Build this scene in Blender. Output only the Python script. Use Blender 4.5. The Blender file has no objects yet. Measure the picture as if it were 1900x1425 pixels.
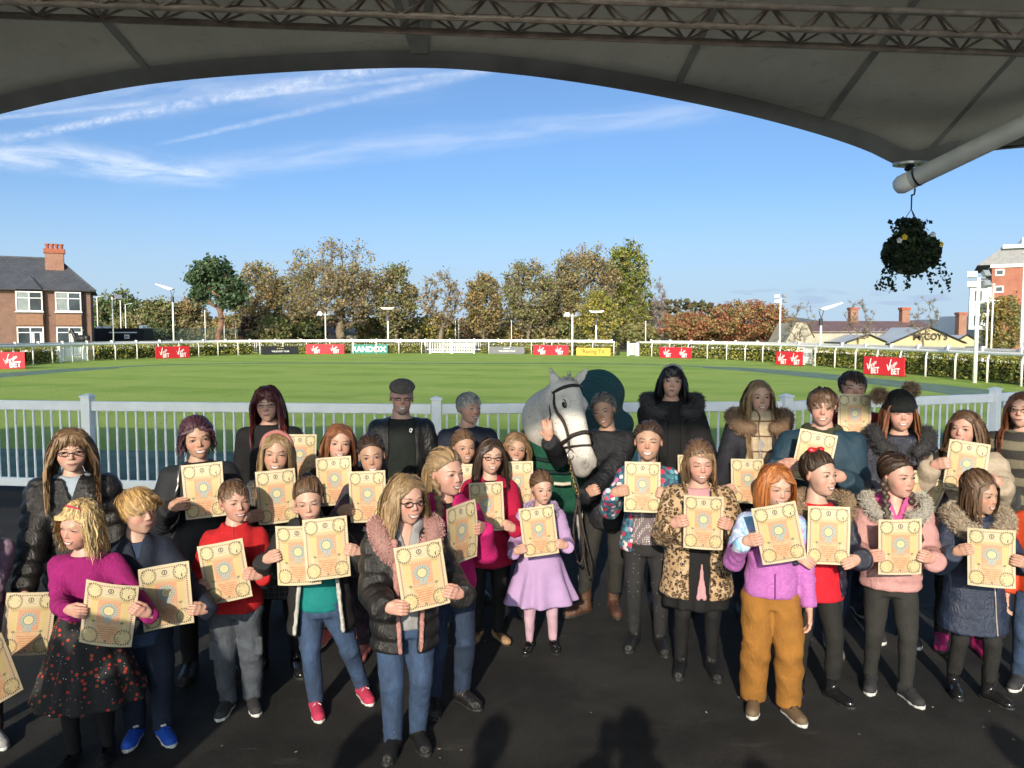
import bpy, math, random
import numpy as np
from mathutils import Vector, Matrix, Euler

# ------------------------------------------------------------------ camera, sky, sun, exposure
scene = bpy.context.scene
COL = scene.collection
R = math.radians
CAM_H, FOCAL, PITCH = 2.0, 1428.0, R(3.83)
cam_data = bpy.data.cameras.new('camera')
cam = bpy.data.objects.new('camera', cam_data); COL.objects.link(cam)
cam.location = (0, 0, CAM_H); cam.rotation_euler = (R(90) - PITCH, 0, 0)
cam_data.sensor_width = 36.0; cam_data.lens = FOCAL / 1900 * 36.0
cam_data.clip_start = 0.05; cam_data.clip_end = 120000
scene.camera = cam
SUN_EL, SUN_AZ = R(22.0), R(9.0)          # the sun stands behind the camera, a little to its left
to_sun = Vector((-math.sin(SUN_AZ) * math.cos(SUN_EL), -math.cos(SUN_AZ) * math.cos(SUN_EL), math.sin(SUN_EL)))
sun_data = bpy.data.lights.new('sun', 'SUN'); sun_data.energy = 3.2; sun_data.angle = R(0.6); sun_data.color = (1.0, 0.87, 0.69)
sun = bpy.data.objects.new('sun', sun_data); COL.objects.link(sun)
sun.rotation_euler = (-to_sun).to_track_quat('-Z', 'Y').to_euler()
vs = scene.view_settings
vs.view_transform = 'Standard'; vs.look = 'None'; vs.gamma = 1.0; vs.use_curve_mapping = False; vs.exposure = 0.88
scene.cycles.use_denoising = True
scene.cycles.max_bounces = 6; scene.cycles.transparent_max_bounces = 8

def at(px, py, y):
    """surveying helper: a sight line through a picture point, followed to the distance y"""
    u, v = (px - 950) / FOCAL, -(py - 712.5) / FOCAL
    dy = math.cos(PITCH) + v * math.sin(PITCH); dz = -math.sin(PITCH) + v * math.cos(PITCH)
    return Vector((u * y / dy, y, CAM_H + dz * y / dy))
def gnd(px, py):
    v = -(py - 712.5) / FOCAL
    dy = math.cos(PITCH) + v * math.sin(PITCH); dz = -math.sin(PITCH) + v * math.cos(PITCH)
    y = -CAM_H / dz * dy
    return at(px, py, y)

# ------------------------------------------------------------------ node helpers
class NT:
    def __init__(s, tree): s.t = tree; s.n = tree.nodes; s.l = tree.links
    def node(s, typ, **kw):
        n = s.n.new(typ)
        for k, v in kw.items(): setattr(n, k, v)
        return n
    def put(s, sock, v):
        if isinstance(v, bpy.types.NodeSocket): s.l.new(v, sock)
        elif v is not None: sock.default_value = v
    def m(s, op, a, b=0.0, c=None):
        n = s.node('ShaderNodeMath', operation=op); s.put(n.inputs[0], a); s.put(n.inputs[1], b)
        if c is not None: s.put(n.inputs[2], c)
        return n.outputs[0]
    def add(s, a, b): return s.m('ADD', a, b)
    def sub(s, a, b): return s.m('SUBTRACT', a, b)
    def mul(s, a, b): return s.m('MULTIPLY', a, b)
    def vm(s, op, a, b=None):
        n = s.node('ShaderNodeVectorMath', operation=op); s.put(n.inputs[0], a)
        if b is not None: s.put(n.inputs[1], b)
        return n.outputs['Value'] if op in ('DOT_PRODUCT', 'LENGTH', 'DISTANCE') else n.outputs[0]
    def noise(s, vec, scale=5, detail=3, rough=0.5, dist=0.0, dim='3D'):
        n = s.node('ShaderNodeTexNoise'); n.noise_dimensions = dim; s.put(n.inputs['Vector'], vec)
        n.inputs['Scale'].default_value = scale; n.inputs['Detail'].default_value = detail
        n.inputs['Roughness'].default_value = rough; n.inputs['Distortion'].default_value = dist
        return n.outputs['Fac'] if 'Fac' in n.outputs else n.outputs[0]
    def voro(s, vec, scale=5, feature='F1', out='Distance', rand=1.0):
        n = s.node('ShaderNodeTexVoronoi'); n.feature = feature; s.put(n.inputs['Vector'], vec)
        n.inputs['Scale'].default_value = scale; n.inputs['Randomness'].default_value = rand
        return n.outputs[out]
    def ss(s, x, lo, hi, a=0.0, b=1.0):
        n = s.node('ShaderNodeMapRange', interpolation_type='SMOOTHSTEP'); s.put(n.inputs[0], x)
        s.put(n.inputs[1], lo); s.put(n.inputs[2], hi); s.put(n.inputs[3], a); s.put(n.inputs[4], b)
        return n.outputs[0]
    def lin(s, x, lo, hi, a=0.0, b=1.0):
        n = s.node('ShaderNodeMapRange'); s.put(n.inputs[0], x)
        s.put(n.inputs[1], lo); s.put(n.inputs[2], hi); s.put(n.inputs[3], a); s.put(n.inputs[4], b)
        return n.outputs[0]
    def mix(s, f, a, b, blend='MIX'):
        n = s.node('ShaderNodeMix', data_type='RGBA', blend_type=blend); s.put(n.inputs[0], f)
        for i, v in ((6, a), (7, b)):
            if isinstance(v, (tuple, list)): v = (*v[:3], 1.0)
            s.put(n.inputs[i], v)
        return n.outputs[2]
    def xyz(s, vec):
        n = s.node('ShaderNodeSeparateXYZ'); s.put(n.inputs[0], vec); return n.outputs[0], n.outputs[1], n.outputs[2]
    def vec(s, x, y, z):
        n = s.node('ShaderNodeCombineXYZ'); s.put(n.inputs[0], x); s.put(n.inputs[1], y); s.put(n.inputs[2], z); return n.outputs[0]
    def coord(s, out='Object'): return s.node('ShaderNodeTexCoord').outputs[out]
    def scale(s, v, k):
        n = s.node('ShaderNodeVectorMath', operation='MULTIPLY'); s.put(n.inputs[0], v); n.inputs[1].default_value = k if isinstance(k, tuple) else (k, k, k); return n.outputs[0]
    def attr(s, name): return s.node('ShaderNodeAttribute', attribute_name=name)
    def bump(s, h, strength=0.3, dist=0.01):
        n = s.node('ShaderNodeBump'); s.put(n.inputs['Height'], h); n.inputs['Strength'].default_value = strength; n.inputs['Distance'].default_value = dist
        return n.outputs[0]

MATS = {}
def new_mat(name):
    mt = bpy.data.materials.new(name); mt.use_nodes = True
    t = NT(mt.node_tree); bs = mt.node_tree.nodes['Principled BSDF']
    return mt, t, bs
def setp(t, bs, color=None, rough=None, metal=None, normal=None, **kw):
    if color is not None: t.put(bs.inputs['Base Color'], (*color[:3], 1.0) if isinstance(color, (tuple, list)) else color)
    if rough is not None: t.put(bs.inputs['Roughness'], rough)
    if metal is not None: t.put(bs.inputs['Metallic'], metal)
    if normal is not None: t.put(bs.inputs['Normal'], normal)
    for k, v in kw.items(): t.put(bs.inputs[k], v)
def plain(name, c, rough=0.6, var=0.15, scale=6.0, bump=0.15, bscale=60.0, bdist=0.004, metal=0.0, **kw):
    """a base colour that varies a little, with fine relief"""
    if name in MATS: return MATS[name]
    mt, t, bs = new_mat(name); o = t.coord()
    n = t.noise(o, scale, 4, 0.6)
    c0 = tuple(max(0, x * (1 - var)) for x in c); c1 = tuple(min(1, x * (1 + var)) for x in c)
    col = t.mix(t.ss(n, 0.3, 0.7), c0, c1)
    setp(t, bs, col, rough, metal, t.bump(t.noise(o, bscale, 3, 0.6), bump, bdist) if bump else None, **kw)
    MATS[name] = mt; return mt

# ------------------------------------------------------------------ sky
world = bpy.data.worlds.new('World'); scene.world = world; world.use_nodes = True
wt = NT(world.node_tree); bg = world.node_tree.nodes['Background']
sky = wt.node('ShaderNodeTexSky', sky_type='NISHITA'); sky.sun_disc = False
sky.sun_elevation = SUN_EL; sky.sun_rotation = math.pi + SUN_AZ
sky.air_density = 0.6; sky.dust_density = 3.0; sky.ozone_density = 2.5; sky.altitude = 0
dirv = wt.coord('Generated')
def sky_dir(px, py): return (at(px, py, 1.0) - Vector((0, 0, CAM_H))).normalized()
dx, dy_, dz_ = wt.xyz(dirv)
low = wt.noise(wt.vec(wt.mul(dx, 9.0), wt.mul(dy_, 9.0), wt.mul(dz_, 46.0)), 1.6, 3, 0.55)
lowm = wt.mul(wt.ss(low, 0.55, 0.68), wt.mul(wt.ss(dz_, 0.012, 0.03), wt.ss(dz_, 0.062, 0.045)))
haze_h = wt.mul(wt.ss(dz_, 0.20, 0.0), 0.85)
skyc = wt.mix(1.0, sky.outputs[0], (0.82, 0.98, 1.03), 'MULTIPLY')
skyc = wt.mix(haze_h, skyc, (2.8, 3.7, 4.6), 'LIGHTEN')
skyc = wt.mix(wt.mul(lowm, 0.55), skyc, (2.0, 2.55, 3.6))
wt.l.new(skyc, bg.inputs[0]); bg.inputs[1].default_value = 0.115

# ------------------------------------------------------------------ mesh helpers
def tag(o, label=None, cat=None, group=None, kind=None):
    if label: o['label'] = label
    if cat: o['category'] = cat
    if group: o['group'] = group
    if kind: o['kind'] = kind
    return o
def empty(name, loc=(0, 0, 0), rz=0.0, label=None, cat=None, group=None):
    o = bpy.data.objects.new(name, None); COL.objects.link(o); o.location = loc; o.rotation_euler = (0, 0, rz)
    o.empty_display_size = 0.1
    return tag(o, label, cat, group)
def link_mesh(name, me, parent=None, mats=None, smooth=False, loc=None, rot=None):
    if mats:
        for m_ in (mats if isinstance(mats, (list, tuple)) else [mats]): me.materials.append(m_)
    if smooth and len(me.polygons): me.polygons.foreach_set('use_smooth', np.ones(len(me.polygons), dtype=bool))
    o = bpy.data.objects.new(name, me); COL.objects.link(o)
    if parent is not None: o.parent = parent
    if loc is not None: o.location = loc
    if rot is not None: o.rotation_euler = rot
    return o
def again(o, parent=None, loc=None, rot=None, scale=None):
    c = o.copy(); COL.objects.link(c); c.parent = parent
    if loc is not None: c.location = loc
    if rot is not None: c.rotation_euler = rot
    if scale is not None: c.scale = scale
    return c
def fast_mesh(name, V, F):
    """V (n,3), F (m,k) with one face size"""
    V = np.asarray(V, np.float32); F = np.asarray(F, np.int32)
    me = bpy.data.meshes.new(name); k = F.shape[1]; m_ = len(F)
    me.vertices.add(len(V)); me.vertices.foreach_set('co', V.ravel())
    me.loops.add(m_ * k); me.loops.foreach_set('vertex_index', F.ravel())
    me.polygons.add(m_); me.polygons.foreach_set('loop_start', np.arange(0, m_ * k, k, dtype=np.int32)); me.polygons.foreach_set('loop_total', np.full(m_, k, np.int32))
    me.update(calc_edges=True); return me
class MB:
    """collects boxes, tubes and patches into one mesh"""
    def __init__(s): s.v = []; s.f = []; s.mi = []; s.cur = 0
    def raw(s, V, F):
        b = len(s.v); s.v += [tuple(p) for p in V]; s.f += [tuple(b + i for i in f) for f in F]; s.mi += [s.cur] * len(F); return s
    def box(s, c, d, rz=0.0, M=None):
        x, y, z = d[0] / 2, d[1] / 2, d[2] / 2
        P = [Vector((sx * x, sy * y, sz * z)) for sz in (-1, 1) for sx, sy in ((-1, -1), (1, -1), (1, 1), (-1, 1))]
        rot = M if M is not None else Matrix.Rotation(rz, 3, 'Z')
        P = [rot @ p + Vector(c) for p in P]
        return s.raw(P, [(3, 2, 1, 0), (4, 5, 6, 7), (0, 1, 5, 4), (1, 2, 6, 5), (2, 3, 7, 6), (3, 0, 4, 7)])
    def tube(s, pts, r, n=8, caps=True, flat=None):
        pts = [Vector(p) for p in pts]; rs = r if isinstance(r, (list, tuple)) else [r] * len(pts)
        V = []; up = None
        for i, p in enumerate(pts):
            d = (pts[min(i + 1, len(pts) - 1)] - pts[max(i - 1, 0)]).normalized()
            if up is None: up = Vector((0, 0, 1)) if abs(d.z) < 0.9 else Vector((1, 0, 0))
            a = d.cross(up).normalized(); b = a.cross(d).normalized(); up = b
            for k in range(n):
                t = 2 * math.pi * (k + 0.5) / n
                V.append(p + (a * math.cos(t) + b * math.sin(t) * (flat or 1.0)) * rs[i])
        F = [(i * n + k, i * n + (k + 1) % n, (i + 1) * n + (k + 1) % n, (i + 1) * n + k) for i in range(len(pts) - 1) for k in range(n)]
        if caps: F += [tuple(range(n))[::-1], tuple((len(pts) - 1) * n + k for k in range(n))]
        return s.raw(V, F)
    def lathe(s, prof, c=(0, 0, 0), n=16):
        V = []; 
        for r, z in prof:
            for k in range(n): t = 2 * math.pi * k / n; V.append((c[0] + r * math.cos(t), c[1] + r * math.sin(t), c[2] + z))
        F = [(i * n + k, i * n + (k + 1) % n, (i + 1) * n + (k + 1) % n, (i + 1) * n + k) for i in range(len(prof) - 1) for k in range(n)]
        return s.raw(V, F)
    def prism(s, poly, y0, y1):
        """poly of (x,z) extruded along y"""
        n = len(poly); V = [(x, y0, z) for x, z in poly] + [(x, y1, z) for x, z in poly]
        F = [tuple(range(n)), tuple(range(n, 2 * n))[::-1]] + [(i, n + i, n + (i + 1) % n, (i + 1) % n) for i in range(n)]
        return s.raw(V, F)
    def build(s, name, mats, parent=None, smooth=False, loc=None, rot=None, bevel=0.0):
        me = bpy.data.meshes.new(name); me.from_pydata([tuple(p) for p in s.v], [], s.f); me.update()
        if any(s.mi): me.polygons.foreach_set('material_index', s.mi)
        o = link_mesh(name, me, parent, mats, smooth, loc, rot)
        if bevel:
            b = o.modifiers.new('bevel', 'BEVEL'); b.width = bevel; b.segments = 2; b.limit_method = 'ANGLE'
        return o
def add_color(me, arr, name='tint'):
    """per-vertex colour attribute, arr (n,3)"""
    a = me.attributes.new(name, 'FLOAT_COLOR', 'POINT'); b = np.ones((len(arr), 4), np.float32); b[:, :3] = arr; a.data.foreach_set('color', b.ravel())
GLYPHS = {}
def glyphs(text, shear=0.0, bold=0.0):
    """letter outlines as a flat mesh, filling the unit square around the origin in x and y"""
    k = (text, shear, bold)
    if k not in GLYPHS:
        cu = bpy.data.curves.new('lettering', 'FONT'); cu.body = text; cu.size = 1.0; cu.shear = shear; cu.offset = bold; cu.resolution_u = 4; cu.extrude = 0.01
        o = bpy.data.objects.new('lettering', cu); COL.objects.link(o); dg = bpy.context.evaluated_depsgraph_get(); dg.update()
        me = bpy.data.meshes.new_from_object(o.evaluated_get(dg)); COL.objects.unlink(o); bpy.data.objects.remove(o)
        V = np.zeros(len(me.vertices) * 3, np.float32); me.vertices.foreach_get('co', V); V = V.reshape(-1, 3); lo, hi = V.min(0), V.max(0)
        V = (V - (lo + hi) / 2) / np.where(hi - lo > 1e-6, hi - lo, 1); GLYPHS[k] = (V, [tuple(p.vertices) for p in me.polygons])
    return GLYPHS[k]
for _t in (('Virgin', 0.3, 0.02), ('BET', 0.0, 0.03), ('THE JOCKEY CLUB', 0.0, 0.01), ('RAND', 0.0, 0.03), ('X', 0.0, 0.03), ('Racing TV', 0.0, 0.0), ('M', 0, 0.02), ('C', 0, 0.02), ("COY'S", 0, 0.02), ('BOX', 0.0, 0.02), ('SPR', 0.0, 0.03), ('CP', 0.0, 0.03)): glyphs(*_t)
def lettering(text, w, h, loc, tilt, mat, parent, shear=0.0, bold=0.0, thick=0.004, rz=0.0, name='lettering'):
    """upright lettering in the xz plane, w by h, tilted in its plane"""
    V, F = glyphs(text, shear, bold); c, s = math.cos(tilt), math.sin(tilt)
    P = [(x * w * c - y * h * s, -z * thick, x * w * s + y * h * c) for x, y, z in V]
    me = bpy.data.meshes.new(name); me.from_pydata(P, [], F); me.update()
    return link_mesh(name, me, parent, mat, loc=loc, rot=(0, 0, rz))
def spline(pts, step):
    """Catmull-Rom through pts, resampled at about even spacing"""
    P = [Vector(p) for p in pts]; P = [P[0] * 2 - P[1]] + P + [P[-1] * 2 - P[-2]]; out = []
    for i in range(1, len(P) - 2):
        for k in range(24):
            t = k / 24; a, b, c, d = P[i - 1], P[i], P[i + 1], P[i + 2]
            out.append(0.5 * ((2 * b) + (c - a) * t + (2 * a - 5 * b + 4 * c - d) * t * t + (3 * b - a - 3 * c + d) * t ** 3))
    out.append(P[-2])
    A = np.array([tuple(p) for p in out]); L = np.r_[0, np.cumsum(np.linalg.norm(np.diff(A, axis=0), axis=1))]
    n = max(2, int(round(L[-1] / step)) + 1); s = np.linspace(0, L[-1], n)
    return np.stack([np.interp(s, L, A[:, k]) for k in range(A.shape[1])], 1)
# ------------------------------------------------------------------ ground, lawn, paths
def sheet(name, pts, z, mat, parent=None):
    me = bpy.data.meshes.new(name); me.from_pydata([(p[0], p[1], z) for p in pts], [], [tuple(range(len(pts)))]); me.update()
    o = link_mesh(name, me, parent, mat); tag(o, kind='structure'); return o
def grass_mat():
    mt, t, bs = new_mat('mown_grass'); o = t.coord(); x, y, z = t.xyz(o)
    st = t.m('SINE', t.mul(t.add(t.mul(x, 0.35), t.mul(y, 1.0)), 1.05))
    stripe = t.ss(st, -0.5, 0.5)
    big = t.noise(o, 0.35, 4, 0.6); fine = t.noise(t.scale(o, (9.0, 2.2, 1.0)), 3.0, 5, 0.75)
    c = t.mix(stripe, (0.235, 0.365, 0.048), (0.33, 0.455, 0.082))
    c = t.mix(t.ss(big, 0.35, 0.7), c, (0.37, 0.475, 0.105))
    c = t.mix(t.ss(fine, 0.40, 0.72), c, (0.165, 0.275, 0.036))
    c = t.mix(t.mul(t.ss(t.noise(o, 1.7, 5, 0.75), 0.5, 0.72), 0.45), c, (0.19, 0.30, 0.05)); c = t.mix(t.mul(t.ss(t.noise(o, 55, 3, 0.7), 0.55, 0.75), 0.6), c, (0.30, 0.42, 0.07))
    speck = t.ss(t.voro(o, 2.2), 0.035, 0.02); sp2 = t.ss(t.noise(o, 3.1, 1), 0.62, 0.66)
    c = t.mix(t.mul(speck, sp2), c, (0.62, 0.55, 0.25))
    h = t.add(t.noise(t.scale(o, (1.0, 0.4, 1.0)), 60, 3, 0.8), t.mul(t.noise(o, 6, 3, 0.6), 0.8))
    setp(t, bs, c, 0.75, 0, t.bump(h, 0.9, 0.05)); bs.inputs['Specular IOR Level'].default_value = 0.25
    return mt
M_GRASS = grass_mat()
def rubber_mat(name, c0, c1, sp=0.12):
    mt, t, bs = new_mat(name); o = t.coord()
    n = t.noise(o, 1.3, 5, 0.65); g = t.noise(o, 240, 2, 0.7)
    c = t.mix(t.ss(n, 0.35, 0.65), tuple(v * 0.8 for v in c0), c1)
    c = t.mix(t.mul(t.ss(g, 0.55, 0.8), 0.45), c, tuple(min(1, v * 2.6 + 0.01) for v in c1))
    c = t.mix(t.mul(t.ss(t.noise(t.scale(o, (1.0, 4.0, 1.0)), 2.2, 6, 0.7), 0.58, 0.75), 0.35), c, tuple(v * 2.2 + 0.012 for v in c1))
    setp(t, bs, c, t.lin(n, 0.3, 0.7, 0.72, 0.9), 0, t.bump(t.add(g, t.mul(t.noise(o, 60, 3, 0.6), 0.7)), 0.55, 0.006)); bs.inputs['Specular IOR Level'].default_value = sp
    return mt
M_RUBBER = rubber_mat('black_rubber_crumb', (0.024, 0.025, 0.025), (0.036, 0.036, 0.035))
M_TEAL = rubber_mat('green_rubber_crumb', (0.115, 0.185, 0.145), (0.15, 0.225, 0.175), 0.05)
M_SOIL = plain('rough_grass', (0.075, 0.085, 0.03), 0.9, 0.4, 0.4, 0.5, 8, 0.05)
sheet('ground', [(-4000, -400), (4000, -400), (4000, 9000), (-4000, 9000)], -0.03, M_SOIL)
sheet('lawn', [(-75, 8.0), (75, 8.0), (75, 79), (-75, 79)], 0.0, M_GRASS)
lg = np.random.default_rng(12); nl = 70; lc = np.c_[lg.uniform(-2.6, 2.8, nl), lg.uniform(3.3, 6.5, nl), np.full(nl, 0.010)]; la = lg.uniform(0, 6.28, nl); ls = lg.uniform(0.003, 0.012, nl)
lv = np.concatenate([np.c_[lc[:, 0] + ls * np.cos(la + k * 1.57) * (1 if k % 2 else 0.6), lc[:, 1] + ls * np.sin(la + k * 1.57) * (1 if k % 2 else 0.6), lc[:, 2] + 0.002 * (k == 1)] for k in range(4)])
lme = fast_mesh('litter', lv, np.stack([np.arange(nl) + k * nl for k in range(4)], 1))
tag(link_mesh('litter', lme, None, plain('dry_scraps', (0.30, 0.26, 0.19), 0.8, 0.5, 3.0)), 'pale crumbs and dry leaf scraps scattered on the black ground', 'litter', kind='stuff')
FENCE = [(-14.0, 11.6), (-9.62, 10.15), (-5.26, 9.5), (-0.9, 9.12), (3.4, 9.5), (6.74, 10.7), (9.9, 12.6), (13.0, 15.2)]
fc = [(-60, -40), (60, -40), (60, 15)] + [(x + 0.02, y + 0.28) for x, y in reversed(FENCE)] + [(-60, 12)]
sheet('forecourt', fc, 0.006, M_RUBBER)
def strip(name, pts, w, z, mat):
    P = np.asarray(pts)[:, :2]; d = np.gradient(P, axis=0); d /= np.linalg.norm(d, axis=1)[:, None]; nrm = np.stack([-d[:, 1], d[:, 0]], 1)
    ww = np.asarray(w if hasattr(w, '__len__') else [w] * len(P))[:, None] / 2
    V = np.concatenate([np.c_[P + nrm * ww, np.full(len(P), z)], np.c_[P - nrm * ww, np.full(len(P), z)]]); n = len(P)
    F = [(i, n + i, n + i + 1, i + 1) for i in range(n - 1)]
    o = link_mesh(name, fast_mesh(name, V, F), None, mat); tag(o, kind='structure'); return o
ring = [(-4.0, 11.15), (4.0, 11.45), (9.5, 14.0), (13.6, 18.6), (15.4, 25), (14.8, 32), (13.2, 40.5), (10.0, 46.5), (5, 49.0), (-9, 50.3), (-18, 49.6), (-22.2, 46), (-23.9, 38), (-23.0, 26), (-18.5, 16.5), (-12, 12.3), (-4.0, 11.15)]
rp = spline([(x, y, 0) for x, y in ring], 0.8)
strip('ring_path', rp, [3.1 if y < 15 else (2.5 if y < 44 else 1.1) for _, y, _ in rp], 0.004, M_TEAL)

# ------------------------------------------------------------------ white fences
M_WHITE = plain('white_painted_rail', (0.90, 0.885, 0.85), 0.42, 0.05, 3.0, 0.06, 40, 0.003)
M_WHITE2 = plain('white_plastic_rail', (0.80, 0.79, 0.75), 0.45, 0.08, 1.0, 0.05, 20, 0.003)
near = empty('picket_railing', (0, 9.1, 0), 0, 'white railing of thin uprights behind the crowd, beside the forecourt', 'railing')
def pbox(name, size, mat, parent, loc, rz=0.0, bevel=0.0):
    return MB().box((0, 0, 0), size).build(name, mat, parent, loc=loc, rot=(0, 0, rz), bevel=bevel)
bal0 = post0 = None
for i in range(len(FENCE)):
    x, y = FENCE[i]
    if post0 is None:
        post0 = MB().box((0, 0, 0.6), (0.115, 0.115, 1.2)).raw([(-.07, -.07, 1.2), (.07, -.07, 1.2), (.07, .07, 1.2), (-.07, .07, 1.2), (-.07, -.07, 1.222), (.07, -.07, 1.222), (.07, .07, 1.222), (-.07, .07, 1.222), (0, 0, 1.25)],
            [(3, 2, 1, 0), (0, 1, 5, 4), (1, 2, 6, 5), (2, 3, 7, 6), (3, 0, 4, 7), (4, 5, 8), (5, 6, 8), (6, 7, 8), (7, 4, 8)]).build('post', M_WHITE, near, loc=(x, y - 9.1, 0), bevel=0.006)
        p = post0
    else: p = again(post0, near, (x, y - 9.1, 0))
    if i == len(FENCE) - 1: break
    x2, y2 = FENCE[i + 1]; a = math.atan2(y2 - y, x2 - x); L = math.hypot(x2 - x, y2 - y); cx, cy = (x + x2) / 2, (y + y2) / 2 - 9.1
    p.rotation_euler = (0, 0, a)
    pbox('top_rail', (L - 0.125, 0.06, 0.12), M_WHITE, near, (cx, cy, 1.09), a, 0.012)
    pbox('bottom_rail', (L - 0.125, 0.06, 0.11), M_WHITE, near, (cx, cy, 0.115), a, 0.012)
    n = int(L / 0.123)
    for k in range(1, n):
        f = k / n; bx, by = x + (x2 - x) * f, y + (y2 - y) * f - 9.1
        if bal0 is None:
            bal0 = MB().tube([(0, 0, 0.165), (0, 0, 1.035)], 0.0150, 8, False).build('baluster', M_WHITE, near, True, loc=(bx, by, 0)); 
        else: again(bal0, near, (bx, by, 0))
# far running rail round the parade ring
RAIL_L = [(-26.5, 33.0), (-28.3, 38.5), (-29.6, 46), (-29.6, 53.0), (-27.6, 60.5), (-23.5, 69.0), (-15.8, 72.8), (-2.6, 73.2), (3.5, 70.8), (8.9, 66.9)]
RAIL_R = [(10.6, 65.6), (16.2, 54.9), (18.3, 43.9), (18.9, 34.4), (19.0, 29.4), (18.6, 22.0)]
def ring_rail(pts, label, post_list):
    g = empty('running_rail', (pts[0][0], pts[0][1], 0), 0, label, 'rail', 'running rails round the far lawn'); o0 = Vector((pts[0][0], pts[0][1], 0))
    P = spline([(x, y, 0) for x, y in pts], 0.6)
    MB().tube([Vector(p) + Vector((0, 0, 1.17)) - o0 for p in P], 0.07, 10, True, 1.15).build('rail', M_WHITE2, g, True)
    Q = spline([(x, y, 0) for x, y in pts], 2.15); first = None
    for i, q in enumerate(Q):
        d = Q[min(i + 1, len(Q) - 1)] - Q[max(i - 1, 0)]; a = math.atan2(d[1], d[0])
        if first is None:
            first = MB().tube([(0, 0.10, 0), (0, 0.10, 0.80), (0, 0.085, 0.98), (0, 0.04, 1.10), (0, 0, 1.16)], [0.045, 0.042, 0.04, 0.038, 0.036], 8).build('post', M_WHITE2, g, True, loc=Vector(q) - o0, rot=(0, 0, a + math.pi))
        else: again(first, g, Vector(q) - o0, (0, 0, a + math.pi))
    return P
PL = ring_rail(RAIL_L, 'white running rail curving along the hedge from the brick house to the small gate', None)
PR = ring_rail(RAIL_R, 'white running rail curving along the hedge on the cafe side of the small gate', None)
def offset(P, d):
    P = np.asarray(P); g = np.gradient(P[:, :2], axis=0); g /= np.linalg.norm(g, axis=1)[:, None]
    out = P.copy(); out[:, 0] -= g[:, 1] * d; out[:, 1] += g[:, 0] * d; return out
def picket_fence(P, label):
    o0 = Vector((P[0][0], P[0][1], 0)); g = empty('picket_fence', o0, 0, label, 'fence', 'picket fences behind the hedge')
    Q = [Vector(p) - o0 for p in spline(P[::4], 0.9)]
    for nm_, zc, hh in (('top_rail', 1.27, 0.11), ('bottom_rail', 0.35, 0.07)):
        rm = MB()
        for a, b in zip(Q[:-1], Q[1:]):
            d = b - a; rm.box((a + b) / 2 + Vector((0, 0, zc)), (d.length, 0.07, hh), math.atan2(d.y, d.x))
        rm.build(nm_, M_WHITE2, g)
    pk = MB()
    for p in spline(P[::4], 0.16): pk.box(Vector(p) - o0 + Vector((0, 0, 0.78)), (0.045, 0.03, 0.90))
    o = pk.build('pickets', M_WHITE2, g); o['kind'] = 'stuff'
    f = None
    for p in spline(P[::4], 2.4):
        l = Vector(p) - o0 + Vector((0, -0.02, 0.70))
        if f is None: f = MB().box((0, 0, 0), (0.16, 0.14, 1.4)).build('post', M_WHITE2, g, loc=l)
        else: again(f, g, l)
picket_fence(offset(PL, 1.55), 'white picket fence behind the hedge below the autumn trees')
picket_fence(offset(PR, 1.55), 'white picket fence behind the hedge in front of the cafe')
rng = np.random.default_rng(5)
# ------------------------------------------------------------------ leaf helpers
def leaf_mat(name, cols, rough=0.55, trans=0.35):
    mt, t, bs = new_mat(name); a = t.attr('tint').outputs['Color']
    setp(t, bs, a, rough); bs.inputs['Specular IOR Level'].default_value = 0.3
    if trans:
        tr = t.node('ShaderNodeBsdfTranslucent'); t.l.new(a, tr.inputs[0]); mx = t.node('ShaderNodeMixShader'); mx.inputs[0].default_value = trans
        out = [n for n in t.n if n.type == 'OUTPUT_MATERIAL'][0]
        t.l.new(bs.outputs[0], mx.inputs[1]); t.l.new(tr.outputs[0], mx.inputs[2]); t.l.new(mx.outputs[0], out.inputs[0])
    return mt
M_LEAF = leaf_mat('leaves', None)
def leaf_quads(C, size, rg, cols, w, name, flat=0.0, aspect=0.7, clump=None, gain=1.0):
    """one bent leaf quad at each centre C"""
    n = len(C); d = rg.normal(size=(n, 3)); d[:, 2] *= (1 - flat); d /= np.linalg.norm(d, axis=1)[:, None]
    e = rg.normal(size=(n, 3)); e -= d * (e * d).sum(1)[:, None]; e /= np.linalg.norm(e, axis=1)[:, None]
    s = size * rg.uniform(0.6, 1.35, n)[:, None]
    V = np.stack([C - d * s, C + e * s * aspect, C + d * s, C - e * s * aspect], 1).reshape(-1, 3)
    F = np.arange(4 * n).reshape(n, 4); me = fast_mesh(name, V, F)
    cols = np.asarray(cols, float); p = np.asarray(w, float); p = p / p.sum()
    if clump is not None: ci = clump
    else: ci = rg.choice(len(cols), n, p=p)
    cc = np.minimum(cols[ci] * gain * rg.uniform(0.7, 1.3, n)[:, None], 0.8)
    add_color(me, np.repeat(cc, 4, axis=0)); return me
M_BARK = plain('bark', (0.16, 0.125, 0.085), 0.9, 0.4, 3.0, 0.7, 25, 0.02)
M_BARKP = plain('pine_bark', (0.17, 0.095, 0.06), 0.9, 0.4, 2.0, 0.7, 18, 0.02)
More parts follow.
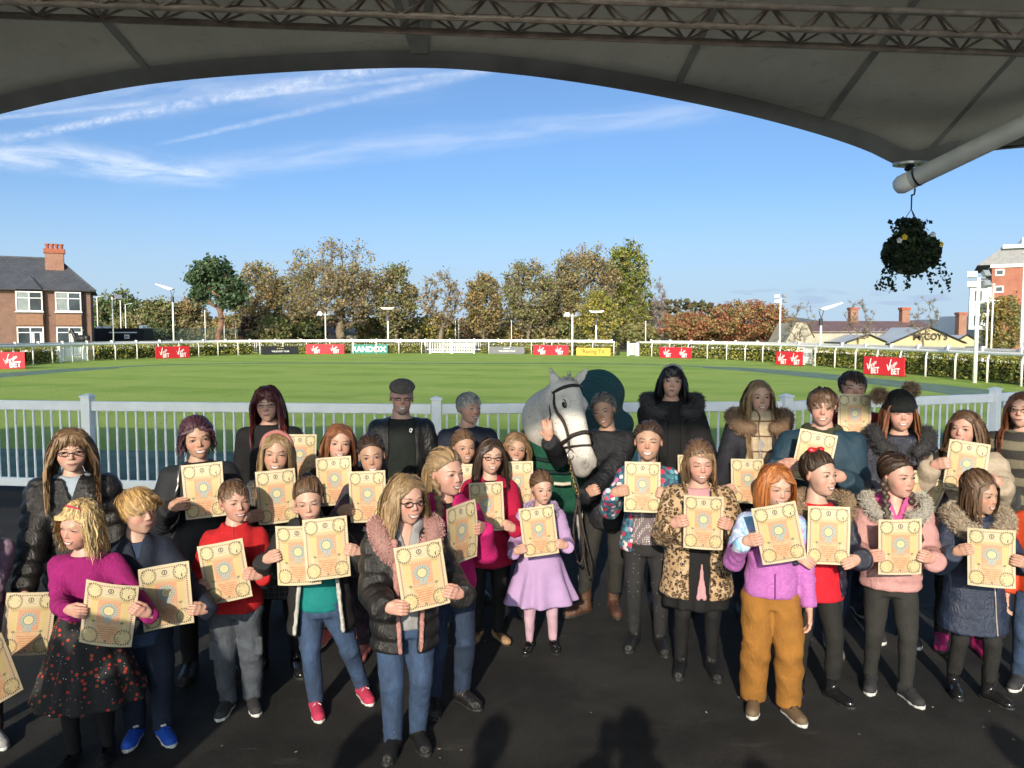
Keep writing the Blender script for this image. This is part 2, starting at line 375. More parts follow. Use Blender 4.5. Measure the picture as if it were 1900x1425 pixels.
def tree(name, label, base, H, W, D=None, trunk_h=0.28, tips=120, leaves=9000, size=0.22, cols=((0.1, 0.1, 0.03),), w=(1,), seed=1, shape=1.0, lean=0.0, bark=None, lobes=None, spread=0.10, trunk_r=None, up=0.5, group='trees beyond the parade ring', flatl=0.0, twigs=True, crown='crown'):
    """trunk and limbs grown towards scattered twig ends inside the crown's outline, leaves clustered on the twigs"""
    if leaves > 1000 and group[0] == 't': tips = int(tips * 1.5); leaves = int(leaves * 0.72); size *= 0.80
    rg = np.random.default_rng(seed); D = D or W * 0.9; th = H * trunk_h; ch = H - th * 0.75; c0 = th * 0.75 + ch * 0.5
    root = empty(name, base, 0, label, 'tree', group)
    lob = lobes or [(0, 0, 0, 1.0, 1.0, 1.0)]
    T = []
    while len(T) < tips:
        l = lob[rg.integers(len(lob))]; v = rg.normal(size=3); v /= np.linalg.norm(v); r = rg.uniform(0.25, 1.0) ** 0.45
        v = v * r; zz = v[2]; k = 1.0 if zz > 0 else shape
        p = np.array([(v[0] * l[3] * k + l[0]) * W / 2, (v[1] * l[4] * k + l[1]) * D / 2, c0 + (v[2] * l[5] + l[2]) * ch / 2])
        p[:2] *= rg.uniform(0.82, 1.08); p[2] += rg.normal() * 0.02 * H
        if p[2] > th * 0.7: T.append(p)
    T = np.array(T); T = T[np.argsort(T[:, 2] + 0.8 * np.linalg.norm(T[:, :2], axis=1))]
    nodes = [np.array([0, 0, 0.0])]; par = [-1]; m_ = 6
    for i in range(1, m_ + 1):
        f = i / m_; nodes.append(np.array([lean * th * f + rg.normal() * 0.012 * H * f, rg.normal() * 0.012 * H * f, th * f])); par.append(i - 1)
    tipid = []
    for p in T:
        N = np.array(nodes); d = N - p; dist = np.linalg.norm(d, axis=1) + np.maximum(0, N[:, 2] - p[2] + 0.15 * np.linalg.norm(d[:, :2], axis=1)) * 2.2 + (np.arange(len(N)) < 3) * 50
        j = int(np.argmin(dist)); a = nodes[j]; L = np.linalg.norm(p - a); st = max(2, int(L / (0.055 * H)) + 1); prev = j
        bend = np.array([0, 0, -up * L * 0.18]) + rg.normal(size=3) * 0.05 * L
        for s in range(1, st + 1):
            f = s / st; q = a + (p - a) * f + bend * 4 * f * (1 - f) + (rg.normal(size=3) * 0.012 * H * (1 - f) if s < st else 0)
            nodes.append(q); par.append(prev); prev = len(nodes) - 1
        tipid.append(prev)
    N = np.array(nodes); n = len(N); wgt = np.zeros(n); wgt[tipid] = 1
    for i in range(n - 1, 0, -1): wgt[par[i]] += wgt[i]
    tr = trunk_r or H * 0.022
    rad = tr * np.maximum(wgt / wgt[0], 0.0002) ** 0.52; rad[0] *= 1.35
    idx = np.arange(1, n); a, b = N[np.array(par)[1:]], N[1:]; ra, rb = rad[np.array(par)[1:]], rad[1:]
    ra = np.minimum(ra, rb * 1.6); d = b - a; d /= np.linalg.norm(d, axis=1)[:, None] + 1e-9
    u = np.cross(d, [0.31, 0.83, 0.46]); u /= np.linalg.norm(u, axis=1)[:, None]; v = np.cross(d, u); ks = 4
    V = []
    for k in range(ks):
        t = 2 * math.pi * k / ks; o = u * math.cos(t) + v * math.sin(t); V += [a + o * ra[:, None], b + o * rb[:, None]]
    V = np.stack(V, 1).reshape(-1, 3); bi = (np.arange(len(a)) * 2 * ks)[:, None]
    F = np.concatenate([np.stack([bi[:, 0] + 2 * k, bi[:, 0] + 2 * ((k + 1) % ks), bi[:, 0] + 2 * ((k + 1) % ks) + 1, bi[:, 0] + 2 * k + 1], 1) for k in range(ks)])
    link_mesh('trunk', fast_mesh('trunk', V, F), root, bark or M_BARK, True)
    nt = 13 if leaves else 18; q = np.repeat(np.array(tipid), nt); f = rg.uniform(0, 1, len(q))[:, None]; s0 = N[np.array(par)[q]] * f + N[q] * (1 - f)
    dirs = rg.normal(size=(len(q), 3)) + np.array([0, 0, 0.7]); dirs /= np.linalg.norm(dirs, axis=1)[:, None]; e = s0 + dirs * rg.uniform(0.3, 1.0, (len(q), 1)) * 0.07 * H
    wv = np.cross(dirs, rg.normal(size=(len(q), 3))); wv /= np.linalg.norm(wv, axis=1)[:, None]; tw = 0.022 if H > 8 else 0.013
    V = np.stack([s0 - wv * tw, s0 + wv * tw, e + wv * tw * 0.4, e - wv * tw * 0.4], 1).reshape(-1, 3)
    link_mesh('twigs', fast_mesh('twigs', V, np.arange(len(V)).reshape(-1, 4)), root, bark or M_BARK)['kind'] = 'stuff'
    if leaves:
        ends = np.concatenate([e, N[np.array(tipid)]]); ti = rg.integers(len(ends), size=leaves)
        C = ends[ti] + rg.normal(size=(leaves, 3)) * spread * W * np.array([1, 1, 0.7]) * rg.uniform(0.1, 0.8, (leaves, 1))
        own = np.r_[np.repeat(np.arange(len(tipid)), nt), np.arange(len(tipid))][ti]
        cidx = rg.choice(len(cols), len(tipid), p=np.array(w) / np.sum(w))[own]; sw = rg.uniform(size=leaves) < 0.35
        cidx = np.where(sw, rg.choice(len(cols), leaves, p=np.array(w) / np.sum(w)), cidx)
        me = leaf_quads(C, size, rg, cols, w, crown, flatl, 0.7, cidx, 1.4); link_mesh(crown, me, root, M_LEAF)
    return root
BR, OR, OL, GR, YE, RD, DK, TN = (0.20, 0.15, 0.075), (0.255, 0.175, 0.07), (0.175, 0.17, 0.065), (0.13, 0.155, 0.055), (0.30, 0.25, 0.065), (0.27, 0.10, 0.055), (0.055, 0.07, 0.035), (0.24, 0.20, 0.11)
def tr(px, d, top, wpx, **kw):
    b = at(px, 617, d); b.z = -0.02; H = at(px, top, d).z; return dict(base=b, H=H, W=wpx / FOCAL * d, **kw)
tree('pine_tree', 'dark green pine with flat layered crown and leaning bare trunk', trunk_h=0.52, tips=70, leaves=8000, size=0.26, cols=((0.05, 0.085, 0.04), (0.075, 0.115, 0.055), (0.035, 0.06, 0.03)), w=(2, 2, 1), seed=3, lean=0.10, bark=M_BARKP, trunk_r=0.42,
     lobes=[(0, 0, 0.55, 0.72, 0.7, 0.4), (-0.45, 0, 0.25, 0.5, 0.5, 0.22), (0.35, 0, 0.0, 0.62, 0.6, 0.3), (0.5, 0, -0.45, 0.45, 0.5, 0.22), (-0.5, 0, -0.3, 0.25, 0.3, 0.15)], spread=0.075, up=-0.3, **tr(402, 84, 478, 112))
tree('autumn_tree', 'broad domed tree, tallest of the row, thin rusty leaves showing its branches', trunk_h=0.30, tips=300, leaves=11000, size=0.19, cols=(BR, OR, OL, TN), w=(4, 2, 3, 2), seed=11, shape=0.85, trunk_r=0.62, spread=0.05,
     lobes=[(0, 0, 0, 0.95, 1, 1), (-0.25, 0, -0.25, 0.75, 0.8, 0.7), (0.3, 0, -0.3, 0.65, 0.8, 0.7)], **tr(632, 92, 443, 212))
tree('autumn_tree', 'orange brown tree between the pine and the tall domed tree', trunk_h=0.25, tips=150, leaves=9500, size=0.2, cols=(OR, TN, OL, BR), w=(3, 2, 3, 2), seed=12, spread=0.07, **tr(478, 98, 487, 110))
tree('autumn_tree', 'thin tree with sparse tan leaves growing close beside the tall domed tree', trunk_h=0.22, tips=140, leaves=6500, size=0.18, cols=(TN, OL, BR), w=(2, 3, 1), seed=13, spread=0.06, **tr(545, 99, 497, 90))
tree('autumn_tree', 'green and brown tree next to the bare spreading tree', trunk_h=0.28, tips=130, leaves=8000, size=0.2, cols=(OL, GR, BR, TN), w=(4, 3, 2, 1), seed=14, spread=0.07, **tr(735, 93, 487, 84))
tree('bare_tree', 'nearly leafless spreading tree with a short thick trunk', trunk_h=0.36, tips=150, leaves=900, size=0.15, cols=(OR, TN), w=(1, 1), seed=15, spread=0.06, trunk_r=0.34, up=0.2, **tr(818, 90, 503, 96))
tree('autumn_tree', 'narrow rusty brown tree standing alone next to the bare spreading tree', trunk_h=0.25, tips=130, leaves=7500, size=0.19, cols=(OR, BR, OL, GR), w=(3, 3, 2, 1), seed=16, spread=0.075, **tr(897, 92, 501, 70))
tree('autumn_tree', 'tan and green oval tree with open branches behind the middle boards', trunk_h=0.27, tips=180, leaves=9500, size=0.18, cols=(OL, TN, GR, BR), w=(4, 3, 2, 2), seed=17, spread=0.06, **tr(982, 92, 479, 102))
tree('autumn_tree', 'small dark tree peeping out between two larger autumn trees', trunk_h=0.27, tips=80, leaves=4500, size=0.2, cols=(OL, BR, DK), w=(3, 3, 1), seed=18, spread=0.08, **tr(1040, 100, 488, 60))
tree('autumn_tree', 'dense brown tree in front of the tall green tree', trunk_h=0.18, tips=190, leaves=13500, size=0.2, cols=(BR, OL, TN, OR), w=(4, 4, 2, 1), seed=19, spread=0.07, **tr(1090, 96, 458, 128))
tree('green_tree', 'tall tree still mostly green, at the end of the row', trunk_h=0.16, tips=210, leaves=15000, size=0.21, cols=((0.16, 0.185, 0.035), (0.10, 0.135, 0.028), (0.24, 0.22, 0.05), OL), w=(4, 3, 3, 2), seed=20, spread=0.065, lobes=[(0, 0, 0, 0.9, 1, 1), (0.1, 0, 0.3, 0.75, 0.8, 0.68), (0.15, 0, -0.45, 0.85, 0.8, 0.5)], **tr(1158, 98, 447, 106))
tree('yellow_tree', 'low yellow green tree in front of the tall green tree', trunk_h=0.15, tips=110, leaves=8000, size=0.18, cols=(YE, OL, (0.24, 0.22, 0.04), GR), w=(3, 3, 3, 1), seed=21, spread=0.08, **tr(1112, 86, 540, 74))
tree('bare_poplar', 'slender leafless poplar with upright twigs', trunk_h=0.12, tips=90, leaves=0, seed=22, lobes=[(0, 0, 0, 0.8, 0.8, 1.0)], trunk_r=0.18, up=-1.0, bark=plain('poplar_bark', (0.2, 0.16, 0.15), 0.9, 0.2), **tr(1222, 96, 514, 34))
tree('red_tree', 'low spreading tree with orange red leaves, the smaller of the two', trunk_h=0.25, tips=140, leaves=10500, size=0.17, cols=(RD, OR, OL, BR), w=(4, 3, 3, 2), seed=23, spread=0.07, shape=1.1, **tr(1282, 88, 579, 120))
tree('red_tree', 'wide spreading tree with orange red leaves near the cafe, the larger of the two', trunk_h=0.24, tips=200, leaves=15000, size=0.17, cols=(RD, OR, BR, OL), w=(6, 4, 2, 2), seed=24, spread=0.055, shape=1.1, **tr(1388, 84, 559, 156))
tree('bare_sapling', 'thin leafless young tree in front of the dark slate roof', trunk_h=0.3, tips=60, leaves=0, seed=25, trunk_r=0.07, up=0.05, **tr(1484, 70, 553, 60))
tree('bare_sapling', 'thin leafless young tree in front of the cafe porch', trunk_h=0.32, tips=60, leaves=0, seed=26, trunk_r=0.07, up=0.05, **tr(1592, 60, 549, 56))
tree('bare_sapling', 'thin leafless young tree in front of the cafe name', trunk_h=0.34, tips=60, leaves=0, seed=27, trunk_r=0.07, up=0.05, **tr(1712, 58, 545, 66))
tree('olive_tree', 'olive brown young tree in front of the tall brick building', trunk_h=0.15, tips=120, leaves=9000, size=0.11, cols=(OL, (0.25, 0.17, 0.04), BR, GR), w=(4, 3, 2, 1), seed=28, spread=0.08, **tr(1862, 56, 548, 84))
tree('green_tree', 'dark green tree behind the black trailer by the brick house', trunk_h=0.1, tips=130, leaves=8000, size=0.3, cols=((0.09, 0.13, 0.05), DK, OL), w=(3, 1, 2), seed=29, spread=0.09, **tr(218, 130, 540, 92))
tree('green_tree', 'rounded olive tree behind the green mesh fence', trunk_h=0.1, tips=110, leaves=7500, size=0.27, cols=(OL, GR, DK, BR), w=(3, 3, 1, 1), seed=30, spread=0.1, **tr(298, 118, 556, 84))
tree('autumn_tree', 'orange brown low tree between the wing lamp and the pine', trunk_h=0.1, tips=110, leaves=7500, size=0.25, cols=(OR, TN, OL, BR), w=(2, 3, 3, 2), seed=31, spread=0.1, **tr(352, 120, 548, 70))
bushes = [('dark_bush', 'dark evergreen bush below the domed tree', 560, 100, 585, 90, (DK, GR, OL), 32), ('yellow_bush', 'yellow green bush with a rounded top below the bare spreading tree', 800, 100, 584, 100, (YE, OL, GR), 33),
          ('brown_bush', 'leafy brown bush next to the pale pink gable', 690, 99, 588, 60, (OL, BR, GR), 34), ('dark_bush', 'dark round bush between two lamps, left of the yellow bush', 752, 96, 594, 60, (DK, OL, BR), 35),
          ('brown_bush', 'twiggy purple brown bush below the narrow rusty tree', 880, 108, 592, 84, ((0.14, 0.1, 0.07), BR, OL), 36), ('orange_bush', 'low orange brown bush behind the grey board', 945, 98, 604, 80, (OR, OL, BR), 37),
          ('brown_bush', 'brown bush with bare twigs below the oval tan tree', 1010, 94, 606, 70, (BR, OL, DK), 38), ('dark_bush', 'purple leaved dark bush by the pine trunk', 470, 94, 588, 50, ((0.06, 0.03, 0.03), DK, BR), 39),
          ('green_bush', 'pale green bush between the pine and the pale pink gable', 505, 92, 588, 60, (GR, OL, TN), 40), ('brown_bush', 'brown bush at the foot of the tall green tree', 1185, 92, 600, 70, (OL, BR, GR), 41), ('green_bush', 'dense green bush in front of the low roofs', 1050, 96, 596, 76, (GR, OL, DK), 42),
          ('olive_bush', 'olive scrub behind the dark trailer', 250, 108, 586, 90, (OL, GR, TN), 43), ('olive_bush', 'olive scrub below the orange tree beside the pine', 430, 108, 584, 84, (OL, BR, OR), 44), ('olive_bush', 'olive scrub between the two wide trees', 600, 112, 590, 120, (OL, GR, BR), 45), ('brown_bush', 'brown scrub behind the red spreading tree', 1330, 104, 590, 160, (BR, OL, RD), 46)]
for nm, lb, px, d, top, wp, cc, sd in bushes:
    tree(nm, lb, trunk_h=0.06, tips=80, leaves=5200, size=0.2, cols=cc, w=(4, 3, 2), seed=sd, spread=0.11, trunk_r=0.12, group='bushes below the trees', **tr(px, d, top, wp))
# far belt of woodland and the low hills
rgw = np.random.default_rng(77); n = 26000
bx = rgw.uniform(-260, 330, n); hmax = 6.5 + 2.6 * np.sin(bx * 0.045) + 1.8 * np.sin(bx * 0.13 + 2) ; bz = rgw.uniform(0, 1, n) ** 0.7 * np.where(bx > 55, np.maximum(1.5, hmax * 0.45), hmax)
C = np.c_[bx, 205 + rgw.normal(size=n) * 3.5, bz]
me = leaf_quads(C, 0.75, rgw, ((0.12, 0.11, 0.05), (0.15, 0.10, 0.05), (0.09, 0.10, 0.045), (0.17, 0.13, 0.07)), (3, 2, 3, 2), 'woodland')
tag(link_mesh('woodland', me, None, M_LEAF), 'far belt of brown and olive woodland along the skyline', 'woodland', kind='stuff')
M_HILL = plain('far_hill', (0.13, 0.17, 0.20), 0.95, 0.2, 0.004, 0.0)  # haze of distance is put into the hill colour as a blue cast
hm = MB(); hx = np.linspace(-1500, 4200, 90)
top = [58 + 22 * math.sin(x * 0.0016 + 0.6) + 9 * math.sin(x * 0.006) + 4 * math.sin(x * 0.017) + (24 if 800 < x else 0) * min(1, max(0, (x - 800) / 500)) for x in hx]
V = [(x, 3600 + 200 * math.sin(x * 0.002), -5) for x in hx] + [(x, 4300, t) for x, t in zip(hx, top)] + [(x, 5200, -5) for x in hx]; k = len(hx)
hm.raw(V, [(i, i + 1, k + i + 1, k + i) for i in range(k - 1)] + [(k + i, k + i + 1, 2 * k + i + 1, 2 * k + i) for i in range(k - 1)])
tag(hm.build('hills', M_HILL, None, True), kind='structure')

# ------------------------------------------------------------------ hedge
HC = ((0.30, 0.29, 0.06), (0.22, 0.235, 0.05), (0.42, 0.39, 0.12), (0.10, 0.13, 0.03), (0.17, 0.10, 0.04))
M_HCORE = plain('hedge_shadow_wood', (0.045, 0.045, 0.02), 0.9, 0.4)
def hedge(P, label, seed, h=1.0, th=0.66):
    rg = np.random.default_rng(seed); P = np.asarray(P); o0 = np.array([P[0][0], P[0][1], 0.0]); root = empty('hedge', tuple(o0), 0, label, 'hedge', 'clipped variegated hedge round the lawn')
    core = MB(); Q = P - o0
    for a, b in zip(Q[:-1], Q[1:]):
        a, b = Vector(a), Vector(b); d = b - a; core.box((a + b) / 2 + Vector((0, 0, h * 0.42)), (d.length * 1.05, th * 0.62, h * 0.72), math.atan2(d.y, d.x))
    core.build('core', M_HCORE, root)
    L = np.r_[0, np.cumsum(np.linalg.norm(np.diff(Q[:, :2], axis=0), axis=1))]; dist = np.linalg.norm(P[:, :2].mean(0)); dens = 250 if dist < 45 else (150 if dist < 60 else 95); sz = 0.052 if dist < 45 else (0.068 if dist < 60 else 0.085)
    n = int(L[-1] * 1.9 * dens); s = rg.uniform(0, L[-1], n); x = np.interp(s, L, Q[:, 0]); y = np.interp(s, L, Q[:, 1])
    g = np.gradient(Q[:, :2], axis=0); g /= np.linalg.norm(g, axis=1)[:, None]; nx = np.interp(s, L, -g[:, 1]); ny = np.interp(s, L, g[:, 0])
    bump = 0.05 * np.sin(s * 2.3) + 0.05 * np.sin(s * 5.1 + 1) + 0.03 * np.sin(s * 11)
    u = rg.uniform(size=n); front = u < 0.62; hh = h + bump * 0.9
    off = np.where(front, -th / 2 - bump * 0.8 + rg.normal(size=n) * 0.05, rg.uniform(-th / 2, th / 2, n)); z = np.where(front, rg.uniform(0.06, 1.0, n) * hh, hh + rg.normal(size=n) * 0.045)
    C = np.c_[x + nx * off, y + ny * off, z]
    link_mesh('foliage', leaf_quads(C, sz, rg, HC, (4, 4, 3, 3, 1), 'foliage', gain=1.3), root, M_LEAF)
HP = offset(PL, 0.72); HR = offset(PR, 0.72)
def seg(P, x0, x1, key=0): return np.array([p for p in P if x0 <= p[key] <= x1])
kL = [i for i in range(len(HP))]
def cutby(P, lo, hi):
    q = []
    for p in P:
        pxx = 950 + FOCAL * p[0] / p[1]
        if lo <= pxx <= hi: q.append(p)
    return np.array(q)
hedge(cutby(HP, -120, 104), 'clipped hedge left of the white double gate, by the brick house', 1)
hedge(cutby(HP, 160, 470), 'clipped hedge between the white double gate and the black board', 2)
hedge(cutby(HP, 472, 796), 'clipped hedge behind the black, red and green boards', 3)
hedge(cutby(HP, 882, 1152), 'clipped hedge behind the grey and yellow boards', 4)
hedge(cutby(HR, 1188, 1488), 'clipped hedge below the red spreading trees', 5)
hedge(cutby(HR, 1512, 2100), 'clipped hedge in front of the cafe, the nearest stretch', 6)
# gates in the hedge
def gate(label, px0, px1, P, panels, n, hgt=1.05, brace=False):
    a = cutby(P, px0 - 6, px0 + 6).mean(0); b = cutby(P, px1 - 6, px1 + 6).mean(0); a[2] = b[2] = 0; L = float(np.linalg.norm(b - a)); ang = math.atan2(b[1] - a[1], b[0] - a[0])
    g = empty('white_gate', tuple(a), ang, label, 'gate', 'white gates in the hedge')
    for k in range(panels + 1): pbox('post', (0.16, 0.14, hgt + 0.18), M_WHITE2, g, (L * k / panels, 0, (hgt + 0.18) / 2))
    for z in (0.12, hgt): pbox('rail', (L, 0.05, 0.08), M_WHITE2, g, (L / 2, 0, z))
    s0 = None
    for k in range(n):
        l = (L * (k + 0.5) / n, 0, hgt / 2 + 0.06)
        if s0 is None: s0 = MB().box((0, 0, 0), (0.05, 0.03, hgt - 0.1)).build('bar', M_WHITE2, g, loc=l)
        else: again(s0, g, l)
    if brace:
        MB().tube([(0.05, -0.05, 0.15), (L - 0.05, -0.05, hgt + 0.02)], 0.04, 6).build('brace', M_WHITE2, g)
gate('white barred double gate near the brick house', 108, 156, offset(PL, 0.25), 2, 15)
gate('white barred double gate between the green and grey boards', 798, 880, offset(PL, 0.25), 2, 26)
gate('small white wicket gate with a diagonal brace', 1166, 1184, np.array([(9.2 + 1.6 * t, 66.7 - 1.3 * t, 0) for t in np.linspace(-0.3, 1.3, 60)]), 1, 8, 1.05, True)
gate('white barred gate beside the red board near the cafe', 1490, 1512, offset(PR, 0.4), 1, 9)

# ------------------------------------------------------------------ advertising boards
M_RED = plain('red_board', (0.62, 0.022, 0.035), 0.4, 0.06, 1.5, 0.0); M_BLACKB = plain('black_board', (0.016, 0.016, 0.019), 0.4, 0.1, 1.0, 0.0); M_GREYB = plain('grey_board', (0.13, 0.13, 0.14), 0.4, 0.1, 1.0, 0.0)
M_GREENB = plain('green_board', (0.012, 0.19, 0.15), 0.4, 0.06, 1.0, 0.0); M_YELB = plain('yellow_board', (0.62, 0.40, 0.07), 0.4, 0.06, 1.0, 0.0)
M_LETW = plain('white_print', (0.85, 0.85, 0.83), 0.5, 0.02, 1.0, 0.0); M_LETD = plain('dark_print', (0.025, 0.022, 0.02), 0.5, 0.02, 1.0, 0.0); M_LETG = plain('gold_print', (0.5, 0.38, 0.2), 0.4, 0.02, 1.0, 0.0); M_LETR = plain('red_print', (0.55, 0.05, 0.03), 0.5, 0.05, 1.0, 0.0)
def swash(parent, x0, z0, s, mat):
    """slanted script word above block capitals, with a long first stroke"""
    lettering('Virgin', 0.62 * s, 0.26 * s, (x0 - 0.02 * s, -0.035, z0 + 0.10 * s), R(32), mat, parent, 0.3, 0.02)
    MB().tube([(x0 - 0.46 * s, -0.036, z0 + 0.16 * s), (x0 - 0.33 * s, -0.036, z0 - 0.16 * s), (x0 - 0.17 * s, -0.036, z0 + 0.44 * s), (x0 - 0.13 * s, -0.036, z0 + 0.42 * s)], [0.012 * s, 0.03 * s, 0.024 * s, 0.008 * s], 5).build('emblem_stroke', mat, parent)
    lettering('BET', 0.60 * s, 0.34 * s, (x0 + 0.15 * s, -0.035, z0 - 0.20 * s), R(4), mat, parent, 0.0, 0.03)
def board(px0, px1, ytop, ybot, mat, label, draw, name='advertising_board', fix=None):
    a, b = gnd(px0, ybot), gnd(px1, ybot); c = gnd((px0 + px1) / 2, ybot); d = c.y; w = (px1 - px0) / FOCAL * d; h = (ybot - ytop) / FOCAL * d
    P = PL if px1 < 1170 else PR; i = int(np.argmin([(p[0] - c.x) ** 2 + (p[1] - c.y) ** 2 for p in P])); i = min(max(i, 1), len(P) - 2); g = P[i + 1] - P[i - 1]; ang = math.atan2(g[1], g[0])
    if math.cos(ang) < 0: ang += math.pi
    vd = math.atan2(c.x, c.y); ang = 0.75 * ang + 0.25 * (-vd); k = max(0.5, abs(math.cos(ang + vd)))
    if fix is not None: ang, k = fix, 1.0
    o = empty(name, (c.x, c.y, 0), ang, label, 'board', 'advertising boards in front of the hedge'); w /= k
    pbox('panel', (w, 0.05, h), mat, o, (0, 0, h / 2 + 0.02), 0, 0.01)
    for s in (-1, 1): pbox('leg', (0.05, 0.30, 0.06), M_LETD, o, (s * w * 0.4, 0.17, 0.03))
    draw(o, w, h); return o
def d_v2(o, w, h): swash(o, -w * 0.25, h * 0.47, h * 1.0, M_LETW); swash(o, w * 0.25, h * 0.47, h * 1.0, M_LETW)
def d_jc(o, w, h, m_=None):
    lettering('THE JOCKEY CLUB', w * 0.47, h * 0.26, (0, -0.03, h * 0.40), 0, M_LETW, o, 0, 0.01)
    for k in range(4): MB().box((0, 0, 0), (h * 0.12, 0.006, h * 0.12)).build('emblem', M_LETG if m_ is None else M_LETW, o, loc=((k - 1.5) * h * 0.24, -0.03, h * 0.78), rot=(0, R(45), 0))
def d_rx(o, w, h):
    lettering('RAND', w * 0.56, h * 0.62, (-w * 0.18, -0.03, h * 0.5), 0, M_LETW, o, 0, 0.03)
    lettering('X', w * 0.19, h * 0.62, (w * 0.37, -0.03, h * 0.5), 0, M_LETW, o, 0, 0.03)
    cx = w * 0.195
    V = [(cx + math.cos(t) * r * 1.05, -0.033, h * 0.5 + math.sin(t) * r) for r in (h * 0.33, h * 0.20) for t in np.linspace(0, 2 * math.pi, 25)[:-1]]
    MB().raw(V, [(i, (i + 1) % 24, 24 + (i + 1) % 24, 24 + i) for i in range(24)]).build('emblem_ring', M_LETW, o)
    MB().raw([(cx + math.cos(t) * h * 0.19, -0.031, h * 0.5 + math.sin(t) * h * 0.19) for t in np.linspace(0, 2 * math.pi, 25)[:-1]], [tuple(range(24))]).build('emblem_dot', M_LETR, o)
def d_tv(o, w, h):
    lettering('Racing TV', w * 0.64, h * 0.66, (w * 0.02, -0.03, h * 0.50), 0, M_LETD, o)
    MB().box((0, 0, 0), (h * 0.35, 0.006, h * 0.055)).build('emblem_stroke', M_LETD, o, loc=(-w * 0.33, -0.03, h * 0.79))
board(-40, 40, 654, 685, M_RED, 'red board at the picture edge nearest the brick house', d_v2, fix=R(24))
board(292, 350, 643, 665, M_RED, 'red board with white script, between the wing lamp and the black board', d_v2)
board(487, 553, 643.5, 658, M_BLACKB, 'black board with small white capitals', lambda o, w, h: d_jc(o, w, h))
board(569, 638, 639, 657, M_RED, 'red board with white script, directly beside the green board', d_v2)
board(652, 719, 639.5, 656, M_GREENB, 'green board with large white capitals and a red dot', d_rx)
board(908, 973, 643.5, 657, M_GREYB, 'grey board with small white capitals', lambda o, w, h: d_jc(o, w, h, 1))
board(989, 1054, 641, 659, M_RED, 'red board with white script, between the grey and yellow boards', d_v2)
board(1069, 1132, 646, 660.5, M_YELB, 'yellow board with dark lettering', d_tv)
board(1224, 1282, 645, 664.5, M_RED, 'red board with white script, directly after the small wicket gate', d_v2)
board(1441, 1487, 653, 678, M_RED, 'red board with white script, beside the barred gate near the cafe', d_v2)
board(1605, 1673, 663, 697, M_RED, 'red board with white script, the nearest one, in front of the cafe hedge', d_v2)
# ------------------------------------------------------------------ vapour trails and cirrus: thin sheets nine kilometres up, lit by the sun
def trail_mat(name, amount, puff, ns, stretch, soft):
    mt, t, bs = new_mat(name); uv = t.coord('UV'); u, v, _ = t.xyz(uv)
    nz = t.noise(t.vec(t.mul(u, ns), t.mul(v, stretch), 0.0), 1.0, 5, 0.65, 0.4); wob = t.mul(t.sub(t.noise(t.vec(t.mul(u, ns * 0.6), t.mul(v, 0.8), 3.0), 1.0, 4, 0.6), 0.5), 0.9 * puff)
    q = t.m('ABSOLUTE', t.add(t.sub(t.mul(v, 2.0), 1.0), wob))
    a = t.mul(t.ss(q, 0.80, 0.80 - 0.8 * soft), t.lin(nz, 0.38, 0.68, 1 - puff, 1.0))
    a = t.mul(t.mul(a, t.mul(t.ss(u, 0.0, 0.18), t.ss(u, 1.0, 0.86))), amount)
    tl = t.node('ShaderNodeBsdfTranslucent'); tl.inputs[0].default_value = (1, 1, 1, 1); tp = t.node('ShaderNodeBsdfTransparent'); mx = t.node('ShaderNodeMixShader')
    t.l.new(a, mx.inputs[0]); t.l.new(tp.outputs[0], mx.inputs[1]); t.l.new(tl.outputs[0], mx.inputs[2])
    out = [n for n in t.n if n.type == 'OUTPUT_MATERIAL'][0]; t.l.new(mx.outputs[0], out.inputs[0]); return mt
def sky_pt(px, py, z=9000.0):
    d = at(px, py, 1.0) - Vector((0, 0, CAM_H)); return Vector((0, 0, CAM_H)) + d * ((z - CAM_H) / d.z)
def trail(name, label, a, b, w0, w1, amount, puff, ns, stretch, soft, z):
    V = []; n = 24; dxp, dyp = b[0] - a[0], b[1] - a[1]; L = math.hypot(dxp, dyp); nx, ny = -dyp / L, dxp / L
    for i in range(n + 1):
        f = i / n; w = w0 + (w1 - w0) * f; x, y = a[0] + dxp * f, a[1] + dyp * f
        V += [sky_pt(x + nx * w, y + ny * w, z), sky_pt(x - nx * w, y - ny * w, z)]
    me = bpy.data.meshes.new(name); me.from_pydata([tuple(v) for v in V], [], [(2 * i, 2 * i + 2, 2 * i + 3, 2 * i + 1) for i in range(n)]); uvl = me.uv_layers.new(name='UVMap')
    for p in me.polygons:
        for li in p.loop_indices:
            vi = me.loops[li].vertex_index; uvl.data[li].uv = ((vi // 2) / n, vi % 2)
    o = link_mesh(name, me, None, trail_mat(name, amount, puff, ns, stretch, soft)); tag(o, label, 'cloud', 'vapour trails and cirrus', 'stuff')
trail('vapour_trail', 'broad puffy vapour trail, the brightest streak in the sky', (-60, 270), (800, 108), 15, 29, 0.46, 0.8, 42, 3.0, 1.0, 9000)
trail('vapour_trail', 'thin straight vapour trail above the broad one', (-120, 231), (320, 187), 8, 8, 0.3, 0.6, 30, 2.0, 1.0, 9050)
trail('vapour_trail', 'thin vapour trail running out of the broad one towards the canopy', (380, 189), (960, 122), 7, 13, 0.30, 0.6, 40, 2.0, 1.0, 9100)
trail('vapour_trail', 'faint vapour trail rising from the cirrus patch', (250, 278), (980, 112), 7, 21, 0.28, 0.65, 40, 2.0, 1.0, 9150)
trail('cirrus', 'bright ragged cirrus patch low on the brick house side', (-330, 240), (470, 326), 75, 40, 0.62, 0.9, 5, 3.5, 1.0, 9200)
trail('cirrus', 'long faint cirrus band across the middle of the sky', (180, 330), (1420, 186), 52, 44, 0.27, 0.75, 7, 4.0, 1.0, 9250)
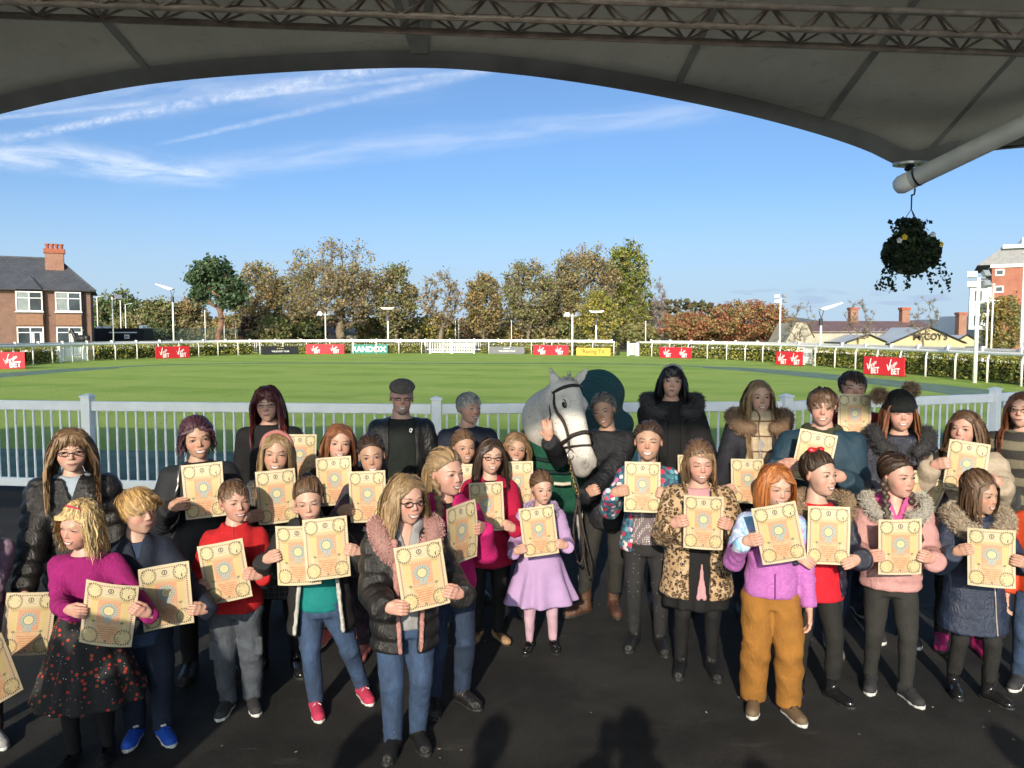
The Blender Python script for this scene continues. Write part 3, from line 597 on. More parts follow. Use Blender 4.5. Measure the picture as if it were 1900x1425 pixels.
trail('cirrus', 'thin veil of cirrus around the vapour trails', (-250, 190), (900, 110), 95, 95, 0.25, 0.85, 5, 5.0, 1.0, 9300)

# ------------------------------------------------------------------ tensile canopy over the forecourt
def canopy_mat():
    mt, t, bs = new_mat('canopy_membrane'); o = t.coord(); n = t.noise(o, 1.2, 6, 0.7); m2 = t.noise(t.scale(o, (1, 3, 1)), 5, 5, 0.7)
    c = t.mix(t.ss(n, 0.3, 0.75), (0.62, 0.61, 0.56), (0.50, 0.495, 0.45)); c = t.mix(t.mul(t.ss(m2, 0.56, 0.75), 0.5), c, (0.26, 0.26, 0.22))
    setp(t, bs, c, 0.8, 0, t.bump(t.noise(o, 9, 4, 0.6), 0.25, 0.02)); bs.inputs['Specular IOR Level'].default_value = 0.2
    tl = t.node('ShaderNodeBsdfTranslucent'); tl.inputs[0].default_value = (0.62, 0.6, 0.54, 1); mx = t.node('ShaderNodeMixShader'); mx.inputs[0].default_value = 0.10; out = [n for n in t.n if n.type == 'OUTPUT_MATERIAL'][0]; t.l.new(bs.outputs[0], mx.inputs[1]); t.l.new(tl.outputs[0], mx.inputs[2]); t.l.new(mx.outputs[0], out.inputs[0]); return mt
M_CANOPY = canopy_mat(); M_SEAM = plain('canopy_seam', (0.24, 0.24, 0.23), 0.8, 0.2, 4.0); M_EDGE = plain('canopy_edge_band', (0.22, 0.225, 0.225), 0.7, 0.15, 3.0)
M_STEEL = plain('painted_steel', (0.55, 0.56, 0.55), 0.4, 0.12, 4.0, 0.08, 30); M_TRUSS = plain('weathered_truss', (0.36, 0.295, 0.25), 0.45, 0.25, 9.0, 0.15, 60, metal=0.2); M_DARKM = plain('dark_metal', (0.05, 0.05, 0.055), 0.45, 0.2, 10.0, metal=0.6)
M_LAMPW = plain('white_lamp', (0.8, 0.8, 0.8), 0.4, 0.05, 3.0); M_GALV = plain('galvanised', (0.42, 0.44, 0.46), 0.4, 0.1, 3.0, metal=0.5)
canopy = empty('canopy', (0, 0, 4), 0, 'large grey fabric canopy stretched overhead with a scalloped front edge', 'canopy'); CO = Vector((0, 0, 4))
edge_px = [(-1500, 330, 6.8), (-1150, 190, 5.8), (-800, 160, 5.6), (-520, 205, 6.1), (-250, 268, 6.6), (-110, 238, 6.35), (0, 206, 6.1), (150, 172, 5.85), (310, 146, 5.65), (540, 127, 5.5), (785, 119.5, 5.45), (950, 131, 5.5), (1100, 151, 5.58), (1250, 178, 5.72), (1400, 211, 5.95), (1530, 247, 6.2), (1610, 275, 6.38), (1672, 304, 6.52), (1712, 297, 6.5), (1760, 283, 6.35), (1830, 275, 6.1), (1900, 268, 5.85), (2020, 262, 5.6), (2200, 268, 5.6), (2420, 300, 5.9), (2800, 380, 6.4)]
E = spline([tuple(at(*e)) for e in edge_px], 0.12); nE = len(E)
ROWS = 22
def canopy_pt(f, r):
    """f along the front edge 0..1, r from the front edge 0 to the rear edge 1"""
    i = f * (nE - 1); e = np.array([np.interp(i, np.arange(nE), E[:, k]) for k in range(3)])
    bx = e[0] * 1.25; yb = -3.2; zb = 4.86
    yy = e[1] + (yb - e[1]) * r; xx = e[0] + (bx - e[0]) * r
    crown = 5.75; g = e[2] + (crown - e[2]) * (1 - (1 - min(1, r / 0.62)) ** 2.1) if r < 0.62 else crown + (zb - crown) * ((r - 0.62) / 0.38) ** 1.7
    return np.array([xx, yy, g])
FS = np.linspace(0, 1, 171)
V = np.array([canopy_pt(f, r) for r in np.linspace(0, 1, ROWS + 1) ** 1.3 for f in FS]) - np.array([0, 0, 4])
nF = len(FS); F = [(j * nF + i, j * nF + i + 1, (j + 1) * nF + i + 1, (j + 1) * nF + i) for j in range(ROWS) for i in range(nF - 1)]
mem = link_mesh('membrane', fast_mesh('membrane', V, F), canopy, M_CANOPY, True); sm = mem.modifiers.new('thickness', 'SOLIDIFY'); sm.thickness = 0.012; sm.offset = 1
# edge band with its cable, just under the membrane
Vb = []; 
for f in FS:
    for r in (-0.0035, 0.0125):
        p = canopy_pt(f, max(r, 0.0)); q = canopy_pt(f, 0.0); Vb.append((p if r > 0 else q) - np.array([0, 0, 4.024]))
link_mesh('edge_band', fast_mesh('edge_band', Vb, [(2 * i, 2 * i + 1, 2 * i + 3, 2 * i + 2) for i in range(nF - 1)]), canopy, M_EDGE, True)
MB().tube([canopy_pt(f, 0) - np.array([0, 0, 4.0]) for f in FS], 0.014, 6).build('edge_cable', M_DARKM, canopy, True)
def fpx(px):
    """where along the edge a sight line falls"""
    j = int(np.argmin(np.abs(950 + FOCAL * E[:, 0] / E[:, 1] - px))); return j / (nE - 1)
seams = [(25, -0.10), (312, -0.07), (783, -0.045), (785, 0.0), (787, 0.045), (1248, 0.05), (1505, 0.055), (1690, 0.06), (1850, 0.05), (-200, -0.06), (2060, 0.05), (560, -0.3), (1000, 0.3)]
for px, df in seams[:11]:
    f0 = fpx(px); Vs = []
    for r in np.linspace(0.012, 0.6, 26):
        f = min(0.999, max(0.001, f0 + df * r * 2.2)); p = canopy_pt(f, r); p2 = canopy_pt(min(1, f + 0.003), r); t = p2 - p; t /= np.linalg.norm(t) + 1e-9
        for s in (-0.028, 0.028): Vs.append(p + t * s - np.array([0, 0, 4.04]))
    link_mesh('seam', fast_mesh('seam', Vs, [(2 * i, 2 * i + 1, 2 * i + 3, 2 * i + 2) for i in range(25)]), canopy, M_SEAM, True)
# corner plate, strut and hanging basket
cp = at(1690, 300, 6.45)
pl = MB(); n = 18; Vp = [(cp.x + 0.145 * math.cos(t), cp.y + 0.10 * math.sin(t), cp.z + 0.010 * s - 0.02) for s in (-1, 1) for t in np.linspace(0, 2 * math.pi, n + 1)[:-1]]
pl.raw([Vector(v) - CO for v in Vp], [tuple(range(n))[::-1], tuple(range(n, 2 * n))] + [(i, (i + 1) % n, n + (i + 1) % n, n + i) for i in range(n)])
plate = pl.build('corner_plate', M_GALV, canopy)
for t in np.linspace(math.pi + 0.35, 2 * math.pi - 0.35, 6): MB().lathe([(0.0, -0.006), (0.013, -0.006), (0.013, 0.0), (0, 0)], (cp.x + 0.115 * math.cos(t) - CO.x, cp.y + 0.078 * math.sin(t), cp.z - 0.036 - CO.z), 8).build('bolt', M_DARKM, canopy)
tip = at(1672, 343, 6.4); tail = at(2180, 96, 5.0); ax = (tail - tip).normalized()
strut = empty('canopy_strut', tip, 0, 'thick pale steel tube reaching out to hold the canopy corner', 'strut')
MB().tube([Vector((0, 0, 0)), ax * 0.10, ax * (tail - tip).length], [0.073, 0.073, 0.073], 20).build('tube', M_STEEL, strut, True)
MB().tube([-ax * 0.055 , -ax * 0.04, Vector((0, 0, 0)), ax * 0.09], [0.028, 0.058, 0.076, 0.0765], 20).build('end_cap', M_LAMPW, strut, True)
MB().tube([ax * 0.13, ax * 0.145], 0.0768, 20).build('collar', M_DARKM, strut, True)
MB().tube([Vector((0.02, -0.06, 0.08)), cp - tip + Vector((0.0, -0.03, -0.04))], [0.012, 0.016], 8).build('tie_rod', M_DARKM, strut)
MB().tube([cp - tip + Vector((-0.02, -0.03, -0.03)), cp - tip + Vector((-0.055, -0.04, -0.075))], 0.02, 8).build('shackle', M_DARKM, strut)
hook = at(1692, 356, 6.38)
bk = empty('hanging_basket', hook, 0, 'hanging basket of dark ivy and pansies below the canopy strut', 'basket')
bc = at(1690, 468, 6.38) - hook; br = 0.245
MB().tube([(0, 0, 0.06), (0.025, 0, 0.02), (0.02, 0, -0.02), (-0.005, 0, -0.03)], 0.008, 6).build('hook', M_DARKM, bk, True)
MB().tube([(0, 0, -0.03), (0, 0, -0.14)], 0.006, 5).build('hanger', M_DARKM, bk)
for dx_, dyy in ((-0.19, 0.03), (0.17, 0.02), (0.0, -0.18)): MB().tube([(0, 0, -0.14), bc + Vector((dx_, dyy, 0.05))], 0.0035, 4).build('chain', M_DARKM, bk)
MB().lathe([(0.0, -0.17), (0.10, -0.15), (0.155, -0.09), (0.175, 0.0), (0.16, 0.02)], tuple(bc + Vector((0, 0, -0.02))), 18).build('liner', plain('basket_liner', (0.03, 0.03, 0.02), 0.9), bk, True)
rg = np.random.default_rng(8); n = 3600
v = rg.normal(size=(n, 3)); v /= np.linalg.norm(v, axis=1)[:, None]; C = v * np.array([0.22, 0.22, 0.175]) * rg.uniform(0.7, 1.0, (n, 1)) + np.array(bc); C[:, 2] = np.maximum(C[:, 2], bc.z - 0.13)
top = rg.uniform(size=n) < 0.14; C[top] = np.array(bc) + np.c_[rg.normal(size=top.sum()) * 0.055 - 0.03, rg.normal(size=top.sum()) * 0.05, rg.uniform(0.10, 0.27, top.sum())]
link_mesh('foliage', leaf_quads(C, 0.021, rg, ((0.02, 0.04, 0.018), (0.035, 0.06, 0.025), (0.03, 0.025, 0.03), (0.05, 0.075, 0.035)), (3, 3, 1, 2), 'foliage', 0, 0.8), bk, M_LEAF)
for k in range(16):
    a = rg.uniform(0, 2 * math.pi); L = rg.uniform(0.05, 0.17); s = bc + Vector((math.cos(a) * 0.205, math.sin(a) * 0.205, -0.08)); Pt = [s + Vector((math.cos(a) * 0.02 * i, math.sin(a) * 0.02 * i, -L * i / 4 - 0.01 * i)) + Vector(rg.normal(size=3)) * 0.008 for i in range(6)]
    C = np.array([tuple(p) for p in Pt for _ in range(3)]) + rg.normal(size=(18, 3)) * 0.012
    o = link_mesh('ivy_trail', leaf_quads(C, 0.018, rg, ((0.02, 0.04, 0.018), (0.035, 0.06, 0.025)), (1, 1), 'ivy_trail', 0, 0.8), bk, M_LEAF); o['kind'] = 'stuff'
M_PANSY = plain('yellow_petals', (0.6, 0.42, 0.02), 0.6); M_PANSYW = plain('pale_petals', (0.5, 0.52, 0.55), 0.6)
for (x, z, m_) in ((-0.13, 0.105, M_PANSY), (0.085, 0.125, M_PANSYW), (0.17, 0.05, M_PANSY), (-0.165, 0.08, M_PANSYW)):
    fl = MB()
    for k in range(5):
        a = 2 * math.pi * k / 5 + 0.3; fl.raw([(0, 0, 0), (0.021 * math.cos(a - 0.6), -0.004, 0.021 * math.sin(a - 0.6)), (0.025 * math.cos(a), -0.008, 0.025 * math.sin(a)), (0.021 * math.cos(a + 0.6), -0.004, 0.021 * math.sin(a + 0.6))], [(0, 1, 2, 3)])
    fl.build('flower', m_, bk, loc=bc + Vector((x, -0.19 + abs(x) * 0.35, z)))
# lighting truss under the canopy
truss = empty('lighting_truss', (0, 4.6, 3.9), 0, 'brown triangular lattice truss running across under the canopy', 'truss'); TO = Vector((0, 4.6, 3.9))
chA = [at(-700, -60, 4.15), at(2600, 52, 4.75)]; chB = [at(-700, -22, 4.30), at(2600, 92, 4.92)]; chC = [at(-700, 2, 4.50), at(2600, 126, 5.12)]
lat = []
for ch in (chA, chB, chC): MB().tube([p - TO for p in ch], 0.021, 10).build('chord', M_TRUSS, truss, True)
for c0, c1 in ((chA, chB), (chB, chC), (chA, chC)):
    n = 62
    for k in range(n):
        f0, f1 = k / n, (k + 1) / n; a, b = (c0, c1) if k % 2 == 0 else (c1, c0)
        MB().tube([a[0].lerp(a[1], f0) - TO, b[0].lerp(b[1], f1) - TO], 0.0085, 6, False).build('lacing', M_TRUSS, truss, True)

# ------------------------------------------------------------------ lamp posts
def pole(g, h, r0, r1, mat): MB().tube([(0, 0, 0), (0, 0, h)], [r0, r1], 10).build('pole', mat, g, True)
def flood(px, ytop, d, label, heads=2, big=1.0, r=0.07):
    b = at(px, 617, d); b.z = 0; h = at(px, ytop, d).z; g = empty('floodlight_mast', b, 0, label, 'floodlight', 'white floodlight masts'); pole(g, h - 0.25 * big, r, r * 0.8, M_WHITE2)
    MB().tube([(-0.5 * big, 0, h - 0.42 * big), (0.5 * big, 0, h - 0.42 * big)], 0.035 * big, 6).build('crossbar', M_GALV, g)
    pos = [(-0.45, -0.05, -0.35), (0.45, 0.05, -0.3)] if heads == 2 else [(-0.42, 0, -0.08), (0.42, 0, 0.0), (-0.40, 0, -0.72), (0.5, 0, -0.62)]
    for i, (x, y, z) in enumerate(pos):
        m_ = MB(); s = big * 0.55; ang = (-0.5 if x < 0 else 0.5) * (1 if heads == 2 else 0.4)
        m_.raw([(-s * .5, -s * .25, -s * .36), (s * .5, -s * .25, -s * .36), (s * .5, -s * .25, s * .36), (-s * .5, -s * .25, s * .36), (-s * .36, s * .25, -s * .25), (s * .36, s * .25, -s * .25), (s * .36, s * .25, s * .25), (-s * .36, s * .25, s * .25)], [(0, 1, 2, 3), (7, 6, 5, 4), (0, 4, 5, 1), (1, 5, 6, 2), (2, 6, 7, 3), (3, 7, 4, 0)])
        o = m_.build('lamp_head', M_LAMPW if i % 2 == 0 else M_GALV, g, loc=(x * big, y * big, h + z * big), rot=(R(-28), 0, ang * 2))
def wing(px, ytop, d, label, left=True, straight=False):
    b = at(px, 617, d); b.z = 0; h = at(px, ytop, d).z; g = empty('wing_lamp', b, 0, label, 'street lamp', 'white wing lamps'); s = -1 if left else 1
    pole(g, h - 0.9, 0.085, 0.075, M_WHITE2)
    MB().box((0, 0, 0), (0.26, 0.26, 0.55)).build('junction_box', M_DARKM, g, loc=(-0.02, 0, h - 1.05), bevel=0.03)
    for k in (-1, 1): MB().tube([(0, 0, h - 0.8), (k * 0.2, 0, h - 0.15)], 0.03, 6).build('fork', M_DARKM, g)
    if straight: P = [(-0.75, 0.06), (-0.35, 0.0), (0.35, 0.0), (0.75, 0.06), (0.5, -0.16), (-0.5, -0.16)]; P = [(x, z + h) for x, z in P]
    else: P = [(-s * 0.22, h + 0.0), (s * 0.2, h + 0.14), (s * 1.5, h + 0.50), (s * 1.62, h + 0.46), (s * 0.9, h + 0.14), (s * 0.15, h - 0.12)]
    MB().prism(P, -0.28, 0.28).build('reflector_wing', M_LAMPW, g)
flood(210, 545, 74, 'white floodlight mast with two heads beside the brick house', 2, 1.2)
wing(322, 536, 78, 'white lamp with an upswept wing beside the pine')
flood(604, 575, 80, 'floodlight mast with two white heads in front of the pale pink gable', 2, 1.2)
wing(720, 571, 79, 'short lamp with a flat white dish near the green board', True, True)
flood(1062, 577, 66.5, 'floodlight mast with two white heads standing behind the red and yellow boards', 2, 1.0, 0.09)
wing(1106, 577, 74, 'short lamp with a flat white dish behind the yellow board', True, True)
flood(1447, 549, 58, 'floodlight mast with stacked heads beside the large red tree', 4, 0.62)
wing(1523, 573, 62, 'white lamp with an upswept wing in front of the cream gable', False)
flood(1812, 508, 30.5, 'tall near floodlight mast with four heads by the olive tree', 4, 0.62, 0.085)
def thin(px, ytop, d, label, r=0.06, arm=False):
    b = at(px, 617, d); b.z = 0; h = at(px, ytop, d).z; g = empty('lamp_post', b, 0, label, 'lamp post', 'thin white posts'); pole(g, h, r, r * 0.7, M_WHITE2)
    if arm: MB().tube([(0, 0, h - 0.02), (0.5, 0, h + 0.1), (0.95, 0, h + 0.12)], [0.05, 0.05, 0.09], 6).build('lamp_arm', M_GALV, g)
    else: MB().lathe([(0.0, h + 0.08), (0.1, h + 0.05), (0.1, h), (0.0, h)], (0, 0, 0), 8).build('lamp_cap', M_LAMPW, g)
thin(182, 551, 96, 'thin post with a short arm at the corner of the brick house', 0.07, True); thin(225, 558, 96, 'thin post without arm, just past the floodlight by the brick house', 0.07); thin(234, 565, 104, 'shorter thin post with an arm past the floodlight by the brick house', 0.07, True)
thin(381, 577, 100, 'thin white post left of the pine trunk', 0.07); thin(416, 580, 100, 'thin white post right of the pine trunk', 0.07, True); thin(437, 597, 92, 'short thin post below the orange brown tree', 0.06)
thin(845, 588, 96, 'pair post of two thin white ones beside the bare tree, the taller', 0.06); thin(851, 593, 96, 'pair post of two thin white ones beside the bare tree, the shorter', 0.06); thin(1198, 597, 86, 'thin white post at the foot of the tall green tree', 0.06); thin(949, 596, 90, 'thin pale post below the tan oval tree', 0.05)
thin(1831, 548, 40, 'thin white pole just beside the tall near floodlight', 0.055); thin(1840, 528, 52, 'thin white pole in front of the brick tower corner', 0.06); thin(1896, 470, 34, 'thick white pole at the picture edge before the brick tower', 0.085)

# ------------------------------------------------------------------ buildings
def brick_mat(name, c0, c1, mortar, sc=1.0):
    mt, t, bs = new_mat(name); o = t.coord(); x, y, z = t.xyz(o)
    b = t.node('ShaderNodeTexBrick'); t.l.new(t.vec(t.add(x, y), z, 0.0), b.inputs['Vector']); b.inputs['Scale'].default_value = sc
    b.inputs['Color1'].default_value = (*c0, 1); b.inputs['Color2'].default_value = (*c1, 1); b.inputs['Mortar'].default_value = (*mortar, 1); b.inputs['Mortar Size'].default_value = 0.01; b.inputs['Brick Width'].default_value = 0.23; b.inputs['Row Height'].default_value = 0.075
    c = t.mix(t.mul(t.ss(t.noise(o, 1.2, 5, 0.7), 0.4, 0.75), 0.45), b.outputs['Color'], tuple(v * 0.6 for v in c0)); c = t.mix(t.mul(t.ss(t.noise(o, 14, 3, 0.7), 0.5, 0.7), 0.5), c, c1)
    setp(t, bs, c, 0.85, 0, t.bump(b.outputs['Fac'], 0.3, -0.01)); return mt
M_BRICK = brick_mat('dark_brick', (0.15, 0.065, 0.045), (0.21, 0.09, 0.06), (0.22, 0.18, 0.15)); M_BRICKR = brick_mat('red_brick', (0.30, 0.085, 0.05), (0.35, 0.115, 0.07), (0.30, 0.18, 0.13)); M_BRICKO = brick_mat('orange_brick', (0.25, 0.09, 0.055), (0.21, 0.075, 0.045), (0.4, 0.3, 0.22))
def tile_mat(name, c0, c1, row=0.28):
    mt, t, bs = new_mat(name); o = t.coord(); x, y, z = t.xyz(o)
    b = t.node('ShaderNodeTexBrick'); t.l.new(t.vec(t.add(x, t.mul(y, 0.2)), t.mul(z, 1.6), 0.0), b.inputs['Vector']); b.inputs['Scale'].default_value = 1.0; b.inputs['Color1'].default_value = (*c0, 1); b.inputs['Color2'].default_value = (*c1, 1); b.inputs['Mortar'].default_value = (*[v * 0.45 for v in c0], 1); b.inputs['Mortar Size'].default_value = 0.012; b.inputs['Brick Width'].default_value = 0.3; b.inputs['Row Height'].default_value = row
    c = t.mix(t.mul(t.ss(t.noise(o, 0.7, 5, 0.7), 0.4, 0.75), 0.4), b.outputs['Color'], tuple(v * 1.5 for v in c1)); setp(t, bs, c, 0.6, 0, t.bump(b.outputs['Fac'], 0.4, -0.02)); return mt
M_SLATE = tile_mat('slate', (0.055, 0.06, 0.072), (0.075, 0.08, 0.09)); M_RTILE = tile_mat('brown_tile', (0.135, 0.085, 0.085), (0.16, 0.105, 0.10))
M_GLASS = plain('window_glass', (0.035, 0.045, 0.055), 0.08, 0.5, 0.6, 0.0); M_BLIND = plain('window_blind', (0.20, 0.23, 0.23), 0.5, 0.15, 2.0); M_UPVC = plain('white_frame', (0.8, 0.8, 0.79), 0.4, 0.03, 2.0, 0.0)
M_CREAM = plain('cream_render', (0.47, 0.38, 0.22), 0.8, 0.08, 1.0, 0.1, 20); M_CREAM2 = plain('pale_render', (0.36, 0.32, 0.25), 0.8, 0.1, 0.8, 0.1, 20); M_TERRA = plain('terracotta', (0.30, 0.09, 0.05), 0.8, 0.2, 5.0); M_PANELB = plain('brown_tile_panel', (0.24, 0.125, 0.075), 0.8, 0.15, 6.0, 0.4, 30, 0.01)
def window(parent, x, y, z, w, h, cols=2, trans=0.32, sill=True, pane=None, frame=0.09, door=False):
    """frame with recessed panes, standing in the wall face; x,z centre"""
    fr = MB(); d = 0.10
    fr.box((x - w / 2 + frame / 2, y, z), (frame, d, h)); fr.box((x + w / 2 - frame / 2, y, z), (frame, d, h)); fr.box((x, y, z + h / 2 - frame / 2), (w - 2 * frame, d, frame)); fr.box((x, y, z - h / 2 + frame / 2), (w - 2 * frame, d, frame))
    for k in range(1, cols): fr.box((x - w / 2 + w * k / cols, y, z), (frame * 0.9, d * 0.9, h - 2 * frame))
    if trans: fr.box((x, y + 0.004, z + h / 2 - h * trans), (w - 2 * frame, d * 0.8, frame * 0.7))
    f = fr.build('window', M_UPVC, parent)
    for k in range(cols):
        cw = (w - frame) / cols - frame
        pc = x - w / 2 + frame + cw / 2 + k * (cw + frame)
        MB().box((pc, y + 0.02, z), (cw, 0.02, h - 2 * frame)).build('pane', (pane if pane and k % 2 == 0 else M_GLASS), f)
    if sill: MB().box((x, y - 0.05, z - h / 2 - 0.05), (w + 0.16, 0.22, 0.08)).build('sill', M_UPVC, f)
    return f
# brick house by the ring
hd = 71.0; hx = at(170, 617, hd).x; house = empty('brick_house', (hx, hd, 0), R(27), 'dark brick two storey house with bay windows and a tall red chimney', 'house')
ev, rg_ = 5.85, 8.95; W_ = 16.5; D_ = 9.0
MB().box((-W_ / 2, D_ / 2, ev / 2), (W_, D_, ev)).build('wall', M_BRICK, house)
rf = MB(); o_ = 0.45
rf.raw([(o_, -o_, ev - 0.1), (-W_ - o_, -o_, ev - 0.1), (-W_ - o_, D_ + o_, ev - 0.1), (o_, D_ + o_, ev - 0.1), (-2.7, D_ / 2, rg_), (-W_ + 3.6, D_ / 2, rg_)], [(0, 4, 5, 1), (1, 5, 2), (2, 5, 4, 3), (3, 4, 0), (0, 1, 2, 3)])
roof = rf.build('roof', M_SLATE, house)
MB().tube([(-2.7, D_ / 2, rg_ + 0.03), (-W_ + 3.6, D_ / 2, rg_ + 0.03)], 0.10, 6).build('ridge_tile', M_SLATE, roof); MB().tube([(o_, -o_, ev - 0.05), (-2.7, D_ / 2, rg_ + 0.02)], 0.09, 6).build('hip_tile', M_SLATE, roof)
pbox('gutter', (W_ + 2 * o_, 0.14, 0.12), M_DARKM, roof, (-W_ / 2, -o_ - 0.07, ev - 0.06))
ch = pbox('chimney', (1.5, 0.95, 2.6), M_BRICKO, house, (-2.9, D_ * 0.35, 8.2)); pbox('chimney_cap', (1.7, 1.15, 0.4), M_TERRA, ch, (0, 0, 1.35)); 
for k in range(4): MB().lathe([(0.17, 0), (0.14, 0.3), (0.2, 0.42), (0.2, 0.5), (0.13, 0.52), (0, 0.52)], ((k - 1.5) * 0.38, 0, 1.53), 10).build('chimney_pot', M_TERRA, ch, True)
for cx_ in (-4.75, -1.75):
    bay = MB().box((cx_, -0.22, 2.9), (2.1, 0.5, 5.5)).build('bay', M_BRICK, house)
    window(house, cx_, -0.52, 4.75, 2.02, 1.75, 2, 0.33, True, M_BLIND)
    pbox('tile_panel', (2.0, 0.12, 0.95), M_PANELB, house, (cx_, -0.53, 3.1))
    window(house, cx_, -0.52, 1.45, 2.02, 2.1, 2, 0.24, True, None)
    pbox('door_panel', (0.8, 0.06, 1.9), M_UPVC, house, (cx_ + 0.5, -0.60, 1.1)); pbox('door_glass', (0.42, 0.04, 1.05), M_GLASS, house, (cx_ + 0.5, -0.63, 1.45))
MB().raw([(-5.75, -0.75, ev - 0.05), (-3.75, -0.75, ev - 0.05), (-4.75, 1.2, ev + 1.25)], [(0, 1, 2)]).raw([(-5.75, -0.75, ev - 0.05), (-4.75, 1.2, ev + 1.25), (-5.75, 1.2, ev + 0.6)], [(0, 1, 2)]).raw([(-3.75, -0.75, ev - 0.05), (-3.75, 1.2, ev + 0.6), (-4.75, 1.2, ev + 1.25)], [(0, 1, 2)]).build('bay_roof', M_SLATE, house)
for z_ in (0.35, 3.9): pass
MB().tube([(-0.45, -0.06, 0), (-0.45, -0.06, ev)], 0.06, 6).build('downpipe', M_DARKM, house); MB().tube([(-9.0, -0.06, 0), (-9.0, -0.06, ev)], 0.06, 6).build('downpipe', M_DARKM, house)
MB().box((-7.7, -0.06, 5.2), (0.35, 0.12, 0.3)).build('alarm_box', M_CREAM, house); MB().lathe([(0, 0), (0.14, -0.02), (0.1, -0.2), (0, -0.22)], (-7.9, -0.14, 2.6), 8).build('wall_lamp', M_UPVC, house); MB().lathe([(0, 0), (0.14, -0.02), (0.1, -0.2), (0, -0.22)], (-0.75, -0.14, 2.3), 8).build('wall_lamp', M_UPVC, house)
# black trailer and mesh fence
tb = at(180, 617, 84); trl = empty('black_trailer', (tb.x, 84, 0), 0, 'low black hospitality trailer with a small white sign beside the brick house', 'trailer')
pbox('body', (5.4, 2.2, 2.4), M_BLACKB, trl, (2.9, 0, 1.25)); pbox('roof_edge', (3.0, 0.06, 0.12), M_UPVC, trl, (3.4, -1.14, 2.0)); pbox('sign', (0.55, 0.03, 0.45), M_LETW, trl, (3.8, -1.13, 1.55)); lettering('BOX', 0.4, 0.16, (3.8, -1.16, 1.55), 0, M_LETD, trl, 0, 0.02)
for x_, w_ in ((0.6, 0.5), (1.5, 0.7)): pbox('roof_vent', (w_, 0.5, 0.22), M_UPVC, trl, (x_, -0.6, 2.56))
wb = at(268, 617, 88); wbx = empty('white_cabinet', (wb.x, 88, 0), 0, 'small white upright cabinet on legs past the black trailer', 'cabinet'); pbox('cabinet_body', (0.95, 0.6, 1.0), M_UPVC, wbx, (0, 0, 2.3), 0, 0.04); pbox('door', (0.4, 0.03, 0.8), M_GALV, wbx, (0.2, -0.32, 2.3)); pbox('stand', (0.5, 0.4, 1.8), M_GALV, wbx, (0, 0, 0.9))
M_MESHG = plain('green_mesh', (0.03, 0.075, 0.06), 0.6); mf = empty('mesh_fence', (at(262, 617, 90).x, 90, 0), 0, 'dark green mesh fence below the trees beside the pine', 'fence'); L_ = at(440, 617, 90).x - at(262, 617, 90).x
for k in range(9): MB().box((0, 0, 0), (0.07, 0.07, 2.6)).build('post', M_MESHG, mf, loc=(L_ * k / 8, 0, 1.3))
mm = MB()
for x_ in np.linspace(0, L_, 130): mm.box((x_, 0.04, 1.3), (0.018, 0.012, 2.4))
for z_ in np.linspace(0.2, 2.5, 9): mm.box((L_ / 2, 0.055, z_), (L_, 0.012, 0.02))
mm.build('mesh_wires', M_MESHG, mf)['kind'] = 'stuff'
pbox('dark_base', (L_ * 0.75, 0.15, 0.9), M_BLACKB, mf, (L_ * 0.38, 0.3, 0.45))
# small houses far behind the trees
def cottage(px0, px1, yeave, yridge, d, wall, rmat, label, gable=False, name='distant_house', chim=None):
    x0, x1 = at(px0, 617, d).x, at(px1, 617, d).x; e, r = at(0, yeave, d).z, at(0, yridge, d).z; w = x1 - x0; g = empty(name, (x0, d, 0), 0, label, 'house', 'houses beyond the parade ring')
    MB().box((w / 2, 4, e / 2), (w, 8, e)).build('wall', wall, g)
    if gable:
        MB().prism([(0, e), (w, e), (w / 2, r)], 0.0, 8).build('gable', wall, g)
        for s in (0, 1): MB().raw([(w / 2, -0.15, r + 0.06), (w / 2, 8.15, r + 0.06), (w * s + (0.3 if s else -0.3), 8.15, e - 0.15), (w * s + (0.3 if s else -0.3), -0.15, e - 0.15)], [(0, 1, 2, 3)]).build('roof_slope', rmat, g)
    else:
        MB().raw([(-0.3, -0.3, e - 0.05), (w + 0.3, -0.3, e - 0.05), (w + 0.3, 4, r), (-0.3, 4, r), (-0.3, 8.3, e - 0.05), (w + 0.3, 8.3, e - 0.05)], [(0, 1, 2, 3), (3, 2, 5, 4), (0, 3, 4), (1, 5, 2)]).build('roof', rmat, g)
    if chim:
        for cpx, ct in chim: pbox('chimney', (0.9, 0.7, at(0, ct, d).z - r + 1.2), M_BRICKO, g, (at(cpx, 617, d).x - x0, 4, (at(0, ct, d).z + r - 1.2) / 2))
    return g
M_PINK = plain('pale_pink_render', (0.58, 0.38, 0.28), 0.85, 0.06, 1.0)
c1 = cottage(573, 613, 616, 602, 104, M_PINK, M_RTILE, 'pale pink gable end with a red chimney behind the domed tree', True, chim=[(600, 594)])
cottage(636, 690, 620, 607, 110, M_CREAM2, M_SLATE, 'low grey roofed house right of the pale pink gable')
cottage(1045, 1080, 620, 605, 104, M_CREAM2, M_RTILE, 'brown roofed house half hidden behind the yellow tree', True); cottage(1136, 1166, 618, 607, 104, M_CREAM2, M_SLATE, 'pale house with slate roof below the tall green tree')
cottage(1448, 1497, 618, 588, 88, M_BRICKO, tile_mat('grey_tile', (0.10, 0.085, 0.075), (0.13, 0.11, 0.095)), 'orange brick house with a dark steep roof beside the large red tree')
c2 = cottage(1488, 1512, 634, 622, 80, M_CREAM2, M_SLATE, 'little gabled outhouse in front of the orange brick house', True)
for k in (0, 1): window(c1, (0.6 + 1.6 * k), -0.03, 1.6, 0.5, 0.6, 1, 0, False, None, 0.05)
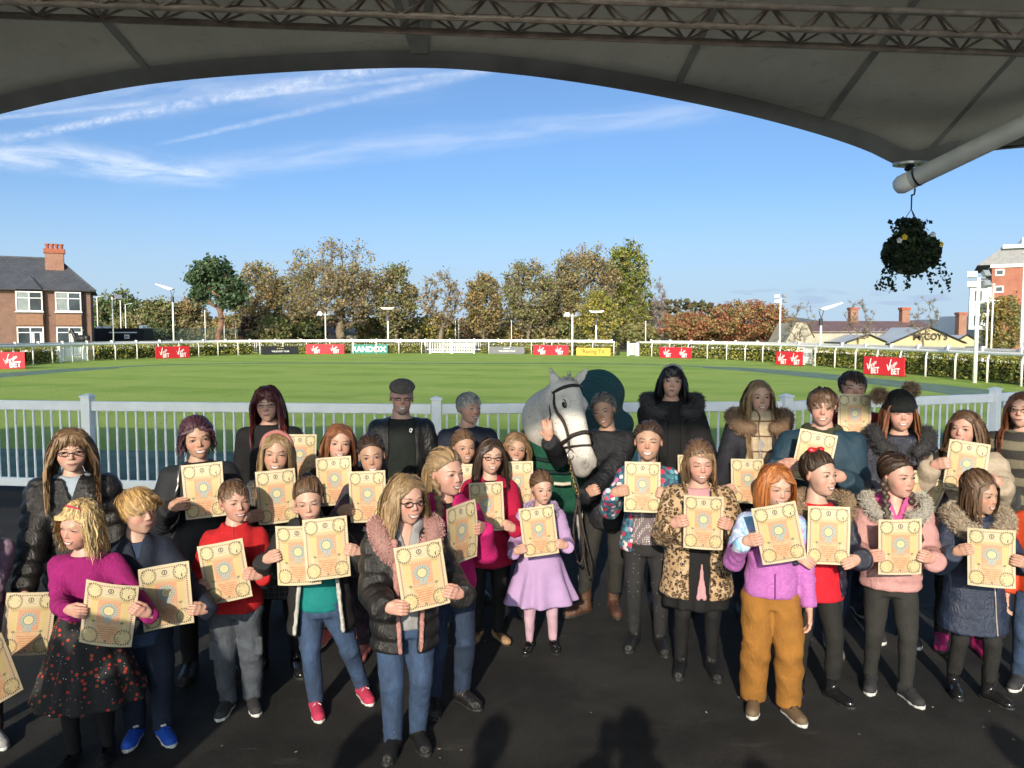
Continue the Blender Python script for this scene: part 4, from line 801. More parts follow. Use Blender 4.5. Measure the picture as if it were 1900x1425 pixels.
# long cafe building
cd = 68.0; cx0 = at(1540, 617, cd).x; cafe = empty('cafe_building', (cx0, cd, 0), 0, 'long cream cafe with brown tiled roof, chimneys and gabled porches', 'cafe')
cw = at(1800, 617, cd).x - cx0; ce, cr = at(0, 634, cd).z + 0.9, at(0, 593, cd).z
MB().box((cw / 2, 9, ce / 2), (cw, 7, ce)).build('wall', M_CREAM2, cafe)
MB().raw([(-0.2, 5.3, ce - 0.1), (cw + 0.4, 5.3, ce - 0.1), (cw + 0.4, 9, cr), (-0.2, 9, cr), (-0.2, 12.7, ce - 0.1), (cw + 0.4, 12.7, ce - 0.1)], [(0, 1, 2, 3), (3, 2, 5, 4), (1, 5, 2), (0, 3, 4)]).build('roof', M_RTILE, cafe)
for cpx, ct in ((1581, 573), (1676, 573), (1781, 582)):
    x_ = at(cpx, 617, cd + 9).x - cx0; z1 = at(0, ct, cd + 9).z; c_ = pbox('chimney', (0.75, 0.7, z1 - cr + 1.4), M_BRICKO, cafe, (x_, 8.9, (z1 + cr - 1.4) / 2)); pbox('chimney_cap', (0.9, 0.85, 0.25), M_TERRA, c_, (0, 0, (z1 - cr + 1.4) / 2))
# cream gable end beside the lamp
gw0, gw1 = at(1500, 617, cd - 1).x - cx0, at(1556, 617, cd - 1).x - cx0; gm = (gw0 * 0.5 + gw1 * 0.5); gz = at(0, 597, cd).z
MB().prism([(gw0, 0), (gw1, 0), (gw1, at(0, 627, cd).z), (gm + 0.55, gz), (gm - 0.35, gz), (gw0, at(0, 636, cd).z)], 4.5, 9.5).build('gable_wall', M_CREAM2, cafe)
MB().raw([(gw1 + 0.1, 4.4, at(0, 627, cd).z), (gm + 0.55, 4.4, gz + 0.08), (gm + 0.55, 9.6, gz + 0.08), (gw1 + 0.1, 9.6, at(0, 627, cd).z)], [(0, 1, 2, 3)]).build('parapet', M_CREAM, cafe)
M_GROOF = plain('pale_metal_roof', (0.42, 0.45, 0.46), 0.4, 0.08, 1.0)
def porch(px0, px1, pxr, yeave, yridge, y0, y1, slope_px=None):
    x0, x1, xr = [at(p, 617, cd + y0).x - cx0 for p in (px0, px1, pxr)]; e, r = at(0, yeave, cd + y0).z, at(0, yridge, cd + y0).z
    MB().prism([(x0, e), (x1, e), (xr, r)], y0, y0 + 0.12).build('porch_gable', M_CREAM, cafe)
    pbox('fascia', (x1 - x0 + 0.3, 0.14, 0.42), M_CREAM, cafe, ((x0 + x1) / 2, y0 + 0.05, e - 0.21))
    for xa, xb in ((x0 - 0.25, xr), (x1 + 0.25, xr)): MB().raw([(xa, y0 - 0.1, e - 0.02), (xb, y0 - 0.1, r + 0.07), (xb, y1, r + 0.07), (xa, y1, e - 0.02)], [(0, 1, 2, 3)]).build('porch_roof', M_GROOF, cafe)
    for xa, xb in ((x0 - 0.25, xr), (x1 + 0.25, xr)): MB().tube([(xa, y0 - 0.12, e), (xb, y0 - 0.12, r + 0.1)], 0.07, 5).build('barge_board', M_DARKM, cafe)
    return x0, x1, e, r
p1 = porch(1575, 1640, 1612, 635, 622.5, 0.6, 6.5); p2 = porch(1657, 1788, 1722, 637, 608.5, 0.0, 6.5); p3 = porch(1776, 1812, 1794, 634, 623, 1.2, 6.5)
for k in range(9): MB().raw([(gw1 + 1.4 + k * 0.62, 1.5, p2[2] - 0.0), (gw1 + 1.5 + k * 0.62, 1.5, p2[2]), (gw1 + 4.9 + k * 0.62, 6.6, p2[3] + 0.03), (gw1 + 4.8 + k * 0.62, 6.6, p2[3] + 0.03)], [(0, 1, 2, 3)]).build('roof_batten', M_GALV, cafe)
MB().box(((p2[0] + p2[1]) / 2, 1.0, (p2[2] - 0.42) / 2), (p2[1] - p2[0] - 0.4, 0.2, p2[2] - 0.42)).build('porch_wall', M_CREAM, cafe); MB().box(((p1[0] + p1[1]) / 2, 1.6, (p1[2] - 0.4) / 2), (p1[1] - p1[0] - 0.4, 0.2, p1[2] - 0.4)).build('porch_wall', M_CREAM, cafe)
for xw in (p2[0] + 1.6, p2[1] - 1.7):
    for k in range(4): window(cafe, xw - 0.9 + k * 0.6, 0.86, p2[2] - 0.85, 0.52, 0.6, 1, 0, False, None, 0.06)
xs_ = (p2[0] + p2[1]) / 2; hz = p2[2] + 0.62; lh = 0.62; lw_ = 3.0
lettering('M', 0.66, lh, (xs_ - 1.05, -0.16, hz), 0, M_LETD, cafe, 0, 0.02); lettering('C', 0.26, lh * 0.6, (xs_ - 0.55, -0.16, hz + 0.10), 0, M_LETD, cafe, 0, 0.02); lettering("COY'S", 2.0, lh, (xs_ + 0.62, -0.16, hz), 0, M_LETD, cafe, 0, 0.02)
# tall brick building at the picture edge
td = 78.0; tx = at(1836, 617, td).x; tow = empty('brick_tower_block', (tx, td, 0), R(-29), 'tall red brick block with square white framed windows and a white roof', 'building')
th_ = at(0, 497, td).z; MB().box((7.5, 6, th_ / 2), (15, 12, th_)).build('wall', M_BRICKR, tow); pbox('white_band', (15.3, 12.3, 0.3), M_UPVC, tow, (7.5, 6, th_ + 0.15))
MB().prism([(-1.3, th_ + 0.3), (15, th_ + 0.3), (15, th_ + 1.85), (0.6, th_ + 1.85)], -0.1, 12).build('roof_soffit', plain('grey_soffit', (0.22, 0.22, 0.23), 0.6), tow); pbox('roof', (14.4, 13, 0.35), M_UPVC, tow, (8.0, 6, th_ + 2.02)); pbox('roof_top', (11.5, 9, 0.8), M_UPVC, tow, (8.3, 6, th_ + 2.6))
for px_, ys in ((1848, (506, 537, 563, 580)), (1895, (506, 537, 563))):
    for y_ in ys: window(tow, at(px_, 617, td).x - tx, -0.03, at(0, y_, td).z, 0.78, 0.66, 1, 0, False, None, 0.12)
pbox('glazed_stair', (1.9, 2.2, at(0, 538, td).z - 2), M_GALV, tow, (-0.9, 1.0, (at(0, 538, td).z + 2) / 2 + 0.3))
for k in range(4): pbox('stair_window', (0.6, 0.05, 1.0), M_GLASS, tow, (-1.1 + 0.5 * (k % 2), -0.12, 3.2 + 1.25 * k))
wa = at(1785, 617, 92); wan = empty('white_annex', (wa.x, 92, 0), 0, 'flat roofed white annex between the cafe and the brick tower', 'building'); pbox('wall', (4.6, 5, at(0, 586, 92).z), M_UPVC, wan, (2.3, 2.5, at(0, 586, 92).z / 2))
for k in range(2): window(wan, 1.4 + 1.7 * k, -0.03, at(0, 597, 92).z, 1.5, 0.75, 3, 0, False, None, 0.07)
# ------------------------------------------------------------------ smooth solids: distance fields turned into meshes
def smin(a, b, k):
    if k <= 0: return np.minimum(a, b)
    h = np.maximum(k - np.abs(a - b), 0) / k; return np.minimum(a, b) - h * h * k * 0.25
class Solid:
    def __init__(s): s.p = []
    def add(s, fn, lo, hi, op='u', k=0.02): s.p.append((fn, np.asarray(lo, float), np.asarray(hi, float), op, k)); return s
    def cone(s, a, b, ra, rb, k=0.02, op='u', rib=None, sq=None, cr=None):
        a, b = np.asarray(a, float), np.asarray(b, float); ba = b - a; L2 = float(ba @ ba) + 1e-12; L = math.sqrt(L2); m_ = max(ra, rb)
        def fn(X, Y, Z):
            px, py, pz = X - a[0], Y - a[1], Z - a[2]; t0 = (px * ba[0] + py * ba[1] + pz * ba[2]) / L2; t = np.clip(t0, 0, 1)
            r = ra + (rb - ra) * t
            if rib: r = r + rib[1] * (np.abs(np.sin(np.pi * (t0 * L / rib[0] + rib[2]))) ** 0.6 - 0.6)
            if cr: r = r + cr[0] * (0.35 + 0.65 * np.maximum(t, 0) ** 2) * (0.6 - np.abs(np.sin(np.pi * t0 * L / cr[1] + 1.7 * np.sin(np.arctan2(px, py) + cr[2]) + 1.2 * np.sin(X * 24 + cr[2]) + 1.2 * np.sin(Z * 13 + Y * 19 + 2 * cr[2]))) ** 0.75) * (0.6 + 0.6 * np.sin(Z * 15 + X * 9 + cr[2] * 3))
            dx, dy, dz = px - t * ba[0], py - t * ba[1], pz - t * ba[2]
            if sq: dy = dy / sq
            return np.sqrt(dx * dx + dy * dy + dz * dz) - r
        m2 = m_ + (rib[1] if rib else 0); return s.add(fn, np.minimum(a, b) - m2, np.maximum(a, b) + m2, op, k)
    def ell(s, c, r, k=0.02, op='u', M=None):
        c, r = np.asarray(c, float), np.asarray(r, float); m_ = r if M is None else np.full(3, r.max())
        def fn(X, Y, Z):
            x, y, z = X - c[0], Y - c[1], Z - c[2]
            if M is not None: x, y, z = M[0][0] * x + M[1][0] * y + M[2][0] * z, M[0][1] * x + M[1][1] * y + M[2][1] * z, M[0][2] * x + M[1][2] * y + M[2][2] * z
            k0 = np.sqrt((x / r[0]) ** 2 + (y / r[1]) ** 2 + (z / r[2]) ** 2); k1 = np.sqrt((x / r[0] ** 2) ** 2 + (y / r[1] ** 2) ** 2 + (z / r[2] ** 2) ** 2) + 1e-9
            return k0 * (k0 - 1) / k1
        return s.add(fn, c - m_, c + m_, op, k)
    def prof(s, z, rx, ry, cx=0.0, cy=0.0, k=0.02, op='u', pleat=None, rib=None, rnd=0.012):
        z, rx, ry = np.asarray(z, float), np.asarray(rx, float), np.asarray(ry, float); cx = np.zeros(len(z)) + cx; cy = np.zeros(len(z)) + cy
        def fn(X, Y, Z):
            ax, ay = np.interp(Z, z, rx), np.interp(Z, z, ry); x, y = X - np.interp(Z, z, cx), Y - np.interp(Z, z, cy)
            g = 0
            if rib: g = rib[1] * (np.abs(np.sin(np.pi * (Z / rib[0] + rib[2] + 0.05 * np.sin(9 * X)))) ** 0.6 - 0.6)
            m_ = np.minimum(ax, ay); d = (np.sqrt((x / ax) ** 2 + (y / ay) ** 2) - 1) * m_ - g
            if pleat is not None:
                f = np.clip((pleat[2] - Z) / (pleat[2] - z[0]), 0, 1); d = d - pleat[1] * f * np.cos(pleat[0] * np.arctan2(y, x) + pleat[3] + 1.3 * np.sin(3 * np.arctan2(y, x)))
            e = np.maximum(z[0] - Z, Z - z[-1]); q = np.maximum(d + rnd, 0) ** 2 + np.maximum(e + rnd, 0) ** 2
            return np.minimum(np.maximum(d + rnd, e + rnd), 0) + np.sqrt(q) - rnd
        m_ = max(rx.max(), ry.max()) + 0.03; return s.add(fn, (cx.min() - m_, cy.min() - m_, z[0] - 0.01), (cx.max() + m_, cy.max() + m_, z[-1] + 0.01), op, k)
    def box(s, c, hs, M=None, r=0.01, k=0.01, op='u'):
        c, hs = np.asarray(c, float), np.asarray(hs, float); m_ = np.full(3, np.linalg.norm(hs)) if M is not None else hs
        def fn(X, Y, Z):
            x, y, z = X - c[0], Y - c[1], Z - c[2]
            if M is not None: x, y, z = M[0][0] * x + M[1][0] * y + M[2][0] * z, M[0][1] * x + M[1][1] * y + M[2][1] * z, M[0][2] * x + M[1][2] * y + M[2][2] * z
            x, y, z = np.abs(x) - hs[0] + r, np.abs(y) - hs[1] + r, np.abs(z) - hs[2] + r
            return np.sqrt(np.maximum(x, 0) ** 2 + np.maximum(y, 0) ** 2 + np.maximum(z, 0) ** 2) + np.minimum(np.maximum(np.maximum(x, y), z), 0) - r
        return s.add(fn, c - m_, c + m_, op, k)
    def torus(s, c, Rx, Ry, r, M=None, k=0.01, op='u', rz=None):
        c = np.asarray(c, float); m_ = max(Rx, Ry) + r
        def fn(X, Y, Z):
            x, y, z = X - c[0], Y - c[1], Z - c[2]
            if M is not None: x, y, z = M[0][0] * x + M[1][0] * y + M[2][0] * z, M[0][1] * x + M[1][1] * y + M[2][1] * z, M[0][2] * x + M[1][2] * y + M[2][2] * z
            q = (np.sqrt((x / Rx) ** 2 + (y / Ry) ** 2) - 1) * min(Rx, Ry); return np.sqrt(q * q + (z / (rz or 1.0)) ** 2) - r
        return s.add(fn, c - m_, c + m_, op, k)
    def wedge(s, zs, ws, x0=0.0, ymax=0.0, k=0.008):
        """cuts an opening down the front, half width ws(z)"""
        zs, ws = np.asarray(zs, float), np.asarray(ws, float)
        fn = lambda X, Y, Z: np.maximum(np.maximum(np.abs(X - x0) - np.interp(Z, zs, ws), Y - ymax), np.maximum(zs[0] - Z, Z - zs[-1]))
        return s.add(fn, (x0 - ws.max(), -2, zs[0]), (x0 + ws.max(), ymax, zs[-1]), 's', k)
    def comb(s, cur, d, op, k):
        if op == 'u': return smin(cur, d, k)
        if op == 's': return -smin(-cur, d, k)
        return -smin(-cur, -d, k)
    def at(s, P):
        cur = np.full(len(P), 9.0)
        for fn, lo, hi, op, k in s.p: cur = s.comb(cur, fn(P[:, 0], P[:, 1], P[:, 2]), op, k)
        return cur
    def grad(s, P, e=0.002):
        g = np.stack([s.at(P + e * np.eye(3)[i]) - s.at(P - e * np.eye(3)[i]) for i in range(3)], 1); return g / (np.linalg.norm(g, axis=1)[:, None] + 1e-9)
    def grid(s, h):
        us = [q for q in s.p if q[3] == 'u']; lo = np.min([q[1] for q in us], 0) - 2.5 * h; hi = np.max([q[2] for q in us], 0) + 2.5 * h
        n = np.ceil((hi - lo) / h).astype(int) + 1; ax = [lo[i] + h * np.arange(n[i]) for i in range(3)]; Fd = np.full(n, 0.5, np.float32)
        for fn, l, u, op, k in s.p:
            pad = k + 3 * h; i0 = np.clip(np.floor((l - pad - lo) / h).astype(int), 0, n - 1); i1 = np.clip(np.ceil((u + pad - lo) / h).astype(int) + 1, 1, n)
            if np.any(i1 <= i0): continue
            sl = tuple(slice(i0[i], i1[i]) for i in range(3)); d = fn(ax[0][sl[0]][:, None, None], ax[1][sl[1]][None, :, None], ax[2][sl[2]][None, None, :]); Fd[sl] = s.comb(Fd[sl], d, op, k)
        return Fd, lo
    def mesh(s, h):
        Fd, lo = s.grid(h); sg = Fd < 0; n = np.array(Fd.shape) - 1
        cnt = np.zeros(n, np.uint8); cs = [(i, j, k) for i in (0, 1) for j in (0, 1) for k in (0, 1)]
        for i, j, k in cs: cnt += sg[i:n[0] + i, j:n[1] + j, k:n[2] + k]
        mix = (cnt > 0) & (cnt < 8); idx = np.full(n, -1, np.int32); C = np.argwhere(mix); idx[mix] = np.arange(len(C))
        val = np.stack([Fd[C[:, 0] + i, C[:, 1] + j, C[:, 2] + k] for i, j, k in cs], 1); acc = np.zeros((len(C), 3)); num = np.zeros(len(C))
        for a in range(8):
            for b in range(a + 1, 8):
                if sum(abs(x - y) for x, y in zip(cs[a], cs[b])) != 1: continue
                va, vb = val[:, a], val[:, b]; cr = (va < 0) != (vb < 0); t = np.where(cr, va / np.where(cr, va - vb, 1), 0)
                acc += np.where(cr, 1, 0)[:, None] * (np.array(cs[a]) + t[:, None] * (np.array(cs[b]) - np.array(cs[a]))); num += cr
        V = lo + h * (C + acc / num[:, None]); Q = []
        for ax in range(3):
            o1, o2 = (ax + 1) % 3, (ax + 2) % 3; sl0 = [slice(1, None)] * 3; sl0[ax] = slice(0, n[ax]); sl1 = [slice(1, None)] * 3; sl1[ax] = slice(1, n[ax] + 1)
            A, B = sg[tuple(sl0)], sg[tuple(sl1)]; E_ = np.argwhere(A != B)
            if not len(E_): continue
            flip = A[tuple(E_.T)]; base = E_.copy(); base[:, o1] += 1; base[:, o2] += 1
            def cell(d1, d2):
                c = base.copy(); c[:, o1] -= d1; c[:, o2] -= d2; ok = np.all((c >= 0) & (c < n), axis=1); r = np.full(len(c), -1); r[ok] = idx[tuple(c[ok].T)]; return r
            q = np.stack([cell(1, 1), cell(0, 1), cell(0, 0), cell(1, 0)], 1); q[~flip] = q[~flip][:, ::-1]; Q.append(q[np.all(q >= 0, axis=1)])
        return V, np.concatenate(Q)
def vnormals(V, Q):
    n = np.cross(V[Q[:, 2]] - V[Q[:, 0]], V[Q[:, 3]] - V[Q[:, 1]]); N = np.zeros_like(V)
    for k in range(4): np.add.at(N, Q[:, k], n)
    return N / (np.linalg.norm(N, axis=1)[:, None] + 1e-12)
def fold_noise(V, rg, amp, scale=14.0, stretch=(1, 1, 1.0)):
    d = np.zeros(len(V))
    for i in range(6):
        w = rg.normal(size=3) * scale * (0.6 + 0.35 * i) * np.array(stretch); q = np.sin(V @ w + rg.uniform(0, 6.28) + 1.6 * np.sin(V @ (rg.normal(size=3) * scale * 0.5))); d += (q if i > 2 else 1.2 * (0.64 - np.abs(q)) * 1.6) / (1.5 + 0.8 * i)
    return amp * d / 1.6
def rotm(e): return np.array(Euler(e).to_matrix())

# ------------------------------------------------------------------ skin, hair and cloth
def skin_mat(name, c):
    mt, t, bs = new_mat(name); a = t.attr('tint').outputs['Color']; o = t.coord()
    col = t.mix(1.0, t.mix(t.ss(t.noise(o, 26, 3, 0.6), 0.35, 0.7), c, tuple(min(1, v * f) for v, f in zip(c, (1.06, 0.94, 0.9)))), a, 'MULTIPLY')
    setp(t, bs, col, 0.48, 0, t.bump(t.noise(o, 300, 2, 0.6), 0.08, 0.002)); bs.inputs['Specular IOR Level'].default_value = 0.35
    return mt
SKIN = [skin_mat('skin_fair', (0.45, 0.295, 0.232)), skin_mat('skin_pink', (0.45, 0.275, 0.22)), skin_mat('skin_warm', (0.385, 0.245, 0.18)), skin_mat('skin_olive', (0.345, 0.22, 0.158))]
M_EYEW = plain('eye_white', (0.36, 0.35, 0.335), 0.25, 0.02, 5, 0); M_PUPIL = plain('pupil', (0.012, 0.01, 0.01), 0.1, 0.0, 5, 0); M_TEETH = plain('teeth', (0.60, 0.58, 0.53), 0.3, 0.02, 5, 0)
M_LIPS = [plain('lips_pink', (0.30, 0.115, 0.10), 0.42, 0.08, 60, 0), plain('lips_red', (0.26, 0.045, 0.055), 0.35, 0.08, 60, 0), plain('lips_pale', (0.30, 0.15, 0.12), 0.45, 0.08, 60, 0)]; M_MOUTH = plain('mouth_dark', (0.05, 0.015, 0.014), 0.6, 0, 5, 0)
IRIS = {'brown': plain('iris_brown', (0.06, 0.03, 0.015), 0.2, 0.1, 50, 0), 'blue': plain('iris_blue', (0.10, 0.16, 0.22), 0.2, 0.1, 50, 0)}
HAIRM = {}
def hair_mat(name, c, rough=0.42):
    if name in HAIRM: return HAIRM[name]
    mt, t, bs = new_mat('hair_' + name); a = t.attr('tint').outputs['Color']; o = t.coord()
    col = t.mix(1.0, t.mix(t.ss(t.noise(t.scale(o, (260, 260, 22)), 1.0, 2, 0.6), 0.3, 0.7), tuple(v * 0.62 for v in c), tuple(min(1, v * 1.3) for v in c)), a, 'MULTIPLY')
    setp(t, bs, col, rough, 0, t.bump(t.noise(t.scale(o, (420, 420, 30)), 1.0, 2, 0.6), 0.5, 0.004)); bs.inputs['Specular IOR Level'].default_value = 0.45
    HAIRM[name] = mt; return mt
HC_ = {'brown': (0.105, 0.06, 0.034), 'dkbrown': (0.045, 0.026, 0.017), 'black': (0.010, 0.009, 0.010), 'ltbrown': (0.19, 0.115, 0.06), 'blonde': (0.50, 0.36, 0.17), 'sandy': (0.40, 0.25, 0.10), 'dkblonde': (0.235, 0.155, 0.08), 'ginger': (0.36, 0.125, 0.035), 'auburn': (0.19, 0.075, 0.035), 'red': (0.085, 0.014, 0.014), 'plum': (0.055, 0.02, 0.03), 'grey': (0.25, 0.25, 0.25), 'greybrown': (0.15, 0.13, 0.11)}
def cloth(name, c, rough=0.8, var=0.12, weave=420.0, bump=0.35, folds=0.0, sheen=0.0, spec=0.3, coat=0.0):
    if name in MATS: return MATS[name]
    mt, t, bs = new_mat(name); o = t.coord(); n = t.noise(o, 9, 4, 0.6); w = t.noise(o, weave, 2, 0.6)
    col = t.mix(t.ss(n, 0.3, 0.7), tuple(v * (1 - var) for v in c), tuple(min(1, v * (1 + var)) for v in c)); col = t.mix(t.mul(t.ss(w, 0.4, 0.7), 0.3), col, tuple(v * 0.6 for v in c))
    h = t.add(w, t.mul(t.noise(t.scale(o, (1, 1, 0.6)), 24, 4, 0.6, 1.8), 3.4 + folds))
    setp(t, bs, col, rough, 0, t.bump(h, bump, 0.006)); bs.inputs['Sheen Weight'].default_value = sheen; bs.inputs['Specular IOR Level'].default_value = spec; bs.inputs['Coat Weight'].default_value = coat
    MATS[name] = mt; return mt
def shiny(name, c, rough=0.3): return cloth(name, c, rough, 0.15, 600, 0.45, 2.5, 0.0, 0.5)
def pattern(name, fn, rough=0.8, bump=0.3):
    if name in MATS: return MATS[name]
    mt, t, bs = new_mat(name); o = t.coord(); col = fn(t, o); kw = {}
    setp(t, bs, col, rough, 0, t.bump(t.add(t.noise(o, 420, 2, 0.6), t.mul(t.noise(t.scale(o, (1, 1, 0.6)), 24, 4, 0.6, 1.8), 3.6)), bump + 0.15, 0.006)); bs.inputs['Sheen Weight'].default_value = 0.0
    MATS[name] = mt; return mt
def p_leopard(t, o):
    w = t.vm('ADD', o, t.scale(t.vec(t.sub(t.noise(o, 30, 2), 0.5), t.sub(t.noise(t.vm('ADD', o, (3, 1, 2)), 30, 2), 0.5), 0.0), 0.03))
    d = t.voro(w, 44); base = t.mix(t.ss(t.noise(o, 16, 3), 0.35, 0.65), (0.40, 0.26, 0.14), (0.52, 0.38, 0.24))
    brk = t.ss(t.noise(o, 75, 2, 0.6), 0.36, 0.48); ringm = t.mul(t.mul(t.ss(d, 0.20, 0.28), t.ss(d, 0.56, 0.48)), brk)
    c = t.mix(t.ss(d, 0.34, 0.18), base, (0.22, 0.115, 0.05)); return t.mix(ringm, c, (0.02, 0.012, 0.008))
def p_floral(t, o):
    d = t.voro(o, 26); cc = t.voro(o, 26, out='Color'); r, g, b = t.xyz(cc)
    fl = t.mix(t.ss(r, 0.33, 0.36), (0.55, 0.03, 0.08), (0.75, 0.62, 0.62)); fl = t.mix(t.ss(r, 0.62, 0.65), fl, (0.10, 0.33, 0.42)); fl = t.mix(t.ss(r, 0.84, 0.87), fl, (0.60, 0.16, 0.35))
    return t.mix(t.ss(t.add(d, t.mul(t.sub(t.noise(o, 90, 2), 0.5), 0.25)), 0.46, 0.42), t.mix(t.ss(t.noise(o, 40, 2), 0.4, 0.6), (0.03, 0.06, 0.13), (0.05, 0.18, 0.22)), fl)
def p_cherry(t, o):
    d = t.voro(o, 42, rand=0.75); r, g, b = t.xyz(t.voro(o, 42, out='Color', rand=0.75)); d2 = t.voro(o, 60, rand=0.9)
    c = t.mix(t.mul(t.ss(d, 0.33, 0.27), t.ss(r, 0.45, 0.5)), (0.012, 0.012, 0.014), (0.42, 0.03, 0.02)); c = t.mix(t.mul(t.mul(t.ss(d, 0.40, 0.36), t.ss(d, 0.30, 0.34)), t.mul(t.ss(r, 0.45, 0.5), t.ss(t.noise(o, 60, 1), 0.55, 0.6))), c, (0.06, 0.2, 0.04))
    return t.mix(t.mul(t.ss(d2, 0.13, 0.09), t.ss(r, 0.5, 0.45)), c, (0.6, 0.6, 0.58))
def p_check(c0, c1, c2, sc):
    def f(t, o):
        x, y, z = t.xyz(o); a = t.ss(t.m('SINE', t.mul(t.add(x, t.mul(y, 0.6)), sc)), -0.25, 0.25); b = t.ss(t.m('SINE', t.mul(z, sc)), -0.25, 0.25); l = t.ss(t.m('SINE', t.mul(z, sc * 0.5)), 0.93, 0.97); l2 = t.ss(t.m('SINE', t.mul(t.add(x, t.mul(y, 0.6)), sc * 0.5)), 0.93, 0.97)
        return t.mix(t.m('MAXIMUM', l, l2), t.mix(t.mul(t.add(a, b), 0.5), c0, c1), c2)
    return f
def p_hstripe(c0, c1, sc):
    def f(t, o):
        x, y, z = t.xyz(o); return t.mix(t.ss(t.m('SINE', t.add(t.mul(z, sc), t.mul(t.noise(o, 12, 2), 1.0))), -0.2, 0.2), c0, c1)
    return f
def p_marl(c0, c1):
    return lambda t, o: t.mix(t.ss(t.noise(t.scale(o, (60, 60, 300)), 1.0, 3, 0.7), 0.35, 0.65), c0, c1)
def p_galaxy(t, o):
    x, y, z = t.xyz(o); n = t.noise(o, 13, 4, 0.6, 1.5); m2 = t.noise(t.vm('ADD', o, (5, 2, 1)), 17, 3, 0.6, 1.0)
    up = t.mix(t.ss(n, 0.35, 0.65), (0.16, 0.38, 0.68), (0.70, 0.72, 0.80)); up = t.mix(t.ss(m2, 0.5, 0.66), up, (0.50, 0.24, 0.58))
    lo = t.mix(t.ss(t.noise(t.scale(o, (60, 60, 320)), 1.0, 3, 0.7), 0.35, 0.65), (0.33, 0.085, 0.33), (0.45, 0.16, 0.43)); return t.mix(t.ss(z, 0.905, 0.92), lo, up)
def p_dots(c0, c1, sc, r):
    return lambda t, o: t.mix(t.ss(t.voro(o, sc, rand=0.35), r, r * 0.7), c0, c1)
def p_sequin(t, o):
    d = t.voro(o, 95, rand=0.3); return t.mix(t.ss(d, 0.30, 0.2), (0.13, 0.095, 0.105), (0.85, 0.82, 0.82))
def p_leatherprint(t, o): return t.mix(t.ss(t.voro(o, 120), 0.3, 0.4), (0.05, 0.025, 0.012), (0.34, 0.21, 0.11))
def p_smocam(t, o): return t.mix(t.ss(t.noise(o, 18, 3, 0.6), 0.45, 0.55), (0.02, 0.022, 0.03), (0.06, 0.03, 0.05))
def p_jeans(c):
    return lambda t, o: t.mix(t.ss(t.noise(t.scale(o, (1, 1, 0.5)), 11, 4, 0.65), 0.35, 0.7), tuple(v * 0.7 for v in c), tuple(v * 1.35 for v in c))

# ------------------------------------------------------------------ heads
HEADS = {}
def head_solid(kind):
    s = Solid(); ch = {'child': 1.0, 'woman': 0.4, 'man': 0.0}[kind]
    s.ell((0, 0.06, 0.13), (0.335 + 0.01 * ch, 0.41, 0.37), 0.05); s.ell((0, -0.09, -0.12), (0.258 + 0.012 * ch, 0.285, 0.37), 0.14); s.ell((0, -0.13, -0.30), (0.20 + 0.02 * (kind == 'man') - 0.012 * (kind == 'woman'), 0.22, 0.175), 0.12)
    s.ell((0, -0.295, -0.418), (0.075 + 0.02 * (kind == 'man'), 0.062, 0.06), 0.10)
    for x in (-1, 1):
        s.ell((x * 0.155, -0.225, -0.145), (0.10 + 0.012 * ch, 0.098 + 0.008 * ch, 0.105 + 0.015 * ch), 0.10); s.ell((x * 0.15, -0.425, 0.012), (0.095, 0.07, 0.058), 0.06, 's'); s.ell((x * 0.15, -0.292, 0.006), (0.075, 0.066, 0.062), 0.02)
        s.ell((x * 0.345, 0.05, -0.04), (0.028, 0.08, 0.12), 0.03, 'u', rotm((0.15, 0, x * 0.35))); s.ell((x * 0.385, 0.02, -0.02), (0.02, 0.045, 0.07), 0.02, 's')
    s.cone((-0.13, -0.335, 0.088), (0.13, -0.335, 0.088), 0.035 + 0.012 * (kind == 'man'), 0.035 + 0.012 * (kind == 'man'), 0.07)
    s.cone((0, -0.345, 0.045), (0, -0.425, -0.118), 0.024, 0.040 + 0.006 * (kind == 'man'), 0.035)
    for x in (-1, 1): s.ell((x * 0.042, -0.385, -0.138), (0.034, 0.04, 0.028), 0.025); s.ell((x * 0.024, -0.425, -0.162), (0.012, 0.018, 0.012), 0.012, 's')
    s.ell((0, -0.32, -0.275), (0.115, 0.068, 0.085), 0.08); s.cone((-0.05, -0.395, -0.345), (0.05, -0.395, -0.345), 0.012, 0.012, 0.03, 's')
    s.cone((0, 0.08, -0.22), (0, 0.13, -0.66), 0.185 + 0.03 * (kind == 'man') - 0.015 * ch, 0.19 + 0.03 * (kind == 'man') - 0.01 * ch, 0.06)
    return s
def head_data(kind, lo=False):
    if (kind, lo) in HEADS: return HEADS[(kind, lo)]
    s = head_solid(kind) if (kind, not lo) not in HEADS else HEADS[(kind, not lo)][0]; V, Q = s.mesh(0.028 if lo else 0.0205)
    keep = ~np.all(V[Q][:, :, 2] < -0.62, axis=1); Q = Q[keep]
    # blush on cheeks, nose tip, ears and chin
    g = lambda c, r: np.exp(-((V - np.array(c)) ** 2).sum(1) / (2 * r * r)); bl = np.clip(g((0.17, -0.3, -0.13), 0.075) + g((-0.17, -0.3, -0.13), 0.075) + 0.8 * g((0, -0.45, -0.12), 0.05) + 0.7 * (g((0.37, 0.03, -0.04), 0.09) + g((-0.37, 0.03, -0.04), 0.09)) + 0.3 * g((0, -0.35, -0.42), 0.06), 0, 1)[:, None]
    tint = np.array([1, 1, 1.0]) * (1 - bl) + np.array([1.0, 0.74, 0.72]) * bl
    HEADS[(kind, lo)] = (s, V, Q, tint); return HEADS[(kind, lo)]
